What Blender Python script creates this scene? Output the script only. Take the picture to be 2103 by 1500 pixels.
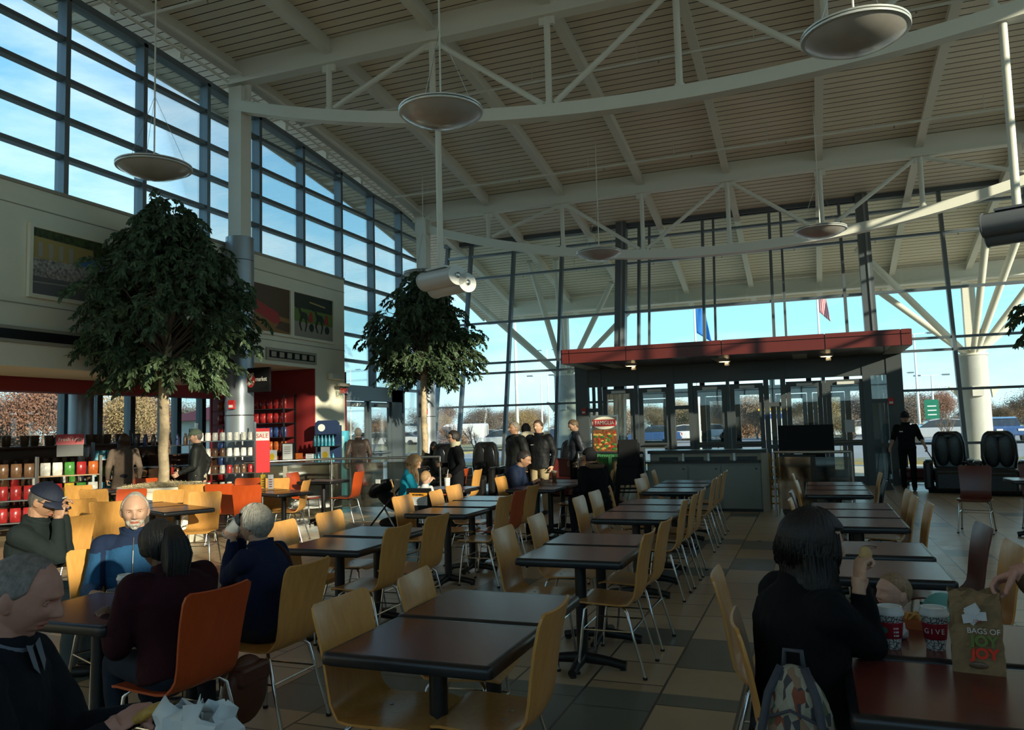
import bpy, bmesh, math, random
import numpy as np
from mathutils import Vector, Matrix, noise
random.seed(7)
for o in list(bpy.data.objects): bpy.data.objects.remove(o)
C = bpy.context.scene.collection
R_ = math.radians

# ------------------------------------------------ camera
F = 1607.0
VY = np.array([0.3561597, 0.06496724, 0.9321639]); VX = np.array([0.93406293, -0.05252466, -0.35322457]); VZ = np.array([-0.02601357, -0.9965041, 0.07939066])
RM = np.array([VX, VY, VZ]); CP = np.array([0, 0, 1.6])
def ray(px, py): return RM @ np.array([(px-1051.)/F, (py-750.)/F, 1.])
def atz(px, py, z): d = ray(px, py); return Vector(CP+d*(z-1.6)/d[2])
def atx(px, py, x): d = ray(px, py); return Vector(CP+d*x/d[0])
def aty(px, py, y): d = ray(px, py); return Vector(CP+d*y/d[1])
def atd(px, py, zc): return Vector(CP+ray(px, py)*zc)
cam = bpy.data.cameras.new('camera'); co = bpy.data.objects.new('camera', cam); C.objects.link(co)
m = Matrix.Identity(4)
for i in range(3):
    m[i][0] = RM[i][0]; m[i][1] = -RM[i][1]; m[i][2] = -RM[i][2]; m[i][3] = CP[i]
co.matrix_world = m
cam.sensor_width = 36; cam.lens = F/2103*36; cam.clip_end = 600; cam.clip_start = 0.05
bpy.context.scene.camera = co

# ------------------------------------------------ view
vs = bpy.context.scene.view_settings
vs.view_transform = 'Standard'; vs.look = 'None'; vs.gamma = 1; vs.exposure = 0.42
vs.use_curve_mapping = False

# ------------------------------------------------ sky
w = bpy.data.worlds.new('sky'); bpy.context.scene.world = w; w.use_nodes = True
nt = w.node_tree; nt.nodes.clear()
def N(nt, t, **k):
    n = nt.nodes.new(t)
    for a, b in k.items():
        if a.startswith('i_'):
            n.inputs[a[2:].replace('_', ' ')].default_value = b
        else: setattr(n, a, b)
    return n
L = nt.links.new
tc = N(nt, 'ShaderNodeTexCoord'); sp = N(nt, 'ShaderNodeSeparateXYZ'); L(tc.outputs['Generated'], sp.inputs[0])
mr = N(nt, 'ShaderNodeValToRGB')
L(sp.outputs['Z'], mr.inputs[0])
e = mr.color_ramp.elements
e[0].position = 0.0; e[0].color = (0.62, 0.86, 0.93, 1)
e[1].position = 1.0; e[1].color = (0.10, 0.22, 0.50, 1)
for p, c in ((0.10, (0.36, 0.74, 0.88, 1)), (0.25, (0.27, 0.60, 0.85, 1)), (0.5, (0.17, 0.38, 0.70, 1))):
    x = e.new(p); x.color = c
mp = N(nt, 'ShaderNodeMapping'); mp.inputs['Scale'].default_value = (1.2, 1.6, 5.0); mp.inputs['Rotation'].default_value = (0, 0.25, 0.5)
L(tc.outputs['Generated'], mp.inputs[0])
nz = N(nt, 'ShaderNodeTexNoise', i_Scale=2.2, i_Detail=7.0, i_Roughness=0.6); L(mp.outputs[0], nz.inputs['Vector'])
cr = N(nt, 'ShaderNodeValToRGB'); cr.color_ramp.elements[0].position = 0.45; cr.color_ramp.elements[1].position = 0.85
L(nz.outputs['Fac'], cr.inputs[0])
mx = N(nt, 'ShaderNodeMixRGB'); mx.inputs[2].default_value = (0.85, 0.93, 0.97, 1)
L(cr.outputs[0], mx.inputs[0]); L(mr.outputs[0], mx.inputs[1])
bg = N(nt, 'ShaderNodeBackground'); bg.inputs['Strength'].default_value = 1.30
L(mx.outputs[0], bg.inputs['Color'])
ow = N(nt, 'ShaderNodeOutputWorld'); L(bg.outputs[0], ow.inputs[0])

# ------------------------------------------------ sun (low November afternoon, from the right and slightly behind)
sl = bpy.data.lights.new('sun', 'SUN'); sl.energy = 6.2; sl.angle = R_(0.7); sl.color = (1.0, 0.86, 0.66)
so = bpy.data.objects.new('sun', sl); C.objects.link(so)
SAZ, SEL = R_(122), R_(15.3)
sd = Vector((math.sin(SAZ)*math.cos(SEL), math.cos(SAZ)*math.cos(SEL), math.sin(SEL)))
so.rotation_euler = sd.to_track_quat('Z', 'Y').to_euler(); so.location = (30, -20, 15)

# ------------------------------------------------ materials
MATS = {}
def mat(name, col, rough=0.5, metal=0.0, var=0.0, vs_=8.0, bump=0.0, bs=60.0, spec=0.5, emit=None, coat=0.0, stretch=None, sheen=0.0):
    if name in MATS: return MATS[name]
    m = bpy.data.materials.new(name); m.use_nodes = True; nt = m.node_tree; b = nt.nodes['Principled BSDF']
    b.inputs['Base Color'].default_value = (*col, 1); b.inputs['Roughness'].default_value = rough
    b.inputs['Metallic'].default_value = metal; b.inputs['Specular IOR Level'].default_value = spec
    if coat: b.inputs['Coat Weight'].default_value = coat; b.inputs['Coat Roughness'].default_value = 0.12
    if sheen: b.inputs['Sheen Weight'].default_value = sheen
    if emit: b.inputs['Emission Color'].default_value = (*emit[0], 1); b.inputs['Emission Strength'].default_value = emit[1]
    L = nt.links.new
    if var or bump:
        tc = N(nt, 'ShaderNodeTexCoord'); mp = N(nt, 'ShaderNodeMapping'); L(tc.outputs['Object'], mp.inputs[0])
        if stretch: mp.inputs['Scale'].default_value = stretch
    if var:
        n = N(nt, 'ShaderNodeTexNoise', i_Scale=vs_, i_Detail=5.0); L(mp.outputs[0], n.inputs['Vector'])
        r = N(nt, 'ShaderNodeMapRange'); r.inputs[1].default_value = 0.25; r.inputs[2].default_value = 0.75
        r.inputs[3].default_value = 1-var; r.inputs[4].default_value = 1+var; L(n.outputs['Fac'], r.inputs[0])
        mm = N(nt, 'ShaderNodeVectorMath', operation='SCALE'); mm.inputs[0].default_value = col; L(r.outputs[0], mm.inputs['Scale'])
        L(mm.outputs[0], b.inputs['Base Color'])
    if bump:
        n = N(nt, 'ShaderNodeTexNoise', i_Scale=bs, i_Detail=3.0); L(mp.outputs[0], n.inputs['Vector'])
        bp = N(nt, 'ShaderNodeBump'); bp.inputs['Strength'].default_value = bump; bp.inputs['Distance'].default_value = 0.01
        L(n.outputs['Fac'], bp.inputs['Height']); L(bp.outputs[0], b.inputs['Normal'])
    MATS[name] = m; return m
def glass(name, tint=(0.93, 0.98, 0.97), refl=0.06, rough=0.02):
    if name in MATS: return MATS[name]
    m = bpy.data.materials.new(name); m.use_nodes = True; nt = m.node_tree; nt.nodes.clear(); L = nt.links.new
    t = N(nt, 'ShaderNodeBsdfTransparent'); t.inputs[0].default_value = (*tint, 1)
    g = N(nt, 'ShaderNodeBsdfGlossy'); g.inputs['Roughness'].default_value = rough
    lw = N(nt, 'ShaderNodeLayerWeight'); lw.inputs['Blend'].default_value = 0.25
    mr = N(nt, 'ShaderNodeMapRange'); mr.inputs[3].default_value = refl; mr.inputs[4].default_value = min(1, refl+0.45)
    L(lw.outputs['Fresnel'], mr.inputs[0])
    x = N(nt, 'ShaderNodeMixShader'); L(mr.outputs[0], x.inputs[0]); L(t.outputs[0], x.inputs[1]); L(g.outputs[0], x.inputs[2])
    o = N(nt, 'ShaderNodeOutputMaterial'); L(x.outputs[0], o.inputs[0]); MATS[name] = m; return m
white_steel = mat('white_steel', (0.76, 0.74, 0.64), 0.5)
deck = mat('roof_deck', (0.80, 0.72, 0.57), 0.55, var=0.06, vs_=0.8)
alu = mat('grey_aluminium', (0.16, 0.19, 0.21), 0.38, 0.55)
alu_d = mat('dark_frame', (0.10, 0.12, 0.13), 0.4, 0.3)
plaster = mat('cream_plaster', (0.82, 0.77, 0.62), 0.8, var=0.04, vs_=2)
plaster_d = mat('cream_trim', (0.36, 0.33, 0.26), 0.7)
silver = mat('silver_cladding', (0.30, 0.33, 0.36), 0.35, 0.6, var=0.05, vs_=3)
redp = mat('red_panel', (0.135, 0.022, 0.018), 0.4, var=0.05, vs_=2)
redw = mat('red_wall', (0.26, 0.02, 0.02), 0.6)
pane = glass('window_glass'); railglass = glass('rail_glass', (0.50, 0.52, 0.48), 0.22, 0.08)
chrome = mat('chrome', (0.62, 0.62, 0.60), 0.16, 1.0)
steel = mat('brushed_steel', (0.45, 0.45, 0.43), 0.3, 1.0)
black = mat('black_metal', (0.012, 0.012, 0.013), 0.4)
blackp = mat('black_plastic', (0.008, 0.008, 0.009), 0.65, spec=0.2)
blackedge = mat('black_edge', (0.012, 0.012, 0.014), 0.32)
rubber = mat('rubber', (0.02, 0.02, 0.02), 0.8)
leather = mat('black_leather', (0.012, 0.011, 0.011), 0.28, bump=0.3, bs=30)
whitem = mat('white_gloss', (0.70, 0.69, 0.65), 0.3)
paper = mat('white_paper', (0.62, 0.63, 0.64), 0.85)
mulch = mat('straw_mulch', (0.45, 0.36, 0.22), 0.95, var=0.35, vs_=40, bump=0.8, bs=50)
def wood_mat(name, c1, c2, rough=0.33, axis=2):
    m = bpy.data.materials.new(name); m.use_nodes = True; nt = m.node_tree; b = nt.nodes['Principled BSDF']; L = nt.links.new
    tc = N(nt, 'ShaderNodeTexCoord'); mp = N(nt, 'ShaderNodeMapping'); s = [14, 14, 14]; s[axis] = 1.0; mp.inputs['Scale'].default_value = s
    L(tc.outputs['Object'], mp.inputs[0])
    n = N(nt, 'ShaderNodeTexNoise', i_Scale=2.5, i_Detail=6.0, i_Distortion=0.6); L(mp.outputs[0], n.inputs['Vector'])
    r = N(nt, 'ShaderNodeValToRGB'); r.color_ramp.elements[0].position = 0.3; r.color_ramp.elements[1].position = 0.75
    r.color_ramp.elements[0].color = (*c1, 1); r.color_ramp.elements[1].color = (*c2, 1); L(n.outputs['Fac'], r.inputs[0]); L(r.outputs[0], b.inputs['Base Color'])
    b.inputs['Roughness'].default_value = rough; b.inputs['Coat Weight'].default_value = 0.25; b.inputs['Coat Roughness'].default_value = 0.2
    MATS[name] = m; return m
ply = wood_mat('beech_ply', (0.58, 0.265, 0.062), (0.68, 0.345, 0.092))
ply_o = wood_mat('orange_ply', (0.46, 0.060, 0.010), (0.52, 0.078, 0.014))
ply_d = wood_mat('dark_red_ply', (0.10, 0.014, 0.010), (0.13, 0.02, 0.012))
lam = mat('burgundy_laminate', (0.14, 0.030, 0.022), 0.25, var=0.25, vs_=3, spec=0.45)
bark = mat('pale_bark', (0.50, 0.38, 0.24), 0.8, var=0.3, vs_=12, bump=0.6, bs=30)
dbark = mat('grey_bark', (0.16, 0.12, 0.09), 0.9, var=0.3, vs_=5)
leafm = mat('ficus_leaf', (0.070, 0.110, 0.050), 0.5, var=0.45, vs_=9)
wood_orange = wood_mat('rust_leaf', (0.3, 0.12, 0.03), (0.35, 0.2, 0.06))
def leaf_mat(name, c, v=0.4):
    return mat(name, c, 0.8, var=v, vs_=1.3)
asph = mat('asphalt', (0.30, 0.29, 0.27), 0.9, var=0.1, vs_=0.3)
conc = mat('pale_concrete', (0.66, 0.57, 0.40), 0.85, var=0.08, vs_=0.7)
grass = mat('dry_grass', (0.26, 0.22, 0.09), 0.95, var=0.3, vs_=0.4)

def floor_mat():
    m = bpy.data.materials.new('floor_tiles'); m.use_nodes = True; nt = m.node_tree; b = nt.nodes['Principled BSDF']; L = nt.links.new
    tc = N(nt, 'ShaderNodeTexCoord'); mp = N(nt, 'ShaderNodeMapping'); mp.inputs['Rotation'].default_value = (0, 0, R_(90)); L(tc.outputs['Object'], mp.inputs[0])
    bt = N(nt, 'ShaderNodeTexBrick', offset=0.37, offset_frequency=2, squash=0.62, squash_frequency=3)
    for k, v in (('Color1', (0, 0, 0, 1)), ('Color2', (1, 1, 1, 1)), ('Mortar', (0, 0, 0, 1)), ('Scale', 1.0), ('Mortar Size', 0.008), ('Mortar Smooth', 0.1), ('Bias', 0.0), ('Brick Width', 0.72), ('Row Height', 0.46)):
        bt.inputs[k].default_value = v
    L(mp.outputs[0], bt.inputs['Vector'])
    sp = N(nt, 'ShaderNodeSeparateXYZ'); L(tc.outputs['Object'], sp.inputs[0])
    # a band of grey green tiles across the aisle
    a = N(nt, 'ShaderNodeMath', operation='GREATER_THAN'); a.inputs[1].default_value = 3.9; L(sp.outputs['Y'], a.inputs[0])
    c = N(nt, 'ShaderNodeMath', operation='LESS_THAN'); c.inputs[1].default_value = 4.78; L(sp.outputs['Y'], c.inputs[0])
    d = N(nt, 'ShaderNodeMath', operation='MULTIPLY'); L(a.outputs[0], d.inputs[0]); L(c.outputs[0], d.inputs[1])
    e = N(nt, 'ShaderNodeMath', operation='MULTIPLY_ADD'); e.inputs[1].default_value = 0.62; L(d.outputs[0], e.inputs[0]); L(bt.outputs['Color'], e.inputs[2])
    r = N(nt, 'ShaderNodeValToRGB'); r.color_ramp.interpolation = 'CONSTANT'; L(e.outputs[0], r.inputs[0])
    el = r.color_ramp.elements; el[0].position = 0; el[0].color = (0.46, 0.335, 0.20, 1); el[1].position = 0.3; el[1].color = (0.50, 0.375, 0.225, 1)
    for p, cc in ((0.55, (0.43, 0.31, 0.18, 1)), (0.72, (0.51, 0.385, 0.24, 1)), (0.925, (0.15, 0.16, 0.13, 1))):
        q = el.new(p); q.color = cc
    n = N(nt, 'ShaderNodeTexNoise', i_Scale=5.0, i_Detail=6.0); L(tc.outputs['Object'], n.inputs['Vector'])
    mr = N(nt, 'ShaderNodeMapRange'); mr.inputs[3].default_value = 0.8; mr.inputs[4].default_value = 1.15; L(n.outputs['Fac'], mr.inputs[0])
    sc = N(nt, 'ShaderNodeVectorMath', operation='SCALE'); L(r.outputs[0], sc.inputs[0]); L(mr.outputs[0], sc.inputs['Scale'])
    mx = N(nt, 'ShaderNodeMixRGB'); mx.inputs[2].default_value = (0.07, 0.055, 0.04, 1); L(bt.outputs['Fac'], mx.inputs[0]); L(sc.outputs[0], mx.inputs[1])
    L(mx.outputs[0], b.inputs['Base Color'])
    rr = N(nt, 'ShaderNodeMapRange'); rr.inputs[3].default_value = 0.22; rr.inputs[4].default_value = 0.42; L(n.outputs['Fac'], rr.inputs[0]); L(rr.outputs[0], b.inputs['Roughness'])
    bp = N(nt, 'ShaderNodeBump', invert=True); bp.inputs['Strength'].default_value = 0.4; bp.inputs['Distance'].default_value = 0.004; L(bt.outputs['Fac'], bp.inputs['Height']); L(bp.outputs[0], b.inputs['Normal'])
    return m

# ------------------------------------------------ mesh helpers
class MB:
    def __init__(s): s.v = []; s.f = []; s.m = []; s.cur = 0
    def add(s, vs, fs):
        o = len(s.v); s.v += [tuple(v) for v in vs]; s.f += [tuple(i+o for i in f) for f in fs]; s.m += [s.cur]*len(fs); return s
    def box(s, c, d, M=None):
        x, y, z = d[0]/2, d[1]/2, d[2]/2
        vs = [Vector((a*x, b*y, e*z)) for a in (-1, 1) for b in (-1, 1) for e in (-1, 1)]
        if M is not None: vs = [M @ v for v in vs]
        c = Vector(c)
        return s.add([v+c for v in vs], [(0, 1, 3, 2), (4, 6, 7, 5), (0, 4, 5, 1), (2, 3, 7, 6), (0, 2, 6, 4), (1, 5, 7, 3)])
    def bx(s, x0, x1, y0, y1, z0, z1): return s.box(((x0+x1)/2, (y0+y1)/2, (z0+z1)/2), (abs(x1-x0), abs(y1-y0), abs(z1-z0)))
    def beam(s, p, q, wd, h, up=(0, 0, 1)):
        p, q = Vector(p), Vector(q); d = (q-p).normalized(); u = Vector(up); r = d.cross(u)
        if r.length < 1e-4: r = Vector((1, 0, 0))
        r.normalize(); u = r.cross(d); vs = []
        for e in (p, q):
            for a, b in ((-1, -1), (1, -1), (1, 1), (-1, 1)): vs.append(e+r*a*wd/2+u*b*h/2)
        return s.add(vs, [(0, 1, 5, 4), (1, 2, 6, 5), (2, 3, 7, 6), (3, 0, 4, 7), (3, 2, 1, 0), (4, 5, 6, 7)])
    def tube(s, pts, r, n=8, cap=True):
        pts = [Vector(p) for p in pts]; rs = r if isinstance(r, (list, tuple)) else [r]*len(pts)
        rings = []; prev = None
        for i, p in enumerate(pts):
            d = (pts[min(i+1, len(pts)-1)]-pts[max(i-1, 0)])
            d = d.normalized() if d.length > 1e-9 else Vector((0, 0, 1))
            if prev is None:
                a = Vector((0, 0, 1)) if abs(d.z) < 0.9 else Vector((1, 0, 0)); u = d.cross(a).normalized()
            else:
                u = prev-d*prev.dot(d); u = u.normalized() if u.length > 1e-6 else d.orthogonal().normalized()
            prev = u; v = d.cross(u)
            rings.append([p+(u*math.cos(t)+v*math.sin(t))*rs[i] for t in [2*math.pi*k/n for k in range(n)]])
        vs = [q for g in rings for q in g]; fs = []
        for i in range(len(pts)-1):
            for k in range(n): fs.append((i*n+k, i*n+(k+1) % n, (i+1)*n+(k+1) % n, (i+1)*n+k))
        if cap: fs.append(tuple(reversed(range(n)))); fs.append(tuple((len(pts)-1)*n+k for k in range(n)))
        return s.add(vs, fs)
    def lathe(s, prof, n=24, c=(0, 0, 0), M=None, cap=True):
        c = Vector(c); vs = []; fs = []
        for r, z in prof:
            for k in range(n):
                v = Vector((r*math.cos(2*math.pi*k/n), r*math.sin(2*math.pi*k/n), z)); vs.append((M @ v if M is not None else v)+c)
        for i in range(len(prof)-1):
            for k in range(n): fs.append((i*n+k, i*n+(k+1) % n, (i+1)*n+(k+1) % n, (i+1)*n+k))
        if cap: fs.append(tuple(reversed(range(n)))); fs.append(tuple((len(prof)-1)*n+k for k in range(n)))
        return s.add(vs, fs)
    def ell(s, c, r, M=None, nu=20, nv=12):
        prof = []; c = Vector(c); vs = []; fs = []
        for j in range(1, nv):
            a = math.pi*j/nv
            for k in range(nu):
                t = 2*math.pi*k/nu; v = Vector((r[0]*math.sin(a)*math.cos(t), r[1]*math.sin(a)*math.sin(t), -r[2]*math.cos(a))); vs.append((M @ v if M is not None else v)+c)
        b = Vector((0, 0, -r[2])); t_ = Vector((0, 0, r[2]))
        vs += [(M @ b if M is not None else b)+c, (M @ t_ if M is not None else t_)+c]
        for j in range(nv-2):
            for k in range(nu): fs.append((j*nu+k, j*nu+(k+1) % nu, (j+1)*nu+(k+1) % nu, (j+1)*nu+k))
        B = (nv-1)*nu
        for k in range(nu): fs.append((B, (k+1) % nu, k)); fs.append((B+1, (nv-2)*nu+k, (nv-2)*nu+(k+1) % nu))
        return s.add(vs, fs)
    def prism(s, poly, a, b, axis='z'):
        def P(u, v, w): return {'z': (u, v, w), 'y': (u, w, v), 'x': (w, u, v)}[axis]
        n = len(poly); vs = [P(u, v, a) for u, v in poly]+[P(u, v, b) for u, v in poly]
        return s.add(vs, [tuple(reversed(range(n))), tuple(range(n, 2*n))]+[(k, (k+1) % n, n+(k+1) % n, n+k) for k in range(n)])
    def xf(s, M): s.v = [tuple(M @ Vector(v)) for v in s.v]; return s
    def mesh(s, name, mats, smooth=False, fix=True):
        me = bpy.data.meshes.new(name); me.from_pydata(s.v, [], s.f)
        if not isinstance(mats, (list, tuple)): mats = [mats]
        for m in mats: me.materials.append(m)
        if len(mats) > 1: me.polygons.foreach_set('material_index', s.m)
        if fix:
            b = bmesh.new(); b.from_mesh(me); bmesh.ops.recalc_face_normals(b, faces=b.faces); b.to_mesh(me); b.free()
        if smooth: me.shade_smooth() if smooth is True else me.set_sharp_from_angle(angle=R_(smooth))
        if smooth and smooth is not True:
            me.polygons.foreach_set('use_smooth', [True]*len(me.polygons))
        me.update(); return me
    def build(s, name, mats, parent=None, smooth=False, bevel=0, fix=True):
        o = bpy.data.objects.new(name, s.mesh(name, mats, smooth, fix)); C.objects.link(o)
        if parent: o.parent = parent
        if bevel:
            b = o.modifiers.new('bevel', 'BEVEL'); b.width = bevel; b.segments = 2; b.limit_method = 'ANGLE'; b.angle_limit = R_(40)
        return o
def tag(o, label=None, cat=None, group=None, kind=None):
    if label: o['label'] = label
    if cat: o['category'] = cat
    if group: o['group'] = group
    if kind: o['kind'] = kind
    return o
def thing(name, label, cat, loc=(0, 0, 0), rz=0, group=None, kind=None):
    o = bpy.data.objects.new(name, None); C.objects.link(o); o.location = loc; o.rotation_euler = (0, 0, rz); o.empty_display_size = 0.1
    return tag(o, label, cat, group, kind)
def struct(o): o['kind'] = 'structure'; return o
def dup(root, loc, rz, label, group=None, over=None):
    def cp(o, par):
        c = o.copy(); C.objects.link(c)
        if par is not None: c.parent = par
        for ch in list(o.children): cp(ch, c)
        return c
    r = cp(root, None); r.location = loc; r.rotation_euler = (0, 0, rz); r['label'] = label
    if group: r['group'] = group
    if over:
        def rec(o):
            for k, mt in over.items():
                if o.name.split('.')[0] == k and o.type == 'MESH':
                    o.material_slots[0].link = 'OBJECT'; o.material_slots[0].material = mt
            for ch in o.children: rec(ch)
        rec(r)
    return r
def text(name, s, size, loc, M, mt, parent=None, align='CENTER', ext=0.002, sx=1.0, off=0.0):
    cu = bpy.data.curves.new(name, 'FONT'); cu.body = s; cu.size = size; cu.extrude = ext; cu.offset = off; cu.align_x = align; cu.align_y = 'CENTER'
    t = bpy.data.objects.new(name, cu); C.objects.link(t); bpy.context.view_layer.update()
    me = bpy.data.meshes.new_from_object(t); bpy.data.objects.remove(t)
    me.transform(Matrix.Translation(Vector(loc)) @ M.to_4x4() @ Matrix.Diagonal((sx, 1, 1, 1))); me.materials.clear(); me.materials.append(mt)
    o = bpy.data.objects.new(name, me); C.objects.link(o)
    if parent: o.parent = parent
    return o
def basis(x, z):  # matrix whose local x = x, local z = z
    x, z = Vector(x).normalized(), Vector(z).normalized(); y = z.cross(x); return Matrix((x, y, z)).transposed()
# ================================================ THE SETTING
def RZ(y): return 9.15-0.0066*(y-7)**2
XL, XR = -10.7, 7.5
fl = MB().bx(-19, 13, -9, 24, -0.1, 0).build('floor', floor_mat()); struct(fl)
g = MB().bx(-260, 260, -80, 300, -0.30, -0.12); struct(g.build('ground', asph))
struct(MB().bx(-40, 40, 24, 30, -0.29, -0.02).build('trim_1', conc))
# ceiling deck: long panels with open joints, running across the hall
mb = MB(); ys = []; y = -9.0
while y < 29.2: ys.append(y); y += 0.2
x0, x1 = -12.1, 9.3
prof = []
for y in ys:
    prof += [(y, RZ(y)), (y+0.180, RZ(y+0.180)), (y+0.180, RZ(y)+0.05), (y+0.2, RZ(y+0.2)+0.05)]
vs = []; fs = []
for (y, z) in prof: vs += [(x0, y, z), (x1, y, z)]
for i in range(len(prof)-1): fs.append((2*i, 2*i+1, 2*i+3, 2*i+2))
mb.add(vs, fs); mb.m = [1 if (i % 4) != 0 else 0 for i in range(len(fs))]
top = [(y, RZ(y)+0.28) for y in (-9, -5, 0, 4, 8, 12, 16, 20, 24, 29.3)]; vs = []; fs = []
for (y, z) in top: vs += [(x0, y, z), (x1, y, z)]
for i in range(len(top)-1): fs.append((2*i+1, 2*i, 2*i+2, 2*i+3))
mb.add(vs, fs); struct(mb.build('ceiling', [deck, mat('joint_black', (0.015, 0.014, 0.012), 0.9)], fix=False))
mb = MB()
for i in range(19):
    ya, yb = -9+2*i+0.0, -9+2*(i+1)
    for x in (x0-0.03, x1+0.03): mb.beam((x, ya, RZ(ya)+0.12), (x, yb, RZ(yb)+0.12), 0.06, 0.36)
mb.bx(x0, x1, 29.15, 29.3, RZ(29.2)-0.1, RZ(29.2)+0.3)
struct(mb.build('trim_2', white_steel))
# outrigger brackets under the left eave
br = None
for i, y in enumerate([8.1, 9.7, 11.3, 12.9, 14.5, 16.1, 17.7, 19.3]):
    o = MB().prism([(-12.05, RZ(y)-0.06), (-10.85, RZ(y)-0.03), (-10.85, RZ(y)-0.26), (-11.8, RZ(y)-0.12)], y-0.05, y+0.05, 'y').build('eave_bracket', white_steel)
    tag(o, 'white tapered steel bracket under the left roof overhang', 'bracket', 'brackets under the left eave')
# rafters
RX = [-10.3, -8.1, -5.95, -3.8, -1.65, 0.5, 2.65, 4.8, 6.95]
RN = ['beside the glass wall on the left', 'second from the left glass wall', 'above the hanging loudspeaker post', 'fourth from the left glass wall', 'over the middle of the hall', 'right of the middle of the hall', 'over the second table aisle', 'above the right hand tables', 'beside the right hand wall']
def arc(x, ya, yb, n, dz, wd, h, mb=None):
    mb = mb or MB(); P = []
    for i in range(n+1):
        y = ya+(yb-ya)*i/n; P.append((y, RZ(y)-dz))
    vs = []; fs = []
    for (y, z) in P: vs += [(x-wd/2, y, z), (x+wd/2, y, z), (x+wd/2, y, z-h), (x-wd/2, y, z-h)]
    for i in range(n):
        a = 4*i
        for k in range(4): fs.append((a+k, a+(k+1) % 4, a+4+(k+1) % 4, a+4+k))
    fs += [(0, 1, 2, 3), (4*n+3, 4*n+2, 4*n+1, 4*n)]
    return mb.add(vs, fs)
for x, nm in zip(RX, RN):
    t = thing('roof_rafter', 'long white steel rafter '+nm, 'rafter', (x, 0, 0), group='roof rafters')
    arc(0, -8.5, 28.6, 40, 0.0, 0.07, 0.30).build('web', white_steel, t)
    arc(0, -8.5, 28.6, 40, 0.27, 0.17, 0.035).build('flange', white_steel, t)
# trusses
def truss(y, zb, a, cx, label):
    t = thing('roof_truss', label, 'truss', (cx, y, 0)); zt = RZ(y)
    c = MB(); c.bx(XL+0.3-cx, XR-0.2-cx, -0.03, 0.03, zt-0.48, zt-0.02); c.bx(XL+0.3-cx, XR-0.2-cx, -0.12, 0.12, zt-0.52, zt-0.48); c.build('top_chord', white_steel, t)
    P = []
    n = 40
    for i in range(n+1):
        x = XL+0.4+(XR-XL-0.6)*i/n; P.append((x-cx, zb+a*(x-cx)**2))
    m_ = MB(); vs = []; fs = []
    for (x, z) in P: vs += [(x, -0.11, z+0.11), (x, 0.11, z+0.11), (x, 0.11, z-0.11), (x, -0.11, z-0.11)]
    for i in range(n):
        k0 = 4*i
        for k in range(4): fs.append((k0+k, k0+(k+1) % 4, k0+4+(k+1) % 4, k0+4+k))
    fs += [(0, 1, 2, 3), (4*n+3, 4*n+2, 4*n+1, 4*n)]
    m_.add(vs, fs).build('bottom_chord', white_steel, t)
    zbot = lambda x: zb+0.1+a*(x-cx)**2
    for i in range(1, 8):
        x = RX[i]
        MB().tube([(x-cx, 0, zbot(x)+0.06), (x-cx, 0, zt-0.5)], 0.055, 12).build('web_post', white_steel, t, smooth=40)
        MB().box((x-cx, 0, zt-0.58), (0.26, 0.06, 0.14)).build('gusset_plate', white_steel, t)
        MB().lathe([(0.08, 0), (0.08, 0.09)], 12, (x-cx, 0, zbot(x)-0.02)).build('node_collar', white_steel, t, smooth=40)
    for a_, b_ in ((1, 2), (3, 2), (3, 4), (5, 4)) if False else (): pass
    for i in range(1, 8):   # diagonals: odd nodes low, even nodes high
        for j in (i-1, i+1):
            if i % 2 == 1 and 1 <= j <= 7 and True:
                lo, hi = RX[i], RX[j]
                MB().tube([(lo-cx+(0.1 if hi > lo else -0.1), 0, zbot(lo)+0.05), (hi-cx+(-0.12 if hi > lo else 0.12), 0, zt-0.56)], 0.05, 12).build('web_diagonal', white_steel, t, smooth=40)
    return t
truss(4.4, 7.0, 0.0165, -1.6, 'white bowstring roof truss nearest the camera, overhead')
truss(12.1, 6.73, 0.0175, -1.6, 'white bowstring roof truss at the near silver column, crossing behind the large disc lamps')
truss(19.8, 5.85, 0.0215, -1.7, 'white bowstring roof truss just inside the tall front glass wall')
# exterior girder + piers with struts
t = thing('exterior_girder', 'deep white fascia girder outside under the front eave', 'girder', (-1.7, 27.5, 0))
MB().bx(-8.7, 10.0, -0.06, 0.06, 5.86, 6.30).build('web', white_steel, t); MB().bx(-8.7, 10.0, -0.16, 0.16, 5.80, 5.86).build('flange', white_steel, t)
pier_m = mat('pier_concrete', (0.46, 0.47, 0.45), 0.6, var=0.05, vs_=2)
for (x, nm) in ((-8.35, 'left of the red canopy, outside the front glass'), (4.75, 'sunlit, at the right outside the front glass')):
    t = thing('exterior_column', 'thick round pale column with spreading white struts, '+nm, 'column', (x, 27.5, -0.12), group='exterior columns')
    MB().lathe([(0.40, 0), (0.40, 3.55)], 32).build('pier', pier_m, t, smooth=40)
    MB().lathe([(0.43, 0), (0.43, 0.06)], 32, (0, 0, 3.55)).build('cap', white_steel, t, smooth=40)
    for q in ((-2.5, 0), (2.5, 0), (0, -3.6), (0.9, -3.6), (-3.2, -2.2), (2.2, -1.4)):
        h = 5.78 if abs(q[1]) < 0.1 else RZ(27.5+q[1])-0.15
        MB().tube([(q[0]*0.06, q[1]*0.06, 3.6), (q[0], q[1], h)], 0.10, 12).build('strut', white_steel, t, smooth=40)
    MB().bx(-0.17, 0.17, -0.14, 0.14, 3.55, 5.79).build('post', white_steel, t)
    for s in (-1, 1):
        f = MB().prism([(0.42, 2.55), (0.72, 2.62), (0.45, 2.25)], -0.1, 0.1, 'y')
        f.xf(Matrix.Rotation(R_(180 if s < 0 else 0), 4, 'Z')); f.build('uplight', white_steel, t)
    MB().box((0, -0.45, 2.45), (0.3, 0.1, 0.3)).build('floodlight', whitem, t)
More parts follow.
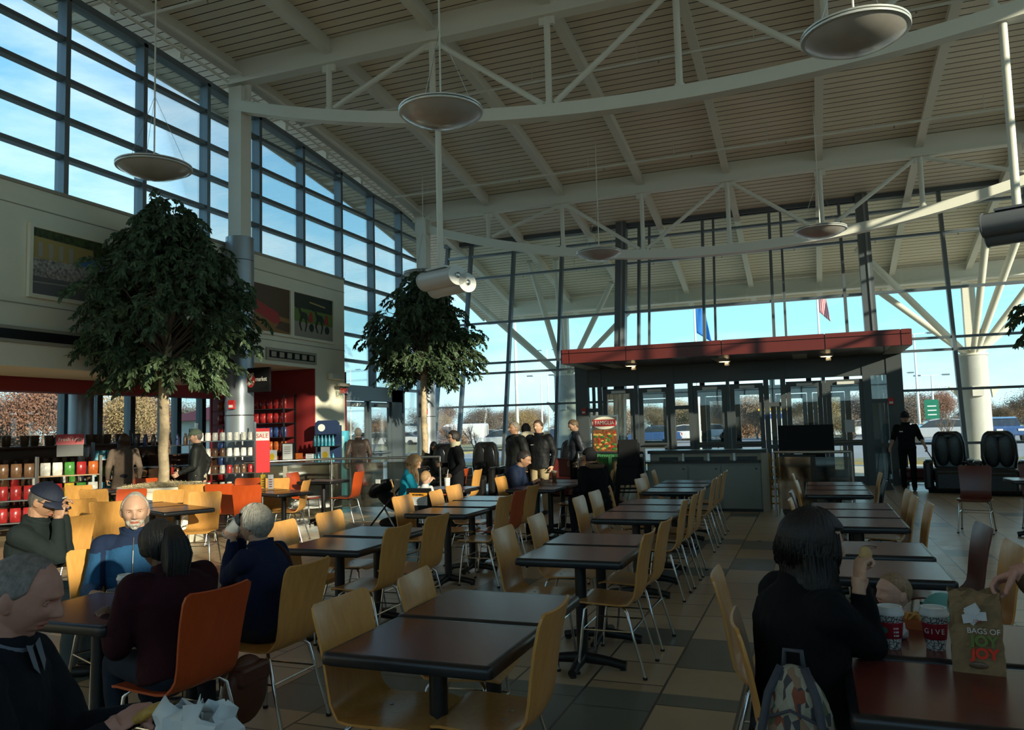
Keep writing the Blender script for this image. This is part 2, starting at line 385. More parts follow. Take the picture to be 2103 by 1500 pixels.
# fire sprinkler pipes along the roof
for y, nm in ((9.7, 'nearest the camera'), (14.2, 'behind the first full truss'), (18.3, 'just before the far truss'), (24.5, 'outside over the front glass')):
    t = thing('sprinkler_pipe', 'thin white sprinkler pipe under the roof deck, '+nm, 'pipe', (0, y, RZ(y)-0.42))
    MB().tube([(-10.2, 0, 0), (7.2, 0, 0)], 0.028, 10).build('pipe', white_steel, t, smooth=40)
    for i, x in enumerate([-9.2, -7.0, -4.8, -2.7, -0.6, 1.6, 3.7]):
        MB().tube([(x, 0, 0), (x, 0, 0.41)], 0.008, 6).build('hanger', white_steel, t)
        MB().lathe([(0.012, -0.09), (0.02, -0.08), (0.012, -0.05), (0.01, 0)], 8, (x+0.4, 0, 0)).build('sprinkler_head', steel, t)
for x, nm in ((-10.05, 'beside the first rafter'), (-10.5, 'over the glazing head')):
    tag(MB().tube([(x, y, RZ(y)-0.36) for y in np.linspace(-3, 20, 40)], 0.03, 8).build('conduit', white_steel, smooth=40), 'white conduit running along the left wall '+nm, 'pipe')

# ---------------- left wall: clerestory bays + cream volume
MY = [-8.1, -6.6, -5.1, -3.5, -2.0, -0.5, 1.05, 2.57, 4.10, 5.62, 7.14, 8.67, 10.2, 11.75, 13.28, 14.8, 16.35, 17.87, 19.38]
TZ = [5.32, 5.97, 6.6, 7.23, 7.87]
def topz(y): return 8.62-0.0049*(y-5.5)**2 if y < 18 else RZ(y)-0.32
wn = [0]
def window(build, m_, loc=(0, 0, 0)):
    wn[0] += 1; t = bpy.data.objects.new('window_%d' % wn[0], None); C.objects.link(t); t.location = loc; struct(t); return t
def bay_left(ya, yb, z0, zs):
    t = window(None, None, (XL, ya, z0)); fr = MB(); za, zb = topz(ya)-z0, topz(yb)-z0; w_ = yb-ya
    fr.box((0, 0, za/2), (0.2, 0.085, za))
    for z in [z0]+[q for q in zs if q < min(za, zb)+z0-0.1]: fr.box((0, w_/2, z-z0), (0.14, w_, 0.07))
    fr.beam((0, 0, za), (0, w_, zb), 0.2, 0.12)
    fr.build('window_frame', alu, t)
    vs = [(0.0, 0.03, 0), (0.0, w_-0.03, 0), (0.0, w_-0.03, zb), (0.0, 0.03, za), (-0.02, 0.03, 0), (-0.02, w_-0.03, 0), (-0.02, w_-0.03, zb), (-0.02, 0.03, za)]
    MB().add(vs, [(0, 1, 2, 3), (7, 6, 5, 4), (0, 4, 5, 1), (1, 5, 6, 2), (2, 6, 7, 3), (3, 7, 4, 0)]).build('glass_pane', pane, t)
for i in range(len(MY)-1):
    if MY[i] >= 16.3: bay_left(MY[i], MY[i+1], 2.72, [3.37, 4.02, 4.67]+TZ)
    else: bay_left(MY[i], MY[i+1], 5.32, TZ[1:])
bay_left(19.38, 21.1, 0.1, [0.9, 1.75, 2.72, 3.37, 4.02, 4.67]+TZ)
# glazed doors in the left wall near the corner
def door(name, w_, h, loc, rz, glassmid=True, rail=0.95, closer=True, frm=alu):
    t = bpy.data.objects.new(name, None); C.objects.link(t); t.location = loc; t.rotation_euler = (0, 0, rz); struct(t)
    f = MB(); s = 0.11
    f.bx(0, s, -0.025, 0.025, 0, h).bx(w_-s, w_, -0.025, 0.025, 0, h).bx(s, w_-s, -0.025, 0.025, 0, 0.22).bx(s, w_-s, -0.025, 0.025, h-0.13, h).bx(s, w_-s, -0.025, 0.025, rail-0.07, rail+0.07)
    f.build('door_leaf', frm, t)
    MB().bx(s, w_-s, -0.006, 0.006, 0.22, rail-0.07).build('lower_pane', pane, t); MB().bx(s, w_-s, -0.006, 0.006, rail+0.07, h-0.13).build('upper_pane', pane, t)
    hd = MB().tube([(0.1, -0.09, rail+0.02), (w_-0.1, -0.09, rail+0.02)], 0.018, 8); hd.tube([(0.12, -0.02, rail+0.02), (0.12, -0.09, rail+0.02)], 0.012, 6); hd.tube([(w_-0.12, -0.02, rail+0.02), (w_-0.12, -0.09, rail+0.02)], 0.012, 6)
    hd.build('push_bar', steel, t, smooth=40)
    if closer: MB().bx(w_*0.3, w_*0.75, -0.09, -0.025, h-0.12, h-0.05).build('door_closer', whitem, t)
    return t
dn = 0
for ya in (16.5, 17.65):
    dn += 1; door('door_%d' % dn, 1.1, 2.35, (XL, ya, 0), R_(90), rail=1.0)
mb = MB(); mb.bx(XL-0.08, XL+0.08, 16.35, 16.5, 0, 2.7).bx(XL-0.08, XL+0.08, 17.58, 17.66, 0, 2.4).bx(XL-0.08, XL+0.08, 18.75, 19.38, 0, 2.7).bx(XL-0.08, XL+0.08, 16.35, 19.38, 2.37, 2.75)
struct(mb.build('trim_3', alu))
# cream upper volume with recesses (open to the shop below)
wl = MB()
wx = -10.5
wl.bx(-12.2, wx, -9, 16.25, 3.05, 5.32)         # upper body
wl.bx(-12.2, wx, -9, 12.7, 2.65, 3.05)
wl.bx(-12.2, wx, 15.05, 16.25, 0, 3.05)         # pier by the doors
wl.bx(-12.2, wx, -9, 4.0, 0, 2.65)
struct(wl.build('wall_left', plaster))
struct(MB().bx(-12.2, wx-0.01, 15.02, 15.05, 0, 3.05).build('wall_reveal', redw))
tr = MB()
for z in (4.98, 3.55): tr.bx(wx, wx+0.012, -9, 16.25, z, z+0.015)
tr.bx(wx, wx+0.03, -9, 16.25, 5.29, 5.34); struct(tr.build('trim_4', plaster_d))
# posters
def poster(y0, y1, z0, z1, label, pm, painter, xx=-10.49):
    t = thing('wall_poster', label, 'poster', (xx, (y0+y1)/2, (z0+z1)/2)); w_, h = (y1-y0)/2, (z1-z0)/2; f = MB()
    for s in (-1, 1): f.box((0.03, s*(w_+0.028), 0), (0.06, 0.056, 2*h+0.11)); f.box((0.03, 0, s*(h+0.028)), (0.06, 2*w_, 0.056))
    f.build('poster_frame', plaster, t); g = MB(); g.box((0.012, 0, 0), (0.02, 2*w_, 2*h)); g.build('print', pm, t)
    painter(t, w_, h); return t
def flat(t, name, pts, mt, d=0.024):  # flat printed shape on a poster (y,z)
    MB().prism(pts, d, d+0.002, 'x').build(name, mt, t)
pc = lambda n, c: mat('print_'+n, c, 0.5)
sw = [pc('foliage', (0.07, 0.10, 0.035)), pc('ochre', (0.45, 0.33, 0.12)), pc('road', (0.17, 0.17, 0.18)), pc('crowd', (0.26, 0.22, 0.19)), pc('tent', (0.08, 0.20, 0.45)), pc('pale', (0.42, 0.38, 0.32)), pc('darkred', (0.38, 0.03, 0.03)), pc('autumn', (0.28, 0.14, 0.04)), pc('night', (0.02, 0.03, 0.02)), pc('green', (0.13, 0.20, 0.04)), pc('dirt', (0.33, 0.28, 0.23)), pc('brown', (0.08, 0.045, 0.02))]
crowdm = mat('print_busy_crowd', (0.38, 0.34, 0.31), 0.6, var=0.8, vs_=22); foliom = mat('print_busy_leaves', (0.06, 0.08, 0.03), 0.6, var=0.8, vs_=14)
def street(t, w_, h):
    flat(t, 'printed_leaves', [(-w_, h), (w_, h), (w_, 0.25*h), (-w_, 0.35*h)], foliom)
    flat(t, 'printed_buildings', [(-w_, .75*h), (-.3*w_, .7*h), (-.3*w_, .05*h), (-w_, 0)], sw[1], 0.0265)
    for i in range(4): flat(t, 'printed_window', [(-w_+.1+i*.17, .6*h), (-w_+.17+i*.17, .6*h), (-w_+.17+i*.17, .15*h), (-w_+.1+i*.17, .15*h)], sw[5], 0.029)
    flat(t, 'printed_crowd', [(-w_, .1*h), (w_, .15*h), (w_, -.5*h), (-w_, -.45*h)], crowdm, 0.0290)
    flat(t, 'printed_tent', [(-.55*w_, .12*h), (-.3*w_, .4*h), (0.02*w_, .1*h)], sw[4], 0.0315)
    flat(t, 'printed_banner', [(-.05*w_, .4*h), (.6*w_, .32*h), (.6*w_, .08*h), (-.05*w_, .16*h)], sw[5], 0.0315)
    text('printed_lettering', 'WILMING', 0.13, (0.035, .27*w_, .24*h), basis((0, 1, 0), (1, 0, 0)), sw[6], t)
    flat(t, 'printed_road', [(-w_, -.45*h), (w_, -.5*h), (w_, -h), (-w_, -h)], sw[2], 0.0315)
    flat(t, 'printed_line', [(-w_, -.62*h), (.2*w_, -.5*h), (.2*w_, -.53*h), (-w_, -.66*h)], sw[5], 0.034)
def train(t, w_, h):
    flat(t, 'printed_leaves', [(-w_, -.1*h), (w_, -.3*h), (w_, -h), (-w_, -h)], sw[7])
    flat(t, 'printed_wagon', [(-w_, .35*h), (.35*w_, -.1*h), (.5*w_, -.55*h), (.1*w_, -.6*h), (-w_, -.15*h)], sw[6], 0.0265)
    flat(t, 'printed_path', [(.5*w_, -.45*h), (w_, -.5*h), (w_, -.9*h), (.2*w_, -.8*h)], sw[11], 0.0265)
    text('printed_lettering', 'red and autumn gold railway', 0.05, (0.03, 0, -.93*h), basis((0, 1, 0), (1, 0, 0)), sw[5], t) if False else None
def racing(t, w_, h):
    flat(t, 'printed_track', [(-w_, -.3*h), (w_, -.3*h), (w_, -h), (-w_, -h)], sw[10])
    flat(t, 'printed_grass', [(-w_, .35*h), (w_, .3*h), (w_, -.3*h), (-w_, -.3*h)], sw[9])
    flat(t, 'printed_lights', [(-.2*w_, .72*h), (.6*w_, .62*h), (.6*w_, .55*h), (-.2*w_, .66*h)], sw[1], 0.0265)
    for ox in (-.45, .35):
        c = ox*w_
        flat(t, 'printed_horse', [(c+a*w_, b*h) for a, b in ((-.42, .38), (-.34, .52), (-.26, .48), (-.16, .18), (.06, .16), (.14, .05), (.2, -.25), (.1, -.1), (.13, -.4), (.05, -.72), (.0, -.72), (.06, -.4), (.0, -.15), (-.1, -.12), (-.2, -.4), (-.12, -.7), (-.18, -.7), (-.28, -.4), (-.2, -.05), (-.26, .15), (-.3, .32), (-.4, .28))], sw[8], 0.029)
        flat(t, 'printed_driver', [(c+.2*w_, -.05*h), (c+.3*w_, .25*h), (c+.38*w_, .2*h), (c+.4*w_, -.25*h), (c+.2*w_, -.2*h)], sw[6], 0.0292)
        flat(t, 'printed_wheel', [(c+.34*w_+.12*w_*math.cos(a), -.5*h+.12*w_*math.sin(a)) for a in [k*math.pi/8 for k in range(16)]], sw[8], 0.0292)
poster(8.02, 11.0, 3.72, 4.70, 'large street festival print in a recess on the upper left wall, behind the big ficus', sw[0], street)
poster(12.85, 14.06, 3.72, 4.69, 'dark poster of a red railway wagon beside the silver column', sw[11], train)
poster(14.18, 15.7, 3.72, 4.69, 'poster of harness racing horses nearest the corner of the cream wall', sw[8], racing)
t = thing('air_vent', 'long cream air grille under the two right posters', 'vent', (-10.49, 14.17, 3.265)); MB().box((0.015, 0, 0), (0.03, 1.75, 0.26)).build('vent_frame', plaster_d, t); MB().box((0.02, 0, 0), (0.03, 1.6, 0.15)).build('dark_slot', blackp, t)
for i in range(6): MB().box((0.035, -0.66+i*0.265, 0), (0.012, 0.16, 0.11)).build('louvre', plaster_d, t)
t = thing('air_vent', 'long grey air grille low on the left wall behind the ficus', 'vent', (-10.49, 8.2, 3.1)); MB().box((0.015, 0, 0), (0.03, 1.9, 0.24)).build('vent_frame', plaster_d, t); MB().box((0.02, 0, 0), (0.03, 1.75, 0.14)).build('dark_slot', black, t)
# columns
def column(y, x, label, hgt=5.4, r=0.265, topz_=8.4):
    t = thing('round_column', label, 'column', (x, y, 0))
    MB().lathe([(r, 0), (r, 1.95)], 40).build('lower_cladding', silver, t, smooth=40)
    MB().lathe([(r-0.008, 1.95), (r-0.008, 1.97)], 40).build('joint', black, t, smooth=40)
    MB().lathe([(r, 1.97), (r, 4.94)], 40).build('middle_cladding', silver, t, smooth=40)
    MB().lathe([(r-0.008, 4.94), (r-0.008, 4.955)], 40).build('joint', black, t, smooth=40)
    MB().lathe([(r, 4.955), (r, hgt), (r-0.02, hgt+0.01)], 40).build('upper_cladding', silver, t, smooth=40)
    MB().bx(-0.15, 0.15, -0.15, 0.15, hgt, topz_).build('white_post', white_steel, t)
    MB().box((0, 0, topz_-0.15), (0.5, 0.06, 0.4)).build('gusset_plate', white_steel, t)
    return t
t1 = column(12.15, -10.2, 'fat silver clad column at the market, white steel post above')
t2 = column(19.75, -10.1, 'silver clad column in the far left corner with white post above', topz_=7.6)
column(12.1, 7.1, 'silver clad column on the right side of the hall'); column(19.8, 7.1, 'silver clad column in the far right corner', topz_=7.6)
alarm_r = mat('alarm_red', (0.5, 0.02, 0.02), 0.4)
def alarm(loc, rz, label):
    t = thing('fire_alarm', label, 'fire alarm', loc, rz); MB().box((0, 0, 0), (0.13, 0.06, 0.17)).build('housing', alarm_r, t, bevel=0.01); MB().box((0, -0.032, -0.03), (0.08, 0.01, 0.05)).build('strobe_lens', whitem, t); return t
alarm((-10.14, 11.86, 2.16), R_(12), 'red fire alarm box on the silver column by the market sign')
# ---------------- front glass wall, leaning outwards
YB, LEAN = 21.15, 0.205
def fy(z): return YB+z*LEAN
FT = 7.45
def bay_front(xa, xb, zs, z0=0.0, m0=0.09, dbl=False):
    t = window(None, None, (xa, fy(z0), z0)); fr = MB(); w_ = xb-xa
    P = lambda x, z: (x, (z-z0)*LEAN, z-z0)
    fr.beam(P(0, z0), P(0, FT), m0, 0.16, up=(0, 1, 0))
    if dbl: fr.beam(P(0.3, z0), P(0.3, FT), 0.06, 0.1, up=(0, 1, 0))
    for z in zs:
        if z >= z0: fr.beam(P(0, z), P(w_, z), 0.12, 0.06)
    fr.build('window_frame', alu, t)
    vs = []
    for d in (0, 0.02):
        for (x, z) in ((0.02, z0), (w_-0.02, z0), (w_-0.02, FT), (0.02, FT)): q = P(x, z); vs.append((q[0], q[1]+d, q[2]))
    MB().add(vs, [(0, 1, 2, 3), (7, 6, 5, 4), (0, 4, 5, 1), (1, 5, 6, 2), (2, 6, 7, 3), (3, 7, 4, 0)]).build('glass_pane', pane, t)
ZS = [0.06, 0.95, 2.25, 3.24, 3.55, 4.82, 6.3, 7.05, 7.45]
FX = [(-10.7, 0), (-9.87, 0), (-8.4, 0), (-6.82, 0)]
for i, x in enumerate([-10.7, -9.87, -8.4, -6.82]): bay_front(x, [-9.87, -8.4, -6.82, -4.95][i], ZS)
up = [-4.95, -4.45, -2.62, -0.80, 1.0, 1.55]
for i in range(5): bay_front(up[i], up[i+1], [3.35, 4.82, 6.3, 7.05, 7.45], 3.2, 0.075, dbl=(i in (1, 2, 3)))
for i, x in enumerate([1.55, 3.4, 5.3]): bay_front(x, [3.4, 5.3, 7.5][i], ZS)
mb = MB(); mb.bx(XL-0.1, XR+0.1, fy(7.45)-0.1, fy(7.45)+0.12, 7.42, 7.66); struct(mb.build('trim_5', alu_d))
for x, nm in ((-4.95, 'left'), (1.55, 'right')):
    t = thing('leaning_column', 'dark grey steel mullion column leaning outward, %s of the red canopy middle' % nm if nm == 'left' else 'dark grey steel mullion column leaning outward behind the right end of the red canopy', 'column', (x, fy(0), 0))
    MB().beam((0, -0.12, 0), (0, -0.12+7.6*LEAN, 7.6), 0.30, 0.30, up=(0, 1, 0)).build('column_body', alu, t)
    MB().beam((0.05, -0.29, 0), (0.05, -0.29+7.6*LEAN, 7.6), 0.05, 0.04, up=(0, 1, 0)).build('cover_strip', silver, t)
# right wall (mostly out of view): solid base, glazing above, lets the low sun in
SILL = 4.48
rw = MB(); rw.bx(XR, XR+0.3, -9, 21.5, 0, SILL)
struct(rw.build('wall_right', plaster))
ry = [-9+1.55*i for i in range(20)]
for i in range(19):
    t = window(None, None, (XR+0.1, ry[i], SILL)); za = RZ(ry[i])-0.1-SILL; w_ = 1.55; fr = MB(); fr.box((0, 0, za/2), (0.14, 0.07, za))
    for k in range(6): fr.box((0, w_/2, 0.03+k*0.86), (0.1, w_, 0.06))
    fr.build('window_frame', alu, t); MB().bx(-0.01, 0.01, 0.03, w_-0.03, 0, min(za, RZ(ry[i]+1.55)-0.1-SILL)).build('glass_pane', pane, t)
struct(MB().bx(-12, XR+0.3, -9.3, -9, 0, 2.6).build('wall_back', plaster))
for i in range(12):  # unseen rear glazing, added to bring in sky fill light
    t = window(None, None, (-12+i*1.65, -9.15, 2.6)); fr = MB(); fr.box((0, 0, 2.4), (0.08, 0.14, 4.8))
    for k in range(6): fr.box((0.825, 0, 0.03+k*0.9), (1.65, 0.1, 0.06))
    fr.build('window_frame', alu, t); MB().bx(0.03, 1.62, -0.01, 0.01, 0, 4.6).build('glass_pane', pane, t)
# ---------------- entrance vestibule with red canopy
VF = 20.6; CF = 18.1
cx0, cx1 = aty(1152, 717, CF).x, aty(1869, 677, CF).x
ztop = (aty(1152, 717, CF).z+aty(1869, 677, CF).z)/2; zbt = (aty(1154, 745, CF).z+aty(1871, 711, CF).z)/2
t = thing('entrance_canopy', 'red metal panel canopy over the entrance vestibule with recessed downlights', 'canopy', ((cx0+cx1)/2, CF, 0))
hw = (cx1-cx0)/2; zm = ztop-(ztop-zbt)*0.3
ks = [-hw]+[aty(px_, 715, CF).x-(cx0+cx1)/2 for px_ in (1167, 1284, 1481, 1694, 1851)]+[hw]
for i in range(6): MB().bx(ks[i]+0.010, ks[i+1]-0.010, 0, 0.05, zm+0.010, ztop).build('fascia_panel', redp, t); MB().bx(ks[i]+0.010, ks[i+1]-0.010, 0, 0.05, zbt, zm-0.008).build('fascia_panel', redp, t)
MB().bx(-hw+0.02, hw-0.02, 0.03, 0.06, zbt+0.01, ztop-0.01).build('backing', black, t)
for s in (-1, 1): MB().bx(s*hw-0.03, s*hw+0.03, 0.05, 3.6, zbt, ztop).build('side_panel', redp, t)
MB().bx(-hw, hw, 0.05, 3.6, ztop-0.1, ztop-0.02).build('roof_panel', redp, t)
sof = mat('dark_soffit', (0.085, 0.05, 0.035), 0.2, var=0.3, vs_=1.5); MB().bx(-hw+0.03, hw-0.03, 0.05, 2.45, zbt+0.0, zbt+0.03).build('soffit', sof, t)
pal = mat('pale_soffit', (0.40, 0.36, 0.28), 0.5)
for s in (-1, 1): MB().bx(s*(hw-0.36), s*(hw-0.02), 0.06, 2.3, zbt-0.006, zbt).build('soffit_border', pal, t)
for x in (-hw+0.9, -0.2, hw-2.2): MB().bx(x-0.16, x+0.16, 0.9, 2.3, zbt-0.006, zbt).build('soffit_panel', pal, t)
lampm = mat('warm_lens', (0.8, 0.7, 0.5), 0.3, emit=((1.0, 0.72, 0.38), 2.5))
for px, py in ((1295, 749), (1487, 740), (1696, 729)):
    p = atz(px, py, zbt)
    d = thing('downlight', 'small warm downlight under the canopy, '+{1295: 'left of three', 1487: 'middle of three', 1696: 'right of three'}[px], 'ceiling light', (p.x, max(p.y, CF+0.25), zbt-0.01))
    MB().lathe([(0.15, -0.03), (0.155, 0.0)], 24).build('trim_ring', whitem, d, smooth=40); MB().lathe([(0.12, -0.035), (0.12, -0.03)], 24).build('lens', lampm, d)
    MB().lathe([(0.02, -0.12), (0.06, -0.12), (0.06, -0.07), (0.03, -0.035)], 16, (0.05, 0.1, 0)).build('sprinkler_cup', whitem, d, smooth=40)
# vestibule framing
vx = lambda px: aty(px, 880, VF).x
def cj(px, w_=0.1, z1=None, m_=alu, y=VF): return MB().bx(vx(px)-w_/2, vx(px)+w_/2, y-0.07, y+0.07, 0, z1 or zbt+0.3)
fr = MB()
for px, w_ in ((1198, 0.36), (1234, 0.1), (1309, 0.09), (1383, 0.12), (1421, 0.12), (1498, 0.08), (1577, 0.12), (1612, 0.12), (1696, 0.08), (1785, 0.18), (1843, 0.34)):
    x = vx(px); fr.bx(x-w_/2, x+w_/2, VF-0.07, VF+0.07, 0, ztop-0.1)
fr.bx(vx(1190), vx(1850), VF-0.05, VF+0.05, 2.62, ztop-0.1); 
alu2 = mat('grey_door_frame', (0.075, 0.085, 0.088), 0.45, 0.2); struct(fr.build('wall_front', alu2))
mb = MB()
for a, b in ((1383, 1421), (1577, 1612), (1785, 1843), (1203, 1234)):
    for z in (0.1, 0.95, 2.0): mb.bx(vx(a), vx(b), VF-0.04, VF+0.04, z-0.05, z+0.05)
struct(mb.build('trim_6', alu2))
for a, b in ((1383, 1421), (1577, 1612), (1785, 1843), (1203, 1234)):
    t = window(None, None, (vx(a), VF, 0)); MB().bx(0.02, vx(b)-vx(a)-0.02, -0.01, 0.01, 0.1, 2.62).build('glass_pane', pane, t)
doorpx = [(1240, 1304), (1314, 1378), (1426, 1494), (1502, 1571), (1618, 1692), (1700, 1779)]
for a, b in doorpx:
    dn += 1; door('door_%d' % dn, vx(b)-vx(a), 2.55, (vx(a), VF, 0), 0, rail=1.02, frm=alu2)
VO = 23.3
fr = MB()
oxs = np.linspace(vx(1195), vx(1846), 9)
for x in oxs: fr.bx(x-0.07, x+0.07, VO-0.06, VO+0.06, 0, 3.1)
fr.bx(oxs[0], oxs[-1], VO-0.06, VO+0.06, 2.35, 2.6).bx(oxs[0], oxs[-1], VO-0.06, VO+0.06, 3.0, 3.2)
for s in (0, -1):
    x = oxs[s]; fr.bx(x-0.05, x+0.05, VF, VO, 3.0, 3.2)
    fr.bx(x-0.04, x+0.04, VF, VO, 0.9, 1.0).bx(x-0.04, x+0.04, VF, VO, 0, 0.1)
    for k in range(1, 4): fr.bx(x-0.04, x+0.04, VF+k*0.68-0.04, VF+k*0.68+0.04, 0, 3.1)
fr.bx(oxs[0], oxs[-1], VF, VO, 3.12, 3.2)
struct(fr.build('trim_7', alu2))
for i in (1, 3, 5, 6):
    dn += 1; door('door_%d' % dn, oxs[i+1]-oxs[i]-0.16, 2.33, (oxs[i]+0.08, VO, 0), 0, rail=1.02, closer=False)
alarm((vx(1202), VF-0.1, 1.98), 0, 'red fire alarm box on the grey jamb left of the entrance doors')
alarm((vx(1832), VF-0.1, 1.98), 0, 'red fire alarm box on the grey jamb right of the entrance doors')
alarm((-9.98, 19.46, 2.1), 0, 'red fire alarm box on the far corner column')
t = tag(MB().box((vx(1745), VF-0.035, 1.42), (0.22, 0.006, 0.3)).build('paper_notice', paper), 'white paper notice taped to the right entrance door glass', 'notice')
# exit sign on the cream pier
t = thing('exit_sign', 'clear hanging exit sign with red letters by the left doors', 'exit sign', (-10.3, 15.9, 2.62))
MB().box((0, 0, 0.09), (0.07, 0.42, 0.07)).build('housing', plaster_d, t); MB().box((0, 0, -0.06), (0.008, 0.36, 0.2)).build('clear_panel', glass('sign_glass', (0.9, 0.92, 0.9), 0.1), t)
text('lettering', 'EXIT', 0.16, (0.008, 0, -0.06), basis((0, 1, 0), (1, 0, 0)), mat('exit_red', (0.6, 0.05, 0.05), 0.4), t)
MB().box((-0.1, 0, 0.09), (0.2, 0.05, 0.05)).build('wall_arm', plaster_d, t)
t = thing('emergency_light', 'white emergency light box on the cream pier above the exit sign', 'light', (-10.4, 15.75, 2.9)); MB().box((0, 0, 0), (0.12, 0.5, 0.14)).build('housing', plaster, t); MB().box((0.065, 0, 0), (0.01, 0.4, 0.08)).build('lens', whitem, t)
# ================================================ DISC LAMPS
bowl = mat('lamp_bowl', (0.42, 0.38, 0.34), 0.25, var=0.15, vs_=3, coat=0.5); rimm = mat('lamp_rim', (0.60, 0.60, 0.57), 0.3, 0.3)
def disc(px, py, label, h=5.6, D=1.06):
    p = atz(px, py, h); t = thing('disc_pendant_lamp', label, 'ceiling lamp', (p.x, p.y, h), group='round dish pendant lamps'); r = D/2
    MB().lathe([(0.001, -0.17), (r*0.3, -0.158), (r*0.6, -0.115), (r*0.82, -0.062), (r*0.95, -0.012), (r*0.95, 0.0)], 48).build('bowl', bowl, t, smooth=50)
    MB().lathe([(r*0.94, -0.018), (r, -0.012), (r*1.01, 0.005), (r, 0.012)], 48).build('lower_rim', rimm, t, smooth=50)
    MB().lathe([(r*0.96, 0.012), (r*0.96, 0.024)], 48).build('rim_gap', black, t)
    MB().lathe([(r*1.0, 0.024), (r*1.01, 0.04), (r*0.9, 0.06), (r*0.3, 0.075), (0.03, 0.08)], 48).build('upper_shade', rimm, t, smooth=50)
    zt = RZ(p.y)-0.03-h
    MB().tube([(0, 0, 0.07), (0, 0, zt)], 0.012, 8).build('stem', white_steel, t)
    for k in range(3):
        a = k*2.09+0.6; MB().tube([(r*.85*math.cos(a), r*.85*math.sin(a), 0.05), (0, 0, 1.1)], 0.003, 5).build('stay_wire', steel, t)
disc(316, 345, 'round dish pendant lamp on the left above the big ficus')
disc(905, 232, 'large round dish lamp with brownish bowl above the loudspeaker post')
disc(1755, 72, 'largest round dish lamp at the upper right, glowing beige bowl')
disc(1230, 521, 'small round dish lamp in front of the left dark leaning column')
disc(1684, 474, 'round dish lamp above the right part of the red canopy')
disc(870, 563, 'flat looking round dish lamp just behind the white loudspeakers')
# loudspeaker clusters hanging from the second truss
def speakers(x, y, z, label, rz, m_):
    t = thing('loudspeaker_cluster', label, 'loudspeaker', (x, y, z), rz, group='hanging loudspeaker clusters')
    for i, (dx, dz) in enumerate(((0.0, 0.0), (0.26, -0.10))):
        pf = [(0.17*math.cos(a)*1.15, 0.16*math.sin(a)) for a in np.linspace(0, 2*math.pi, 24, endpoint=False)]
        b = MB().prism([(dx*0.9+u, v+dz) for u, v in pf], -0.40, 0.40, 'x' if False else 'y'); b.build('speaker_barrel', m_, t, smooth=40)
        for s in (-1, 1): MB().prism([(dx*0.9+u*1.06, v*1.06+dz) for u, v in pf], s*0.40, s*0.42, 'y').build('end_cap', m_, t, smooth=40); MB().lathe([(0.05, 0), (0.05, 0.02), (0.02, 0.03)], 16, (dx*0.9, s*0.42, dz), Matrix.Rotation(R_(-90*s), 3, 'X')).build('pivot_knob', steel, t)
    MB().box((0.12, 0, 0.17), (0.5, 0.5, 0.03)).build('mount_plate', m_, t)
    MB().tube([(0, 0, 0.15), (0, 0, 6.95-z)], 0.055, 12).build('drop_post', white_steel, t, smooth=40)
speakers(-5.86, 12.1, 4.2, 'white twin barrel loudspeakers hanging on a long post in front of the far ficus', R_(68), whitem)
speakers(2.74, 12.1, 4.2, 'grey twin barrel loudspeakers at the right edge of the hall', R_(68), mat('grey_speaker', (0.16, 0.17, 0.19), 0.4))

# ================================================ TABLES
def make_table():
    t = thing('cafe_table', '', 'table', group='burgundy topped cafe tables'); w_, d = 0.72, 0.61
    o = MB().bx(-w_/2+0.024, w_/2-0.024, -d/2+0.022, d/2-0.022, 0.712, 0.7472).build('tabletop', lam, t)
    e = MB(); pr_ = [(0.020, 0.702), (0.003, 0.703), (0.0, 0.711), (0.0, 0.727), (0.004, 0.738), (0.012, 0.745), (0.024, 0.7475), (0.034, 0.7475), (0.034, 0.72)]; n_ = 0; fs = []; vs = []
    for o_, z in pr_:
        ring = []
        for cx_, cy_, a0 in ((1, 1, 0), (-1, 1, 90), (-1, -1, 180), (1, -1, 270)):
            for k in range(6): aa = R_(a0+18*k); r_ = max(0.004, 0.028-o_*0.7); ring.append((cx_*(w_/2-0.028)+r_*math.cos(aa)-(cx_*max(0, o_-0.0343*0.7*1.0)*0.3), cy_*(d/2-0.028)+r_*math.sin(aa)-(cy_*max(0, o_-0.024)*0.3), z))
        vs += ring; n_ = len(ring)
    for i in range(len(pr_)-1):
        for k in range(n_): fs.append((i*n_+k, i*n_+(k+1) % n_, (i+1)*n_+(k+1) % n_, (i+1)*n_+k))
    e.add(vs, fs).build('bullnose_edge', blackedge, t, smooth=50, fix=False)
    MB().bx(-w_/2+0.03, w_/2-0.03, -d/2+0.02, d/2-0.02, 0.695, 0.712).build('underside', blackp, t)
    MB().tube([(0, 0, 0.04), (0, 0, 0.70)], 0.038, 20).build('column', black, t, smooth=40)
    MB().box((0, 0, 0.685), (0.3, 0.3, 0.02)).build('top_plate', black, t)
    for k in range(4):
        a = R_(90*k); dx, dy = math.cos(a), math.sin(a); Ln = 0.29 if k % 2 == 0 else 0.26
        b = MB(); b.tube([(dx*0.02, dy*0.02, 0.065), (dx*Ln*0.6, dy*Ln*0.6, 0.05), (dx*Ln, dy*Ln, 0.03)], [0.038, 0.03, 0.028], 10)
        ba = b.build('base_arm', black, t, smooth=40); MB().lathe([(0.022, 0), (0.018, 0.02)], 12, (dx*(Ln-0.02), dy*(Ln-0.02), 0)).build('glide', rubber, ba)
    return t
tp = make_table(); tfirst = [True]
def table(x, y, label, rz=0):
    if tfirst[0]: tfirst[0] = False; tp.location = (x, y, 0); tp['label'] = label; tp.rotation_euler.z = rz; return tp
    return dup(tp, (x, y, 0), rz, label)
G = 'burgundy topped cafe table'
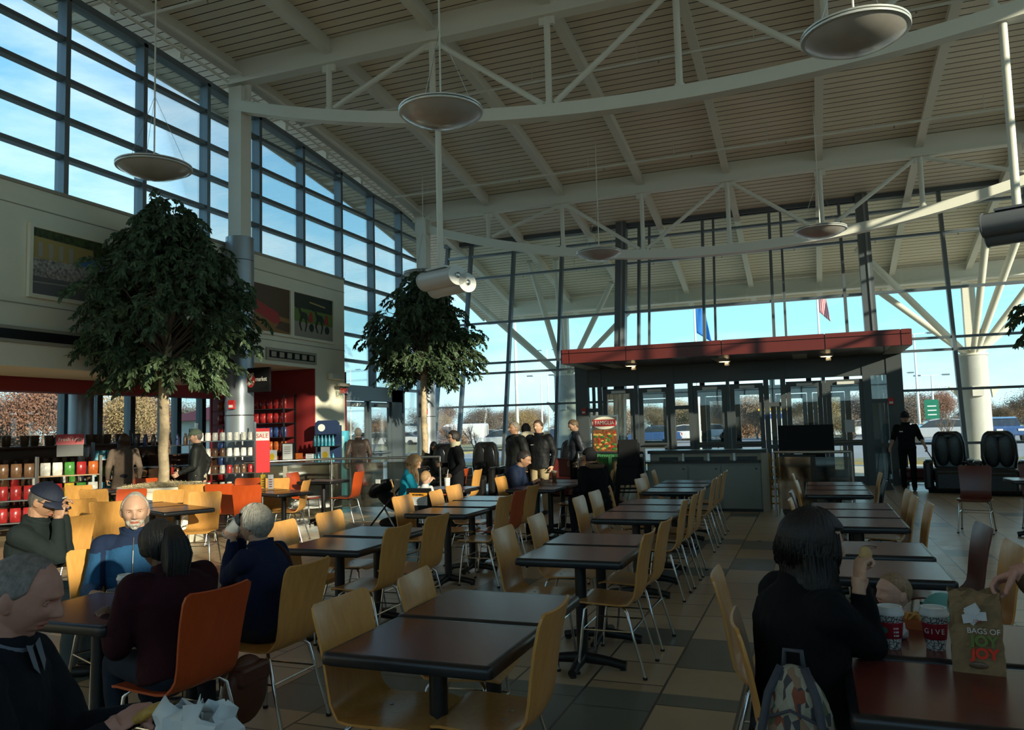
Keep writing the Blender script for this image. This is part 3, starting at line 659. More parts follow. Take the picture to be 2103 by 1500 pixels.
for x, y, l in (
 (-1.47, 2.94, 'empty burgundy table nearest the camera in the middle'), (-1.49, 3.57, 'empty burgundy table directly behind the nearest middle table'),
 (-1.50, 5.15, 'front table of the middle pair with sky sheen on its left half'), (-1.53, 5.80, 'rear table of the middle pair, beyond the front one with sheen'),
 (-1.58, 7.33, 'front table of the middle group of three'), (-1.60, 7.98, 'centre table of the middle group of three'), (-1.63, 8.66, 'rear table of the middle group of three'),
 (-1.70, 10.2, 'front table of the far three before the grey cabinet'), (-1.72, 10.95, 'centre table of the far three before the grey cabinet'), (-1.74, 11.68, 'rear table of the far three, closest to the grey cabinet'),
 (-3.42, 5.20, 'front table of the pair behind the grey haired woman'), (-3.50, 5.90, 'rear bluish shining table of the pair behind the grey haired woman'),
 (-3.60, 7.48, 'front table of the left centre row of three'), (-3.65, 8.22, 'centre table of the left centre row of three'), (-3.72, 8.90, 'rear table of the left centre row of three'),
 (-3.64, 10.45, 'table under the arms of the man in the navy jacket'), (-3.66, 11.12, 'table with the lone paper coffee cup'), (-3.68, 11.78, 'bright table top beyond the coffee cup'),
 (0.42, 2.82, 'reflecting table at the lower right corner with the brown paper bag'), (0.42, 3.46, 'table at the lower right holding the two red sleeved cups'),
 (0.31, 4.95, 'empty table just behind the baby'), (0.31, 5.72, 'empty table second behind the baby, with a crumb on it'),
 (0.32, 7.10, 'front table of the right group of three in the second aisle'), (0.32, 7.76, 'centre table of the right group of three in the second aisle'), (0.32, 8.42, 'rear table of the right group of three in the second aisle'),
 (0.25, 9.92, 'front table of the farthest right group below the black screen'), (0.25, 10.60, 'centre table of the farthest right group below the black screen'), (0.25, 11.28, 'rear table of the farthest right group below the black screen'),
 (-3.40, 3.02, 'table between the maroon sweater and the left edge, in front'), (-3.42, 3.68, 'table in front of the man in the blue fleece'),
 (-5.25, 2.9, 'dark table the man in the cap leans on'), (-1.15, 1.28, 'table below the frame holding the white paper bag'),
 (-8.15, 11.9, 'small dark table against the glass railing'), (2.75, 12.1, 'table at the far right edge near the massage chairs'),
 (-4.95, 10.4, 'table in front of the woman in the teal hoodie')): table(x, y, l)
u = Vector((math.cos(R_(-24)), math.sin(R_(-24)), 0)); c0 = Vector((-7.73, 7.62, 0))
for k, l in ((-1, 'left table of the sunlit angled row behind the man in blue'), (0, 'middle table of the sunlit angled row behind the man in blue'), (1, 'right table of the sunlit angled row, its corner pointing at the camera')):
    q = c0+u*k*0.75; table(q.x, q.y, l, R_(-24))
c0 = Vector((-7.6, 9.75, 0))
for k, l in ((-0.5, 'left table of the sunlit pair between the orange chairs'), (0.5, 'right table of the sunlit pair with the little menu stand')):
    q = c0+u*k*0.75; table(q.x, q.y, l, R_(-24))
c0 = Vector((-11.1, 9.72, 0)); table(c0.x, c0.y, 'table farthest left, by the snack racks', R_(-24))
# ================================================ CHAIRS
def make_chair(m_, name='plywood_chair'):
    t = thing(name, '', 'chair'); th = 0.011
    pr = [(0.225, 0.432), (0.205, 0.446), (0.17, 0.452), (0.05, 0.446), (-0.08, 0.440), (-0.135, 0.444), (-0.172, 0.462), (-0.196, 0.50), (-0.208, 0.56), (-0.222, 0.66), (-0.240, 0.76), (-0.262, 0.85), (-0.272, 0.878), (-0.277, 0.89)]
    hw = [0.17, 0.20, 0.208, 0.21, 0.205, 0.198, 0.19, 0.187, 0.187, 0.193, 0.200, 0.205, 0.198, 0.175]
    n = 9; top_, bot = [], []; M_ = len(pr)
    for i, (y, z) in enumerate(pr):
        a = Vector(pr[min(i+1, M_-1)]); b = Vector(pr[max(i-1, 0)]); d = (a-b).normalized(); nrm = Vector((d.y, -d.x)) # side normal
        if i < 5: nrm = Vector((0, 1)) if abs(d.y) < 0.5 else nrm
        nn = Vector((-d.y, d.x)); nn = -nn if (i < 6 and nn.y < 0) else nn
        if i >= 6 and nn.x < 0: nn = -nn
        for k in range(n):
            s = -1+2*k/(n-1); cv = 0.018*s*s if i >= 6 else 0.006*s*s
            p = Vector((s*hw[i], y+nn.x*cv, z+nn.y*cv))
            top_.append(p+Vector((0, nn.x*th/2, nn.y*th/2))); bot.append(p-Vector((0, nn.x*th/2, nn.y*th/2)))
    vs = top_+bot; o = len(top_); fs = []
    for i in range(M_-1):
        for k in range(n-1):
            a = i*n+k; fs.append((a, a+1, a+n+1, a+n)); fs.append((o+a, o+a+n, o+a+n+1, o+a+1))
        fs.append((i*n, i*n+n, o+i*n+n, o+i*n)); fs.append((i*n+n-1, o+i*n+n-1, o+i*n+2*n-1, i*n+2*n-1))
    for k in range(n-1): fs.append((k, o+k, o+k+1, k+1)); a = (M_-1)*n+k; fs.append((a, a+1, o+a+1, o+a))
    shell = MB().add(vs, fs).build('seat_shell', m_, t, smooth=35); legs_ = []
    for sx in (-1, 1):
        legs_.append(MB().tube([(sx*0.10, 0.10, 0.428), (sx*0.155, 0.135, 0.428), (sx*0.175, 0.155, 0.405), (sx*0.19, 0.178, 0.2), (sx*0.205, 0.20, 0.012)], 0.0095, 8).build('leg', chrome, t, smooth=50))
        legs_.append(MB().tube([(sx*0.10, -0.06, 0.424), (sx*0.155, -0.10, 0.424), (sx*0.175, -0.125, 0.40), (sx*0.19, -0.18, 0.2), (sx*0.205, -0.235, 0.012)], 0.0095, 8).build('leg', chrome, t, smooth=50))
    s = MB(); q = [(0.184, 0.170, 0.28), (-0.184, 0.170, 0.28), (-0.184, -0.158, 0.28), (0.184, -0.158, 0.28)]
    for i in range(4): s.tube([q[i], q[(i+1) % 4]], 0.0055, 6)
    s.build('stretcher_ring', chrome, t, smooth=50)
    MB().bx(-0.11, 0.11, -0.07, 0.11, 0.418, 0.432).build('under_bracket', black, t)
    for x, y in ((0.05, 0.09), (-0.05, 0.09), (0.05, -0.04), (-0.05, -0.04)): MB().lathe([(0.009, 0), (0.007, 0.003)], 10, (x, y, 0.448+0.002*(y > 0))).build('bolt', steel, shell)
    for (x, y), lg in zip(((-0.205, 0.2), (-0.205, -0.235), (0.205, 0.2), (0.205, -0.235)), legs_): MB().lathe([(0.015, 0), (0.015, 0.014)], 12, (x, y, 0)).build('foot_glide', rubber, lg)
    return t
protos = {}
def chair(bx_, by_, az, col, label, off=0.27):
    m_ = {'w': ply, 'o': ply_o, 'd': ply_d, 'k': black}[col]; a = R_(az); x, y = bx_+math.sin(a)*off, by_+math.cos(a)*off
    g = {'w': 'beech plywood cafe chairs', 'o': 'orange plywood cafe chairs', 'd': 'dark red plywood cafe chairs', 'k': 'black cafe chairs'}[col]
    if col not in protos:
        t = make_chair(m_); protos[col] = t; t.location = (x, y, 0); t.rotation_euler.z = -a; t['label'] = label; t['group'] = g; return t
    return dup(protos[col], (x, y, 0), -a, label, g)
W, B_ = 'beech plywood chair ', 'seen from behind'
for a in (
 (-1.95, 2.95, 92, 'w', W+'left of the nearest middle table, seat facing right'), (-1.90, 3.52, 84, 'w', W+'whose rounded back shows over the second middle table'),
 (-0.97, 3.02, 268, 'w', W+'right of the nearest middle table, seat facing left'), (-2.60, 3.68, 270, 'w', W+'the grey haired woman sits on'),
 (-2.60, 2.98, 274, 'o', 'orange plywood chair under the woman in the maroon sweater'),
 (-2.88, 5.19, 270, 'w', W+'at the right side of the table behind the grey haired woman'), (-2.91, 5.90, 272, 'w', W+'at the right side of the bluish shining table'),
 (-4.07, 6.00, 90, 'w', W+'left of the bluish shining table'), (-4.05, 5.29, 88, 'w', W+'half hidden by the grey haired woman'),
 (-2.10, 5.22, 90, 'w', W+'left of the sheen table, front one of its side'), (-2.12, 5.99, 88, 'w', W+'left of the sheen pair, rear one of its side'),
 (-1.02, 5.20, 270, 'w', W+'right of the sheen table, its seat pulled out'), (-1.02, 5.85, 272, 'w', W+'right of the sheen pair, just behind the pulled out one'),
 (-1.11, 7.42, 270, 'w', W+'right of the middle three, nearest'), (-1.10, 8.02, 270, 'w', W+'right of the middle three, centre'), (-1.10, 8.60, 268, 'w', W+'right of the middle three, farthest'),
 (-1.16, 10.21, 270, 'w', W+'right of the far three, nearest'), (-1.17, 10.93, 268, 'w', W+'right of the far three, centre'), (-1.18, 11.75, 270, 'w', W+'right of the far three, by the grey cabinet door'),
 (-2.22, 7.58, 90, 'w', W+'left of the middle three, nearest'), (-2.23, 8.23, 92, 'w', W+'left of the middle three, centre'), (-2.20, 8.84, 75, 'w', W+'left of the middle three, turned toward the camera'),
 (-2.29, 11.17, 90, 'w', W+'left of the far three, centre'), (-2.29, 11.93, 86, 'w', W+'left of the far three, by the grey cabinet'), (-2.14, 10.2, 98, 'w', W+'left of the far three, nearest, its back turned edge on'),
 (-3.10, 11.35, 268, 'w', W+'between the coffee cup table and the parka'), (-2.95, 12.2, 262, 'w', W+'behind the fur hooded parka'),
 (-4.19, 7.55, 92, 'w', W+'at the left front corner of the left centre row'), (-4.12, 8.22, 84, 'w', W+'with rounded top beside the high chair'), (-4.26, 9.00, 92, 'w', W+'left of the left centre row, in front of the standing woman'),
 (-2.98, 7.62, 270, 'w', W+'right of the left centre row, in front of the orange one'), (-3.08, 8.33, 270, 'o', 'single orange plywood chair right of the left centre row'), (-3.18, 9.05, 272, 'w', W+'right of the left centre row, by the navy jacket man'),
 (-4.24, 10.55, 90, 'w', W+'left of the navy jacket man, front'), (-4.45, 11.1, 90, 'w', W+'under the man in the navy jacket'), (-5.75, 12.75, 262, 'o', 'orange plywood chair behind the woman in sunglasses'), (-5.35, 12.4, 266, 'w', W+'right of the woman in sunglasses'),
 (-0.27, 10.90, 90, 'w', W+'left of the farthest right group, rear'), (-0.21, 9.7, 92, 'w', W+'left of the farthest right group, front'), (-0.23, 8.30, 90, 'd', 'dark red plywood chair left of the right three, rear'), (-0.22, 7.48, 90, 'w', W+'left of the right three, half behind the long haired woman'),
 (0.81, 11.15, 270, 'w', W+'right of the farthest right group'), (0.76, 9.85, 270, 'k', 'black plywood chair on the right of the farthest right group'),
 (0.86, 8.50, 268, 'w', W+'right of the right three, farthest'), (0.84, 7.85, 270, 'w', W+'right of the right three, centre'), (0.88, 7.22, 270, 'w', W+'right of the right three, nearest'),
 (1.02, 5.86, 266, 'd', 'dark red plywood chair at the right of the empty pair'), (1.02, 5.05, 268, 'w', W+'at the right edge beside the dark red one'),
 (2.12, 12.7, 195, 'd', 'dark red plywood chair by the massage chairs'), (2.9, 12.95, 182, 'd', 'dark red plywood chair at the far right edge'),
 (-0.47, 3.86, 88, 'w', W+'left of the long haired woman, its empty seat showing'), (-0.30, 2.98, 84, 'w', W+'the long haired woman sits on'),
 (-10.45, 8.85, 336, 'w', W+'sunlit, second from the left by the snack racks'), (-9.35, 8.15, 340, 'w', W+'sunlit, left of the ficus planter'), (-10.7, 10.4, 156, 'o', 'orange plywood chair in front of the brown shelves'), (-8.75, 8.27, 156, 'o', 'orange plywood chair behind the left table of the sunlit row'),
 (-8.08, 6.85, 336, 'w', W+'sunlit, near the camera side of the left angled table'), (-7.38, 6.62, 336, 'w', W+'half hidden by the head of the man in blue'), (-7.98, 8.15, 156, 'w', W+'behind the man in blue, facing him over the table'), (-8.45, 9.05, 336, 'w', W+'tall looking beside the ficus trunk base'),
 (-7.15, 7.9, 156, 'w', W+'pale sunlit, at the right end of the angled row'), (-8.05, 9.15, 336, 'o', 'orange plywood chair left of the sunlit pair'), (-8.55, 10.4, 158, 'o', 'orange plywood chair behind the sunlit pair, left'), (-7.40, 8.95, 336, 'o', 'orange plywood chair in front of the sunlit pair, right'),
 (-7.95, 10.35, 156, 'w', W+'behind the sunlit pair, by the menu stand'), (-7.05, 9.9, 250, 'w', W+'at the right end of the sunlit pair, side view'),
 (-7.45, 12.0, 262, 'o', 'orange backed chair at the right of the railing table'), (-8.75, 11.8, 84, 'o', 'orange plywood chair at the left of the railing table'), (-6.35, 5.35, 282, 'w', W+'seen edge on, beside the man in the cap'),
 (-5.55, 3.75, 160, 'w', W+'under the man in the cap'), (-4.35, 3.85, 112, 'w', W+'under the man in the blue fleece'), (-5.65, 9.9, 60, 'w', W+'under the woman in the teal hoodie')):
    chair(*a)
# ================================================ FICUS TREES
def ficus(x, y, zb, H, R, label, seed, n=150, minx=-9, planter=True, zc=None, lobes=None):
    rnd = random.Random(seed); t = thing('ficus_tree', label, 'tree', (x, y, zb))
    zc = zc or H*0.42
    P = [(0, 0, 0), (0.015, 0, 0.25), (-0.02, 0.01, 0.55), (0.015, 0, 0.9), (-0.01, 0, 1.25), (0.0, 0, zc+0.1), (0.05, 0.02, zc+0.5), (0, 0, H*0.75)]
    tr = MB().tube(P, [0.088, 0.078, 0.074, 0.076, 0.074, 0.078, 0.06, 0.03], 14)
    for (a, z, l) in ((0.3, 1.3, 0.10), (2.6, 0.75, 0.03)): tr.ell((0.06*math.cos(a), 0.06*math.sin(a), z), (0.035, 0.035, 0.06))
    tr.build('trunk', bark, t, smooth=60)
    br = MB(); lf = MB(); vs = []; fs = []
    def leaf(p, d, s):
        if p.x < minx-0.08: return
        d = d.normalized(); sd_ = d.cross(Vector((rnd.uniform(-1, 1), rnd.uniform(-1, 1), rnd.uniform(-0.2, 1)))).normalized(); nn = sd_.cross(d)
        o = len(vs); a = p+d*s*0.35; fold = nn*s*0.06
        vs.extend([p, a+sd_*s*0.22-fold, p+d*s*0.75+sd_*s*0.15-fold, p+d*s*1.05, p+d*s*0.75-sd_*s*0.15-fold, a-sd_*s*0.22-fold])
        fs.append((o, o+1, o+2, o+3)); fs.append((o, o+3, o+4, o+5))
    for i in range(n):
        # sprays start on the limbs and droop at their ends; umbrella outline
        u_ = rnd.random(); ph = rnd.uniform(0, 2*math.pi); lz = u_**0.9
        hz = zc+lz*(H-zc)*0.95
        prof = (0.50+0.50*math.sin(math.pi/2*lz/0.34)) if lz < 0.34 else (1-((lz-0.34)/0.66)**1.35)**0.85
        rr = R*prof*(0.62+0.38*rnd.random()**0.6)*(0.88+0.20*math.sin(2*ph+seed)*(0.5+lz)+0.17*math.sin(3*ph+5*lz+seed))
        e_ = Vector((rr*math.cos(ph), rr*math.sin(ph), hz-0.10*rr))
        if e_.x < minx: e_.x = minx+0.15*rnd.random()
        s_ = Vector((0.02, 0, zc+0.05+(e_.z-zc)*0.45)); m_ = (s_+e_)/2+Vector((0, 0, 0.22*rr+0.05))
        if i % 2 == 0: br.tube([s_, m_, e_], [0.016, 0.010, 0.004], 5)
        k_ = 5
        for j in range(k_):
            f = 0.45+0.6*j/k_; b = (s_*(1-f)**2+m_*2*f*(1-f)+e_*f*f) if f <= 1 else e_
            L_ = rnd.uniform(0.20, 0.42); dr = Vector((math.cos(ph)+rnd.uniform(-.8, .8), math.sin(ph)+rnd.uniform(-.8, .8), rnd.uniform(-0.2, .5))).normalized()
            q = b.copy(); st = L_/12
            for w_ in range(13):
                d_ = (dr+Vector((0, 0, -0.14*w_))).normalized(); q = q+d_*st
                for z_ in range(2): leaf(q, d_*0.7+Vector((rnd.uniform(-.8, .8), rnd.uniform(-.8, .8), rnd.uniform(-.9, .1))), rnd.uniform(0.065, 0.115))
    lf.add(vs, fs); br.build('branches', dbark, t, smooth=60); lf.build('foliage', leafm, t, fix=False)
    return t
ficus(-9.45, 9.52, 0.84, 4.80, 1.92, 'big potted ficus on the left in front of the cream wall, lower leaves sunlit', 3, 360, minx=-0.85, zc=1.62)
ficus(-8.75, 17.0, 0.4, 5.35, 1.75, 'second ficus farther back in front of the glass corner, lower leaves sunlit', 11, 300, minx=-1.5, zc=2.35)
ficus(3.95, 13.1, 0.4, 3.9, 1.45, 'ficus at the right edge of which only outer leaves show', 5, 110, zc=2.2)
for x, y, h, r, l in ((-9.45, 9.52, 0.84, 0.62, 'low planter filled with straw mulch round the big ficus trunk'), (-8.75, 17.0, 0.42, 0.7, 'planter of the far ficus behind the railing'), (3.95, 13.1, 0.42, 0.6, 'planter of the ficus at the right edge')):
    t = thing('planter', l, 'planter', (x, y, 0)); MB().lathe([(r, 0), (r*1.02, h-0.06), (r*1.05, h-0.05), (r*1.05, h), (r*0.93, h), (r*0.93, h-0.05)], 40).build('tub', plaster, t, smooth=40)
    g = MB(); rnd = random.Random(4)
    g.lathe([(r*0.93, h-0.06), (r*0.8, h-0.01), (r*0.4, h+0.035), (0.02, h+0.06)], 40)
    for i in range(1500 if r > 0.61 and x < -9 else 200):
        a = rnd.uniform(0, 6.28); q = r*0.9*math.sqrt(rnd.random()); p = Vector((q*math.cos(a), q*math.sin(a), h+0.06*(1-q/r))); d = Vector((rnd.uniform(-1, 1), rnd.uniform(-1, 1), rnd.uniform(-.1, .35))).normalized()*rnd.uniform(0.02, 0.05)
        g.tube([p-d, p+d], 0.003, 3, False)
    tag(g.build('mulch', mulch, t), kind='stuff')
# ================================================ GLASS RAILINGS
def railing(pts, label, h=1.07, posts=None, grp=None):
    t = thing('glass_railing', label, 'railing', (pts[0][0], pts[0][1], 0)); o = Vector((pts[0][0], pts[0][1], 0))
    P = [Vector((x, y, 0))-o for x, y in pts]
    MB().tube([p+Vector((0, 0, h)) for p in P], 0.024, 12).build('top_rail', steel, t, smooth=50)
    for i, p in enumerate(P):
        if i % 2 == 0 or i == len(P)-1: MB().tube([p, p+Vector((0, 0, h))], 0.02, 10).build('post', steel, t, smooth=50)
    for i in range(len(P)-1):
        a, b = P[i], P[i+1]; d = (b-a).normalized()*0.04; MB().beam(a+d+Vector((0, 0, 0.56)), b-d+Vector((0, 0, 0.56)), 0.012, 0.86).build('glass_panel', railglass, t)
p_ = [atz(490, 951, 1.07), atz(585, 947, 1.07), atz(680, 943, 1.07), atz(790, 941, 1.07), atz(903, 938, 1.07)]
railing([(p.x, p.y) for p in p_], 'long smoked glass railing with steel top rail between market and tables')
p_ = [atz(1187, 930, 1.07), atz(1252, 930, 1.07), atz(1322, 930, 1.07)]
railing([(p.x, p.y) for p in p_], 'short glass railing in front of the pizza sign')
p_ = [atz(1588, 929, 1.07), atz(1668, 929, 1.07), atz(1748, 928, 1.07)]
railing([(p.x, p.y) for p in p_], 'short glass railing right of the grey cabinet, before the black screen')
# ================================================ CONDIMENT CABINET
cabm = mat('grey_laminate', (0.20, 0.225, 0.20), 0.5, var=0.03); ctop = mat('dark_counter', (0.03, 0.028, 0.026), 0.25)
t = thing('condiment_cabinet', 'long grey three door cabinet with dark stepped counter top and condiment openings', 'cabinet', (-1.86, 14.55, 0))
MB().bx(-1.02, 1.02, 0, 0.6, 0.05, 0.86).build('body', cabm, t); MB().bx(-1.05, 1.0, -0.03, 0.35, 0.86, 0.90).build('lower_counter', ctop, t)
MB().bx(-1.02, 1.03, 0.30, 0.75, 0.86, 1.03).build('raised_back', plaster_d, t); MB().bx(-1.06, 1.08, 0.26, 0.8, 1.03, 1.09).build('upper_counter', ctop, t)
MB().bx(1.0, 1.09, -0.02, 0.75, 0, 1.03).build('end_panel', plaster_d, t); MB().bx(-1.0, 1.0, 0.04, 0.5, 0, 0.06).build('plinth', black, t)
for i, (a, b) in enumerate(((-1.01, -0.28), (-0.27, 0.30), (0.31, 0.99))):
    d = MB().bx(a+0.008, b-0.008, -0.02, 0.0, 0.06, 0.82).build('door', cabm, t, bevel=0.003); MB().box((b-0.08, -0.025, 0.76), (0.03, 0.012, 0.03)).build('lock', black, d)
for i in range(4): MB().bx(-0.85+i*0.47, -0.5+i*0.47, 0.285, 0.301, 0.905, 0.965).build('slot', black, t)
for i in range(3): MB().bx(-0.42+i*0.46, -0.38+i*0.46, 0.27, 0.301, 0.9, 1.03).build('divider', steel, t)
# black screen + waste cabinet
p = atz(1655, 1045, 0)
t = thing('black_screen', 'wide black screen panel seen from behind above the right railing', 'screen', (p.x+0.0, 14.9, 0)); x0 = aty(1598, 900, 14.9).x-p.x; x1 = aty(1712, 900, 14.9).x-p.x
z0 = aty(1655, 928, 14.9).z; z1 = aty(1655, 873, 14.9).z
MB().bx(x0, x1, -0.04, 0.04, z0, z1).build('panel', blackp, t, bevel=0.006); MB().bx((x0+x1)/2-0.03, (x0+x1)/2+0.03, -0.02, 0.02, 0, z0).build('stand_post', black, t); MB().box(((x0+x1)/2, 0, 0.015), (0.6, 0.4, 0.03)).build('foot', black, t)
t = thing('waste_cabinet', 'dark brown waste cabinet standing under the black screen', 'cabinet', (x0+p.x+0.32, 14.3, 0)); brm = mat('brown_laminate', (0.07, 0.058, 0.045), 0.4)
MB().bx(-0.28, 0.28, -0.2, 0.25, 0.04, 0.98).build('body', brm, t, bevel=0.01); MB().bx(-0.29, 0.29, -0.22, 0.27, 0.98, 1.01).build('top', ctop, t); MB().bx(-0.26, 0.26, -0.18, 0.23, 0, 0.04).build('plinth', black, t)
ye = mat('yellow_plastic', (0.62, 0.30, 0.02), 0.45)
p = atz(1593, 1046, 0); t = thing('step_ladder', 'yellow orange slatted folding rack beside the grey cabinet', 'ladder', (p.x, p.y, 0))
for s in (-1, 1): MB().box((s*0.07, 0, 0.5), (0.03, 0.05, 1.0)).build('rail', ye, t)
for i in range(7): MB().box((0, 0, 0.1+i*0.13), (0.14, 0.05, 0.03)).build('rung', ye, t)
# high chairs (black, stacked)
def highchair(loc, rz, label, grp=None, tray=True, mm=blackp):
    t = thing('high_chair', label, 'high chair', loc, rz, grp)
    for sx in (-1, 1):
        for sy in (-1, 1): MB().tube([(sx*0.17, sy*0.13, 0.56), (sx*0.25, sy*0.24, 0.0)], 0.017, 8).build('leg', mm, t, smooth=50)
        MB().bx(sx*0.18-0.015, sx*0.18+0.015, -0.15, 0.16, 0.54, 0.76).build('side_panel', mm, t, bevel=0.008)
    MB().bx(-0.18, 0.18, -0.15, 0.17, 0.53, 0.56).build('seat', mm, t, bevel=0.008); MB().bx(-0.18, 0.18, -0.17, -0.14, 0.5, 0.84).build('backrest', mm, t, bevel=0.01)
    MB().tube([(-0.18, 0.16, 0.76), (0.18, 0.16, 0.76)], 0.018, 8).build('front_bar', mm, t, smooth=50)
    for z in (0.18, 0.36): MB().bx(-0.22, 0.22, -0.2, -0.185, z, z+0.03).build('crossbar', mm, t)
    return t
p = atz(1293, 1052, 0)
for k in range(3): highchair((p.x, p.y+0.05*k, 0.24*k+0.0), R_(8), ['bottom black high chair of the stack beside the grey cabinet', 'middle black high chair of the stack beside the grey cabinet', 'top black high chair of the stack beside the grey cabinet'][k], 'stacked high chairs by the pizza sign')
p = atz(1676, 1052, 0)
for k in range(2): highchair((p.x, p.y-0.2+0.04*k, 0.2*k), R_(5), ['lower black high chair under the black screen', 'upper black high chair under the black screen'][k], 'stacked high chairs under the screen')
hc = highchair((-4.83, 9.35, 0), R_(0), 'black high chair with an orange and white warning label, child inside')
for z_, m_, dz in ((0.70, mat('label_white', (0.6, 0.6, 0.58), 0.5), 0.16), (0.755, mat('label_orange', (0.75, 0.30, 0.02), 0.5), 0.05)):
    MB().box((0, -0.174, z_), (0.26, 0.004 if dz > 0.1 else 0.006, dz)).build('warning_label', m_, hc)
text('label_text', 'WARNING', 0.035, (0, -0.179, 0.755), basis((1, 0, 0), (0, -1, 0)), black, hc)
for k in range(4): MB().box((0.02, -0.177, 0.715-0.025*k), (0.18-0.02*k, 0.003, 0.006)).build('label_print', mat('print_grey', (0.2, 0.2, 0.2), 0.6), hc)
# pizza sign stand
p = aty(1245, 960, 15.9); W_ = aty(1273, 900, 15.9).x-aty(1218, 900, 15.9).x; zt = aty(1245, 853, 15.9).z
t = thing('sign_stand', 'tall free standing pizza advertising sign with red name plate', 'sign', (p.x, 15.9, 0), R_(0)); h2 = W_/2
MB().bx(-h2, h2, -0.03, 0.03, 0.05, zt).build('sign_frame', steel, t); MB().bx(-h2+0.03, h2-0.03, -0.036, -0.03, 0.1, zt-0.03).build('poster_sheet', mat('sign_grey', (0.12, 0.12, 0.11), 0.4), t)
MB().box((0, 0, 0.03), (W_, 0.4, 0.05)).build('base', black, t)
ov = [(0.46*W_*math.cos(a), zt-0.16+0.13*math.sin(a)) for a in np.linspace(0, 2*math.pi, 28, endpoint=False)]
MB().prism(ov, -0.040, -0.037, 'y').build('pale_oval', plaster, t); MB().bx(-h2+0.045, h2-0.045, -0.046, -0.042, zt-0.23, zt-0.09).build('name_plate', mat('sign_red', (0.45, 0.03, 0.03), 0.4), t)
text('lettering', 'FAMIGLIA', 0.115, (0, -0.05, zt-0.16), basis((1, 0, 0), (0, -1, 0)), mat('sign_white', (0.75, 0.72, 0.65), 0.5), t, sx=0.82)
MB().bx(-h2+0.035, h2-0.035, -0.040, -0.037, zt-0.76, zt-0.30).build('food_picture', mat('food_brown', (0.20, 0.07, 0.02), 0.5, var=0.7, vs_=20), t)
for k in range(46):
    a = random.Random(k); MB().ell((a.uniform(-h2+0.06, h2-0.06), -0.041, zt-0.36-a.random()*0.36), (0.03+0.01*(k % 3), 0.005, 0.018+0.006*(k % 3)), None, 10, 6).build('printed_topping', [mat('tomato', (0.5, 0.04, 0.02), 0.4), mat('cheese', (0.55, 0.32, 0.08), 0.5), mat('basil', (0.05, 0.15, 0.03), 0.5)][k % 3], t, smooth=True)
MB().bx(-h2+0.035, h2-0.035, -0.040, -0.037, 0.12, zt-0.77).build('green_panel', mat('sign_green', (0.02, 0.10, 0.04), 0.4), t); text('lettering', 'Pizzeria', 0.12, (0, -0.045, zt-0.84), basis((1, 0, 0), (0, -1, 0)), mat('sign_green_light', (0.12, 0.35, 0.14), 0.5), t)
# ================================================ MASSAGE CHAIRS
def massage():
    t = thing('massage_chair', '', 'massage chair', group='black leather massage chairs')
    b = MB(); pf = [(-0.27, 0.45), (0.27, 0.45), (0.33, 0.75), (0.32, 1.05), (0.27, 1.24), (0.18, 1.30), (-0.18, 1.30), (-0.27, 1.24), (-0.32, 1.05), (-0.33, 0.75)]
    b.prism(pf, -0.42, -0.24, 'y'); b.xf(Matrix.Translation((0, -0.02, 0)) @ Matrix.Shear('XY', 4, (0, 0)) @ Matrix.Rotation(R_(6), 4, 'X') @ Matrix.Translation((0, 0.06, 0))); b.build('backrest', leather, t, bevel=0.05)
    for s in (-1, 1): MB().ell((s*0.12, -0.27, 0.86), (0.155, 0.04, 0.36)).build('back_cushion', leather, t, smooth=True)
    MB().ell((0, -0.32, 1.16), (0.2, 0.07, 0.10)).build('head_pillow', leather, t, smooth=True)
    MB().bx(-0.30, 0.30, -0.3, 0.35, 0.32, 0.52).build('seat', leather, t, bevel=0.06)
    for s in (-1, 1): MB().bx(s*0.40-0.09, s*0.40+0.09, -0.35, 0.38, 0.06, 0.68).build('armrest', leather, t, bevel=0.06); MB().bx(s*0.40-0.05, s*0.40+0.05, -0.1, 0.3, 0.68, 0.70).build('arm_trim', steel, t)
    MB().bx(-0.28, 0.28, 0.32, 0.52, 0.06, 0.45).build('leg_rest', leather, t, bevel=0.05); MB().bx(-0.42, 0.42, -0.3, 0.35, 0, 0.1).build('base', blackp, t)
    return t
mc = massage(); first = True
for (px, y, az, l) in ((905, 16.1, 172, 'massage chair with the seated dark haired figure, far left by the glass'), (985, 17.0, 178, 'massage chair behind the woman in sunglasses'), (1064, 17.2, 178, 'massage chair behind the man looking left'), (1165, 17.6, 185, 'massage chair behind the man in the puffer jacket'), (1948, 18.9, 188, 'shiny black massage chair right of the cleaner'), (2052, 18.3, 190, 'black massage chair at the right edge')):
    p = aty(px, 930, y)
    if first: mc.location = (p.x, p.y, 0); mc.rotation_euler.z = -R_(az); mc['label'] = l; first = False
    else: dup(mc, (p.x, p.y, 0), -R_(az), l)
p = aty(1905, 980, 19.6); t = thing('bench', 'low maroon upholstered bench behind the cleaner', 'bench', (p.x, p.y, 0)); mar = mat('maroon_vinyl', (0.13, 0.018, 0.016), 0.4)
MB().bx(-0.55, 0.55, -0.3, 0.3, 0.2, 0.47).build('cushion', mar, t, bevel=0.08)
for sx in (-1, 1):
    for sy in (-1, 1): MB().tube([(sx*0.45, sy*0.22, 0.2), (sx*0.48, sy*0.24, 0)], 0.02, 8).build('leg', ply_o, t)
p = aty(1155, 975, 16.2); t = thing('bench', 'maroon upholstered seat beside the puffer jacket man', 'bench', (p.x, p.y, 0)); MB().bx(-0.4, 0.4, -0.3, 0.3, 0.15, 0.5).build('cushion', mar, t, bevel=0.08); MB().bx(-0.4, 0.4, 0.25, 0.38, 0.3, 0.9).build('backrest', mar, t, bevel=0.06)
for sx in (-1, 1): MB().tube([(sx*0.3, 0, 0.16), (sx*0.3, 0, 0)], 0.02, 8).build('leg', steel, t)
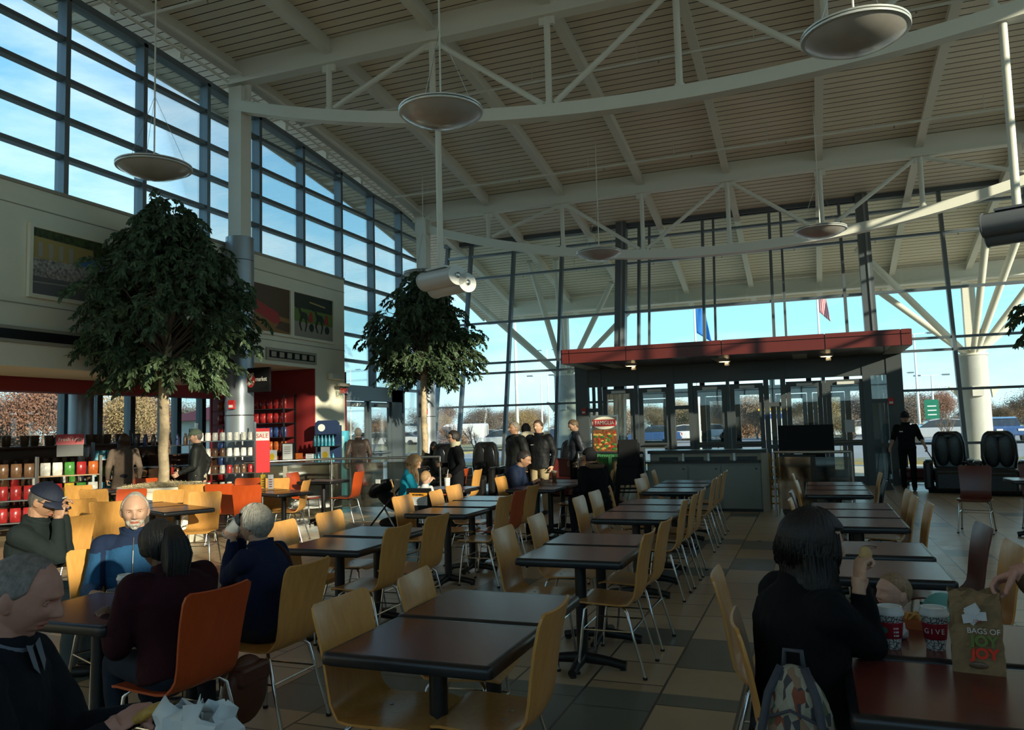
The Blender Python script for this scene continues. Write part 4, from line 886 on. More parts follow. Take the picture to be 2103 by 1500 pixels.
p = aty(1962, 930, 18.7); t = thing('side_table', 'small black side table between the right massage chairs', 'table', (p.x+0.3, p.y, 0)); MB().box((0, 0, 0.62), (0.42, 0.4, 0.04)).build('top', blackp, t); MB().tube([(0, 0, 0), (0, 0, 0.6)], 0.03, 10).build('column', steel, t); MB().box((0, 0, 0.015), (0.36, 0.36, 0.03)).build('base', blackp, t)
t = thing('low_wall_heater', 'long slotted heater under the front glass at the right', 'heater', (4.0, 20.75, 0)); MB().bx(-0.9, 1.6, -0.1, 0.1, 0.1, 0.5).build('casing', white_steel, t); MB().bx(-0.85, 1.55, -0.105, -0.1, 0.2, 0.42).build('grille', black, t)
for s in (-0.6, 1.3): MB().box((s, 0, 0.05), (0.06, 0.15, 0.1)).build('foot', black, t)
for i in range(22): MB().box((-0.8+i*0.11, -0.11, 0.31), (0.04, 0.01, 0.24)).build('slat', white_steel, t)
# ================================================ MARKET
sx0 = -14.6
struct(MB().bx(sx0, -10.55, 16.25, 16.4, 0, 3.05).build('wall_market_end', redw))
struct(MB().bx(sx0, -12.2, 2.0, 16.4, 2.98, 3.1).build('ceiling_market', mat('shop_ceiling', (0.30, 0.22, 0.17), 0.7)))
mb = MB(); mb.bx(sx0, sx0+0.2, 2, 16.4, 0, 0.85).bx(sx0, sx0+0.2, 2, 16.4, 2.62, 3.05)
MKY = [3.4, 5.1, 6.6]+[atx(px, 850, sx0).y for px in (123, 191, 259, 327, 406)]+[15.0]
for y in MKY: mb.bx(sx0, sx0+0.2, y-0.07, y+0.07, 0.85, 2.62)
struct(mb.build('wall_market_back', alu_d))
ym = [2]+MKY+[16.3]
for i in range(len(ym)-1):
    t = window(None, None, (sx0+0.1, ym[i], 0.85)); MB().bx(-0.01, 0.01, 0.05, ym[i+1]-ym[i]-0.05, 0, 1.77).build('glass_pane', pane, t)
t = thing('soffit_band', 'red bulkhead band hanging over the shop entrance', 'bulkhead', (-12.6, 9, 2.8)); MB().bx(-0.15, 0.35, -7, 6.0, -0.38, 0.16).build('band', redw, t)
t = thing('soffit_band', 'red bulkhead over the far side of the shop', 'bulkhead', (-13.6, 8, 2.8)); MB().bx(-0.15, 0.15, -6, 7.4, -0.2, 0.16).build('band', redw, t)
for y, nm in ((8.7, 'left'), (11.1, 'right')):
    tag(MB().lathe([(0.24, -0.34), (0.24, 0)], 24, (-12.9, y-0.7, 2.96)).build('drum_lamp', mat('drum_shade', (0.42, 0.33, 0.20), 0.7), smooth=40), 'cream drum shade ceiling lamp in the shop, %s one' % nm, 'ceiling lamp')
tag(MB().lathe([(0.24, 0), (0.24, 2.95)], 24, (-14.1, atx(166, 850, -14.1).y, 0)).build('round_column', silver, smooth=40), 'grey column in front of the shop back windows', 'column')
spot = mat('spot_lens', (1, 0.9, 0.7), 0.3, emit=((1, 0.8, 0.5), 14))
for px, py, l in ((308, 781, 'left'), (388, 786, 'middle'), (427, 787, 'right')):
    p = atx(px, py, -12.4); t = thing('spot_lamp', 'small bright ceiling spot lamp in the shop, %s of three behind the ficus' % l, 'spot lamp', (p.x, p.y, p.z)); MB().ell((0, 0, 0), (0.05, 0.05, 0.05)).build('bulb', spot, t); MB().tube([(0, 0, 0.03), (0, 0, 2.98-p.z)], 0.02, 8).build('stem', black, t)
# market sign beside the column
t = thing('hanging_sign', 'black square market sign with red oval and white Z beside the silver column', 'sign', (-9.72, 12.1, 2.62)); MB().box((0, 0, 0), (0.54, 0.06, 0.46)).build('panel', blackp, t)
MB().prism([(-0.15+0.095*math.cos(a), 0.0+0.14*math.sin(a)) for a in np.linspace(0, 2*math.pi, 28, endpoint=False)], -0.036, -0.03, 'y').build('red_oval', mat('sign_red', (0.45, 0.03, 0.03), 0.4), t)
wt = mat('sign_white', (0.75, 0.72, 0.65), 0.5)
z_ = MB(); z_.beam((-0.24, -0.04, 0.05), (-0.08, -0.04, 0.13), 0.006, 0.03, (0, 0, 1)); z_.beam((-0.08, -0.04, 0.13), (-0.22, -0.04, -0.10), 0.006, 0.03, (1, 0, 0)); z_.beam((-0.22, -0.04, -0.10), (-0.07, -0.04, -0.03), 0.006, 0.025, (0, 0, 1)); z_.build('letter_z', wt, t)
text('lettering', 'market', 0.12, (0.09, -0.034, 0.01), basis((1, 0, 0), (0, -1, 0)), wt, t, sx=0.75); MB().tube([(-0.27, 0, 0.1), (-0.42, 0, 0.1)], 0.015, 8).build('bracket', steel, t)
# red snack rack on the end wall
cols = {'red': (0.32, 0.02, 0.02), 'blue': (0.03, 0.06, 0.18), 'orange': (0.42, 0.10, 0.02), 'yellow': (0.6, 0.40, 0.05), 'green': (0.06, 0.22, 0.04), 'white': (0.62, 0.60, 0.55), 'brown': (0.12, 0.06, 0.03), 'teal': (0.05, 0.3, 0.4)}
pk = {k: mat('pack_'+k, v, 0.28, var=0.35, vs_=18) for k, v in cols.items()}
def rack(name, label, loc, w_, d, zs, rz=0, frame=steel, back=None, cat='shelf', side=None):
    t = thing(name, label, cat, loc, rz); f = MB(); H = zs[-1]+0.32
    for sx in (-1, 1):
        for y in (0, d): f.bx(sx*w_/2-0.015, sx*w_/2+0.015, y-0.015, y+0.015, 0, H)
    f.build('upright_frame', frame, t)
    for z in zs: MB().bx(-w_/2, w_/2, 0, d, z-0.02, z).build('shelf_board', side or frame, t)
    if back: MB().bx(-w_/2, w_/2, d, d+0.02, 0.05, H).build('back_panel', back, t)
    if side: 
        for sx in (-1, 1): MB().bx(sx*w_/2-0.02, sx*w_/2+0.02, 0, d, 0, H).build('side_panel', side, t)
    return t
def bagmesh(w_, h, d):
    m_ = MB(); n = 6
    for j in range(n+1):
        z = h*j/n; f = math.sin(math.pi*j/n)**0.6 if 0 < j < n else 0.05
        for k in range(8):
            a = 2*math.pi*k/8; m_.v.append((w_/2*(0.92+0.08*f)*math.copysign(abs(math.cos(a))**0.5, math.cos(a)), d/2*f*math.sin(a), z))
    for j in range(n):
        for k in range(8): m_.f.append((j*8+k, j*8+(k+1) % 8, (j+1)*8+(k+1) % 8, (j+1)*8+k)); m_.m.append(0)
    return m_
bag_me = {k: bagmesh(0.16, 0.22, 0.09).mesh('snack_bag', pk[k], True) for k in pk}
bot_me = {k: MB().lathe([(0.03, 0), (0.032, 0.02), (0.032, 0.14), (0.014, 0.19), (0.014, 0.215), (0.016, 0.23), (0.0, 0.23)], 12).mesh('bottle', pk[k], 50) for k in pk}
jar_me = {k: MB().lathe([(0.045, 0), (0.05, 0.02), (0.05, 0.10), (0.042, 0.12), (0.045, 0.125), (0.045, 0.14), (0, 0.145)], 14).mesh('jar', pk[k], 50) for k in pk}
box_me = {k: MB().box((0, 0, 0.08), (0.09, 0.05, 0.16)).mesh('carton', pk[k]) for k in pk}
def item(me, name, loc, rz, label, cat, grp):
    o = bpy.data.objects.new(name, me); C.objects.link(o); o.location = loc; o.rotation_euler = (0, 0, rz); tag(o, label, cat, grp); return o
zs = [0.55, 0.88, 1.2, 1.52, 1.84, 2.16]
rack('snack_rack', 'tall dark rack of red snack bags on the red end wall of the shop', (-11.60, 14.56, 0), 1.2, 0.42, zs, frame=black, back=redw)
for i, z in enumerate(zs):
    k = ['red', 'orange', 'orange', 'blue', 'red', 'red'][i]
    for j in range(6): item(bag_me[k], 'snack_bag', (-12.08+j*0.19, 14.72, z), 0, 'shiny %s snack bag on the tall rack, %s shelf' % (k, ['lowest', 'second', 'third', 'fourth', 'fifth', 'top'][i]), 'snack bag', 'snack bags on the %s shelf of the tall rack' % ['lowest', 'second', 'third', 'fourth', 'fifth', 'top'][i])
rack('snack_rack', 'narrow red rack just right of the silver column', (-12.75, 14.7, 0), 0.8, 0.4, zs, frame=redw, back=redw)
for i, z in enumerate(zs):
    k = ['red', 'blue', 'blue', 'red', 'red', 'orange'][i]
    for j in range(4): item(bag_me[k], 'snack_bag', (-13.02+j*0.18, 14.85, z), 0, '%s packet on the narrow rack, %s shelf' % (k, ['lowest', 'second', 'third', 'fourth', 'fifth', 'top'][i]), 'snack bag', 'packets on the %s shelf of the narrow rack' % ['lowest', 'second', 'third', 'fourth', 'fifth', 'top'][i])
# water display
t = thing('drink_display', 'dark blue drinks display with round white emblem', 'display', (-10.05, 14.85, 0), R_(20)); dbl = mat('dark_blue', (0.015, 0.03, 0.08), 0.4)
MB().bx(-0.26, 0.26, -0.2, 0.2, 0, 0.9).build('cabinet', dbl, t, bevel=0.02); MB().bx(-0.27, 0.27, 0.14, 0.2, 0.9, 1.75).build('back_panel', dbl, t); MB().bx(-0.26, 0.26, -0.2, 0.2, 1.28, 1.3).build('shelf_board', black, t)
MB().prism([(-0.27, 1.55), (0.27, 1.55), (0.27, 1.8), (0.2, 1.86), (-0.2, 1.86), (-0.27, 1.8)], -0.06, 0.0, 'y').build('header', dbl, t); MB().prism([(-0.12+0.08*math.cos(a), 1.7+0.08*math.sin(a)) for a in np.linspace(0, 6.28, 20, endpoint=False)], -0.068, -0.06, 'y').build('emblem', whitem, t)
for z, g in ((0.9, 'lower'), (1.3, 'upper')):
    for j in range(6):
        q = Matrix.Rotation(R_(20), 3, 'Z') @ Vector((-0.2+j*0.08, -0.1, 0)); item(bot_me['teal'], 'bottle', (-10.05+q.x, 14.75+q.y, z), 0, 'small blue water bottle on the %s tier of the drinks display' % g, 'bottle', 'water bottles on the %s tier' % g)
# chrome rack with jars by the column
p = (-9.75, 11.25)
rack('display_shelf', 'wire display rack with jars, sunlit, below the silver column', (p[0], p[1], 0), 1.0, 0.4, [0.32, 0.62, 0.92, 1.22, 1.5][:5], R_(38), frame=chrome, side=None)
rr = Matrix.Rotation(R_(38), 3, 'Z'); rnd = random.Random(2)
for i, z in enumerate([0.32, 0.62, 0.92, 1.22, 1.5]):
    lv = ['lowest', 'second', 'third', 'fourth', 'top'][i]
    for j in range(8):
        q = rr @ Vector((-0.42+j*0.12, 0.12, 0)); k = rnd.choice(['white', 'white', 'white', 'brown', 'white', 'orange'] if i >= 3 else ['brown', 'white', 'red', 'brown', 'white'])
        item(jar_me[k], 'jar', (p[0]+q.x, p[1]+q.y, z), 0, '%s jar on the %s level of the sunlit wire rack' % (k, lv), 'jar', '%s jars on the %s level of the wire rack' % (k, lv))
t = thing('sale_sign', 'tall red sale board at the right end of the wire rack', 'sign', (-9.35, 11.75, 0), R_(35)); MB().bx(-0.13, 0.13, -0.02, 0.02, 0.9, 1.7).build('board', mat('sale_red', (0.62, 0.015, 0.02), 0.4), t); MB().bx(-0.12, 0.12, -0.026, -0.02, 1.48, 1.64).build('white_strip', wt, t); text('lettering', 'SALE', 0.11, (0, -0.03, 1.56), basis((1, 0, 0), (0, -1, 0)), mat('sale_red', (0, 0, 0)), t, sx=0.9); MB().tube([(0, 0, 0), (0, 0, 0.92)], 0.015, 8).build('post', steel, t); MB().box((0, 0, 0.01), (0.25, 0.25, 0.02)).build('foot', steel, t)
# dark bottles behind
rack('bottle_shelf', 'low shelf crowded with dark bottles left of the silver column', (-12.2, 12.2, 0), 1.1, 0.5, [0.5, 1.0, 1.42], R_(38), frame=black)
for i in range(3):
    for j in range(7):
        q = rr @ Vector((-0.45+j*0.15, 0.1+0.13*i, 0)); item(bot_me['blue' if (i+j) % 2 else 'brown'], 'bottle', (-12.2+q.x, 12.2+q.y, 1.42), 0, 'dark bottle standing on top of the low bottle shelf, %s row' % ['front', 'middle', 'rear'][i], 'bottle', 'dark bottles in the %s row on the bottle shelf' % ['front', 'middle', 'rear'][i])
# long gondola with mugs along the windows
dkw = mat('dark_wood', (0.07, 0.035, 0.02), 0.5)
for gi, (gx, gy, ln, nm) in enumerate(((-13.95, 9.6, 8.4, 'in front of the back windows'), (-13.35, 14.1, 1.5, 'in the middle of the shop'))):
    H = 1.48 if gi == 0 else 1.2
    t = thing('gondola_shelf', 'long dark brown shop shelf '+nm, 'shelf', (gx, gy, 0)); MB().bx(-0.3, 0.3, -ln/2, ln/2, 0, 0.12).build('plinth', black, t); MB().bx(-0.03, 0.03, -ln/2, ln/2, 0.12, H).build('spine', dkw, t)
    for z in (0.4, 0.75, 1.08)[:3]: MB().bx(-0.3, 0.3, -ln/2, ln/2, z-0.02, z).build('shelf_board', dkw, t)
    MB().bx(-0.3, 0.3, -ln/2, ln/2, H-0.03, H).build('top_board', dkw, t)
    for s in (-1, 1): MB().bx(-0.3, 0.3, s*ln/2-0.02, s*ln/2+0.02, 0, H).build('end_panel', dkw, t)
    n = int(ln/0.21)
    for i, z in enumerate((0.4, 0.75, 1.08)):
        if z > H-0.2: continue
        for j in range(n):
            k = rnd.choice(['brown', 'brown', 'red', 'white', 'brown', 'green']); item(rnd.choice([box_me, bag_me, jar_me])[k], 'package', (gx+0.18, gy-ln/2+0.12+j*0.2, z), R_(90), 'assorted %s package on the %s board of the shelf %s' % (k, ['low', 'middle', 'high'][i], nm), 'package', '%s goods on the %s board %s' % (k, ['low', 'middle', 'high'][i], nm))
cup_me = MB().lathe([(0.055, 0), (0.07, 0.02), (0.085, 0.2), (0.075, 0.2), (0.06, 0.03)], 16).mesh('mug', pk['brown'], 50)
for j in range(26):
    item(cup_me, 'gift_mug', (-13.95+rnd.uniform(-.1, .15), 5.9+j*0.29, 1.48), 0, 'dark brown cup in the row on top of the window shelf', 'mug', 'dark cups along the window shelf')
    if j % 2 == 0: item(box_me['brown'], 'gift_box', (-14.0+rnd.uniform(-.1, .1), 6.0+j*0.29, 1.48), rnd.uniform(0, 1), 'small brown carton among the cups on the window shelf', 'box', 'brown cartons along the window shelf')
# fresh fruit stand + snack baskets
fx, fyy = -11.95, 9.95
wd = mat('shelf_wood', (0.34, 0.20, 0.09), 0.5)
rack('fruit_stand', 'wood sided snack and fruit stand with open shelves at the far left', (fx, fyy, 0), 0.95, 0.42, [0.3, 0.62, 0.98], R_(52), frame=black, side=wd)
r52 = Matrix.Rotation(R_(52), 3, 'Z')
t = thing('header_sign', 'red fresh fruit header sign on top of the stand', 'sign', (fx, fyy, 1.50), R_(52)); MB().bx(-0.21, 0.21, -0.01, 0.01, 0, 0.18).build('board', mat('sign_crimson', (0.42, 0.02, 0.03), 0.4), t); text('lettering', 'Fresh Fruit', 0.082, (0, -0.014, 0.09), basis((1, 0, 0), (0, -1, 0)), wt, t); MB().bx(-0.2, 0.2, -0.01, 0.01, -0.2, 0).build('bracket', black, t)
for i, (z, ks) in enumerate(((0.3, ['white', 'yellow', 'teal', 'green', 'white']), (0.62, ['yellow', 'red', 'yellow', 'green', 'white']), (0.98, ['white', 'white', 'green', 'red', 'orange']))):
    for j, k in enumerate(ks): q = r52 @ Vector((-0.36+j*0.18, 0.08, 0)); item(bag_me[k], 'snack_bag', (fx+q.x, fyy+q.y, z), R_(52)+0.2*(j % 2), 'bright %s snack bag on the %s shelf of the fruit stand, %s' % (k, ['bottom', 'middle', 'top'][i], ['far left', 'left', 'centre', 'right', 'far right'][j]), 'snack bag', 'snack bags on the fruit stand')
rack('snack_basket_rack', 'black wire rack of red snack bags left of the fruit stand', (-11.95, 8.75, 0), 0.9, 0.4, [0.3, 0.65, 1.0], R_(52), frame=black)
for i, z in enumerate((0.3, 0.65, 1.0)):
    for j in range(5): q = r52 @ Vector((-0.36+j*0.18, 0.1, 0)); item(bag_me[['red', 'red', 'brown'][i]], 'snack_bag', (-11.95+q.x, 8.75+q.y, z), R_(52), '%s snack bag on the %s tier of the black wire rack' % (['red', 'red', 'brown'][i], ['lower', 'middle', 'upper'][i]), 'snack bag', 'bags on the %s tier of the wire rack' % ['lower', 'middle', 'upper'][i])
rack('cooler_shelf', 'grey open cooler shelf right of the fruit stand', (-12.55, 11.25, 0), 0.45, 0.5, [0.3, 0.6, 0.9, 1.2], R_(52), frame=alu, side=alu)
for i, z in enumerate((0.3, 0.6, 0.9, 1.2)):
    for j in range(4): q = r52 @ Vector((-0.17+j*0.11, 0.15, 0)); item(box_me['teal' if i % 2 else 'green'], 'carton', (-12.55+q.x, 11.25+q.y, z), R_(52), '%s carton on the %s cooler shelf' % ('teal' if i % 2 else 'green', ['first', 'second', 'third', 'fourth'][i]), 'carton', 'cartons on the %s cooler shelf' % ['first', 'second', 'third', 'fourth'][i])
t = thing('monitor', 'dark till monitor at the far left edge', 'monitor', (-11.5, 7.35, 1.55), R_(60)); MB().box((0, 0, 0.25), (0.62, 0.08, 0.5)).build('housing', blackp, t); MB().box((0, -0.045, 0.2), (0.5, 0.01, 0.3)).build('screen', mat('dim_screen', (0.2, 0.19, 0.18), 0.3), t); MB().tube([(0, 0, 0), (0, 0, -1.55)], 0.03, 8).build('post', black, t)
# counter with leaflets behind the railing
p0, p1 = atz(508, 948, 1.0), atz(700, 944, 1.0); d = (p1-p0).normalized(); nrm = Vector((-d.y, d.x, 0))
t = thing('service_counter', 'long low cream counter behind the glass railing', 'counter', ((p0.x+p1.x)/2-nrm.x*0.5, (p0.y+p1.y)/2-nrm.y*0.5, 0), math.atan2(d.y, d.x)); Lc = (p1-p0).length
MB().bx(-Lc/2, Lc/2, -0.15, 0.3, 0, 0.93).build('body', plaster_d, t); MB().bx(-Lc/2-0.03, Lc/2+0.03, -0.2, 0.33, 0.93, 0.97).build('top', steel, t)
yel = mat('sun_yellow', (0.75, 0.50, 0.03), 0.5)
for f, w_, h, kind, l in ((0.08, 0.2, 0.26, 'white', 'leaflet holder with white and red cards, leftmost on the counter'), (0.24, 0.2, 0.16, 'white', 'small stack of white folders on the counter'), (0.38, 0.27, 0.3, 'yellow', 'white card with a yellow sun, left of the framed notice'), (0.54, 0.27, 0.42, 'frame', 'black framed white notice in the middle of the counter'), (0.66, 0.2, 0.22, 'red', 'red card on the counter right of the framed notice'), (0.77, 0.22, 0.2, 'white', 'white leaflet holder on the counter, right of the red card'), (0.93, 0.24, 0.34, 'yellow', 'tilted white card with a yellow sun at the right end of the counter')):
    q = p0+d*Lc*f-nrm*0.5; t = thing('counter_card', l, 'card', (q.x, q.y, 0.97), math.atan2(d.y, d.x)-0.25)
    if kind == 'frame': MB().bx(-w_/2-0.02, w_/2+0.02, -0.01, 0.02, 0, h).build('frame', black, t)
    MB().bx(-w_/2+0.01, w_/2-0.01, -0.016, -0.01, 0.02, h-0.02).build('sheet', paper if kind != 'red' else pk['orange'], t)
    if kind != 'frame': MB().bx(-w_/2, w_/2, -0.01, 0.04, 0, h*0.5).build('holder', glass('acrylic', (0.9, 0.9, 0.9), 0.1), t)
    if kind == 'yellow': MB().prism([(0.07*math.cos(a), h*0.45+0.07*math.sin(a)) for a in np.linspace(0, 6.28, 24, endpoint=False)], -0.02, -0.016, 'y').build('sun_print', yel, t)
    if kind in ('frame', 'white'):
        for k in range(4): MB().box((0, -0.018, h*0.8-k*0.045), (w_*0.6, 0.002, 0.012)).build('printed_line', mat('print_grey', (0.2, 0.2, 0.2), 0.6), t)
q = atz(699, 944, 1.0); t = thing('brochure_tower', 'tall narrow light blue brochure stand at the pier by the doors', 'display', (q.x-0.75, q.y+1.3, 0)); MB().bx(-0.09, 0.09, -0.1, 0.1, 0, 1.62).build('body', mat('sky_blue', (0.10, 0.50, 0.68), 0.4), t, bevel=0.01); MB().bx(-0.07, 0.07, -0.106, -0.1, 1.0, 1.5).build('panel', mat('pale_blue', (0.4, 0.75, 0.85), 0.4), t)
# menu stand on the sunlit pair, cups, tray, bags
q = c0 = None
def flatsign(x, y, z, w_, h, l, colm, rz=0):
    t = thing('menu_stand', l, 'menu stand', (x, y, z), rz); MB().bx(-w_/2, w_/2, -0.003, 0.003, 0, h).build('acrylic_holder', glass('acrylic', (0.9, 0.9, 0.9), 0.1), t); MB().bx(-w_/2+0.01, w_/2-0.01, -0.006, -0.003, 0.015, h-0.01).build('card', colm, t); MB().bx(-w_/2, w_/2, -0.04, 0.04, -0.001, 0.004).build('foot', glass('acrylic', (0.9, 0.9, 0.9), 0.1), t); 
    for k in range(4): MB().box((0, -0.0075, 0.05+k*0.035), (w_*0.5, 0.002, 0.012)).build('printed_line', pk['red'], t)
p = atz(571, 1006, 0.747); flatsign(p.x-0.1, p.y-0.05, 0.747, 0.1, 0.24, 'small menu card in a clear stand on the right sunlit table', paper, R_(30))
p = atz(558, 1006, 0.747); flatsign(p.x-0.18, p.y+0.02, 0.747, 0.09, 0.24, 'yellow edged menu card beside the red lettered one', yel, R_(30))
def cup(loc, label, mb_, ml, slv=None, s=1.0, name='paper_cup'):
    t = thing(name, label, 'cup', loc); 
    MB().lathe([(0.028*s, 0), (0.029*s, 0.004), (0.041*s, 0.112*s), (0.043*s, 0.116*s)], 28).build('cup_body', mb_, t, smooth=40)
    MB().lathe([(0.045*s, 0.112*s), (0.045*s, 0.120*s), (0.041*s, 0.126*s), (0.039*s, 0.138*s), (0.034*s, 0.138*s), (0.033*s, 0.133*s), (0.001, 0.133*s)], 28).build('lid', ml, t, smooth=40)
    if slv: MB().lathe([(0.0335*s, 0.035*s), (0.0345*s, 0.036*s), (0.0405*s, 0.088*s), (0.0395*s, 0.089*s)], 28, cap=False).build('sleeve', slv, t, smooth=40)
    return t
def cupmat():
    m = mat('doodle_cup', (0.6, 0.6, 0.57), 0.6); nt = m.node_tree; L = nt.links.new
    tc = N(nt, 'ShaderNodeTexCoord'); v = N(nt, 'ShaderNodeTexVoronoi', feature='DISTANCE_TO_EDGE', i_Scale=70.0); L(tc.outputs['Object'], v.inputs['Vector'])
    r = N(nt, 'ShaderNodeValToRGB'); r.color_ramp.elements[0].position = 0.04; r.color_ramp.elements[1].position = 0.09; r.color_ramp.elements[0].color = (0.03, 0.03, 0.03, 1); r.color_ramp.elements[1].color = (0.6, 0.6, 0.57, 1); L(v.outputs['Distance'], r.inputs[0]); L(r.outputs[0], nt.nodes['Principled BSDF'].inputs['Base Color']); return m
cm = cupmat(); slm = mat('sleeve_red', (0.33, 0.012, 0.025), 0.6)
def wrap_text(t, s, size, r, z, a0, mt):
    for i, ch in enumerate(s):
        a = a0+i*size*0.72/r; d_ = Vector((math.cos(a), math.sin(a), 0)); text('lettering', ch, size, d_*r+Vector((0, 0, z)), basis((-math.sin(a), math.cos(a), 0), d_), mt, t, ext=0.0006)
p = atz(1831, 1330, 0.747); k1 = cup((p.x, p.y, 0.747), 'paper cup with red sleeve and round green emblem, left of the two', cm, whitem, slm, 1.1)
b = MB(); b.lathe([(0.011, 0), (0.011, 0.0012)], 20, (0.0422*math.cos(R_(-122)), 0.0422*math.sin(R_(-122)), 0.070), basis((-math.sin(R_(-122)), math.cos(R_(-122)), 0), (math.cos(R_(-122)), math.sin(R_(-122)), -0.08))); b.build('emblem', mat('emblem_green', (0.05, 0.2, 0.12), 0.5), k1)
b.build('emblem_ring', mat('emblem_green', (0, 0, 0)), k1) if False else None
for i in range(3):
    for j in range(3): a = R_(-78+i*9); MB().box((0.0425*math.cos(a), 0.0425*math.sin(a), 0.052+j*0.013), (0.004, 0.004, 0.005)).build('sleeve_dot', wt, k1)
p = atz(1922, 1333, 0.747); k2 = cup((p.x, p.y, 0.747), 'paper cup with red sleeve reading GIVE, right of the two', cm, whitem, slm, 1.1)
wrap_text(k2, 'GIVE', 0.026, 0.0440, 0.070, R_(-134), wt)
p = atz(1138, 988, 0.747); cup((p.x, p.y, 0.747), 'lone brown paper coffee cup on the table before the standing men', pk['brown'], mat('lid_brown', (0.16, 0.13, 0.1), 0.4), None, 1.15)
p = atz(256, 1232, 0.747); cup((p.x, p.y, 0.747), 'beige paper cup on the table in front of the blue fleece', mat('kraft_cup', (0.45, 0.40, 0.34), 0.7), whitem, None, 0.95)
p = atz(879, 1003, 0.747); t = thing('soda_cup', 'clear drink cup with a straw on the table by the teal hoodie', 'cup', (-4.95, 10.3, 0.747)); MB().lathe([(0.035, 0), (0.045, 0.14), (0.046, 0.15), (0.0, 0.155)], 20).build('cup_body', whitem, t, smooth=40); MB().tube([(0, 0, 0.15), (0.02, 0, 0.27)], 0.004, 6).build('straw', whitem, t)
# brown paper bag with red and green letters
kraft = mat('kraft_paper', (0.25, 0.155, 0.075), 0.85, var=0.15, vs_=14, bump=0.9, bs=18)
b0 = atz(2010, 1388, 0.747); t = thing('paper_bag', 'tall brown paper takeaway bag with JOY lettering at the right edge', 'paper bag', (b0.x+0.01, b0.y+0.06, 0.747), R_(-8)); t.scale = (0.92, 0.92, 0.94)
def bagbody(w_, d, h, seed, crump=0.006, nz=12, nx=8):
    rnd = random.Random(seed); m_ = MB(); ring = []
    for j in range(nz+1):
        z = h*j/nz; tt = j/nz; dd = d*(1-0.55*tt**2)
        pts = [(-w_/2+w_*i/nx, -dd/2) for i in range(nx)]+[(w_/2, -dd/2+dd*i/3) for i in range(3)]+[(w_/2-w_*i/nx, dd/2) for i in range(nx)]+[(-w_/2, dd/2-dd*i/3) for i in range(3)]
        for x, y in pts: c_ = crump*(0.3+tt); m_.v.append((x+rnd.uniform(-c_, c_), y+rnd.uniform(-c_, c_)*1.3, z+(rnd.uniform(-c_, c_)*1.5 if j == nz else 0)))
        n = len(pts)
    for j in range(nz):
        for k in range(n): m_.f.append((j*n+k, j*n+(k+1) % n, (j+1)*n+(k+1) % n, (j+1)*n+k)); m_.m.append(0)
    m_.f.append(tuple(reversed(range(n)))); m_.m.append(0); return m_
bo = bagbody(0.165, 0.10, 0.285, 3).build('bag_body', kraft, t, fix=True); so_ = bo.modifiers.new('thick', 'SOLIDIFY'); so_.thickness = 0.0012
Mx = basis((1, 0, 0), (0, -1, 0))
for s, z, c_, sz in (('BAGS OF', 0.15, whitem, 0.026), ('JOY', 0.115, mat('print_green', (0.04, 0.55, 0.05), 0.6), 0.05), ('JOY', 0.072, mat('print_scarlet', (0.75, 0.04, 0.01), 0.6), 0.05)): text('lettering', s, sz, (0.022, -0.0575, z), Mx, c_, t, ext=0.001, off=0.0 if s != 'JOY' else 0.0022)
MB().ell((0.0, -0.052, 0.03), (0.03, 0.004, 0.012)).build('printed_seal', pk['brown'], t, smooth=True)
rc = MB(); rnd = random.Random(8)
for i in range(5): c_ = Vector((0.0+rnd.uniform(-.02, .03), -0.058-0.004*i, 0.205+rnd.uniform(-.02, .02))); rc.box(c_, (0.045, 0.002, 0.03), Matrix.Rotation(rnd.uniform(-.7, .7), 3, 'Y') @ Matrix.Rotation(rnd.uniform(-.3, .3), 3, 'Z'))
rc.build('stapled_receipt', paper, t); text('receipt_print', '1254', 0.014, (0.004, -0.085, 0.19), Mx, pk['red'], t, ext=0.0005)
# fries box + tray paper
q = atz(1875, 1292, 0.747); t = thing('fries_box', 'orange cardboard snack box with fries between the two cups', 'food box', (q.x, q.y+0.02, 0.747), R_(-15)); orm = mat('orange_card', (0.42, 0.11, 0.03), 0.6); MB().prism([(-0.05, 0), (0.05, 0), (0.065, 0.035), (-0.065, 0.035)], -0.035, 0.035, 'y').build('box', orm, t)
frm = mat('fries', (0.60, 0.32, 0.08), 0.6)
for i in range(14): a = random.Random(i+3); MB().beam((a.uniform(-.04, .04), a.uniform(-.02, .02), 0.03), (a.uniform(-.05, .05), a.uniform(-.03, .03), 0.06), 0.008, 0.008).build('fry', frm, t)
q = atz(1800, 1305, 0.747); wp = MB(); rnd = random.Random(5); n = 9
for j in range(n):
    for i in range(n): wp.v.append(((i-4)*0.022, (j-4)*0.018, 0.004+0.03*rnd.random()*(0.4+abs(i-4)/4)))
for j in range(n-1):
    for i in range(n-1): a = j*n+i; wp.f.append((a, a+1, a+n+1, a+n)); wp.m.append(0)
o = wp.build('food_wrapper', paper); o.location = (q.x+0.02, q.y, 0.748); tag(o, 'crumpled white wrapper beside the left red sleeved cup', 'wrapper'); s_ = o.modifiers.new('thick', 'SOLIDIFY'); s_.thickness = 0.001
tag(MB().tube([(1.0-0.72, 5.76, 0.752), (0.32, 5.77, 0.754), (0.36, 5.755, 0.75)], 0.003, 5).build('straw_wrapper', pk['brown']), 'thin crumb or straw lying on the empty table behind the baby', 'scrap')
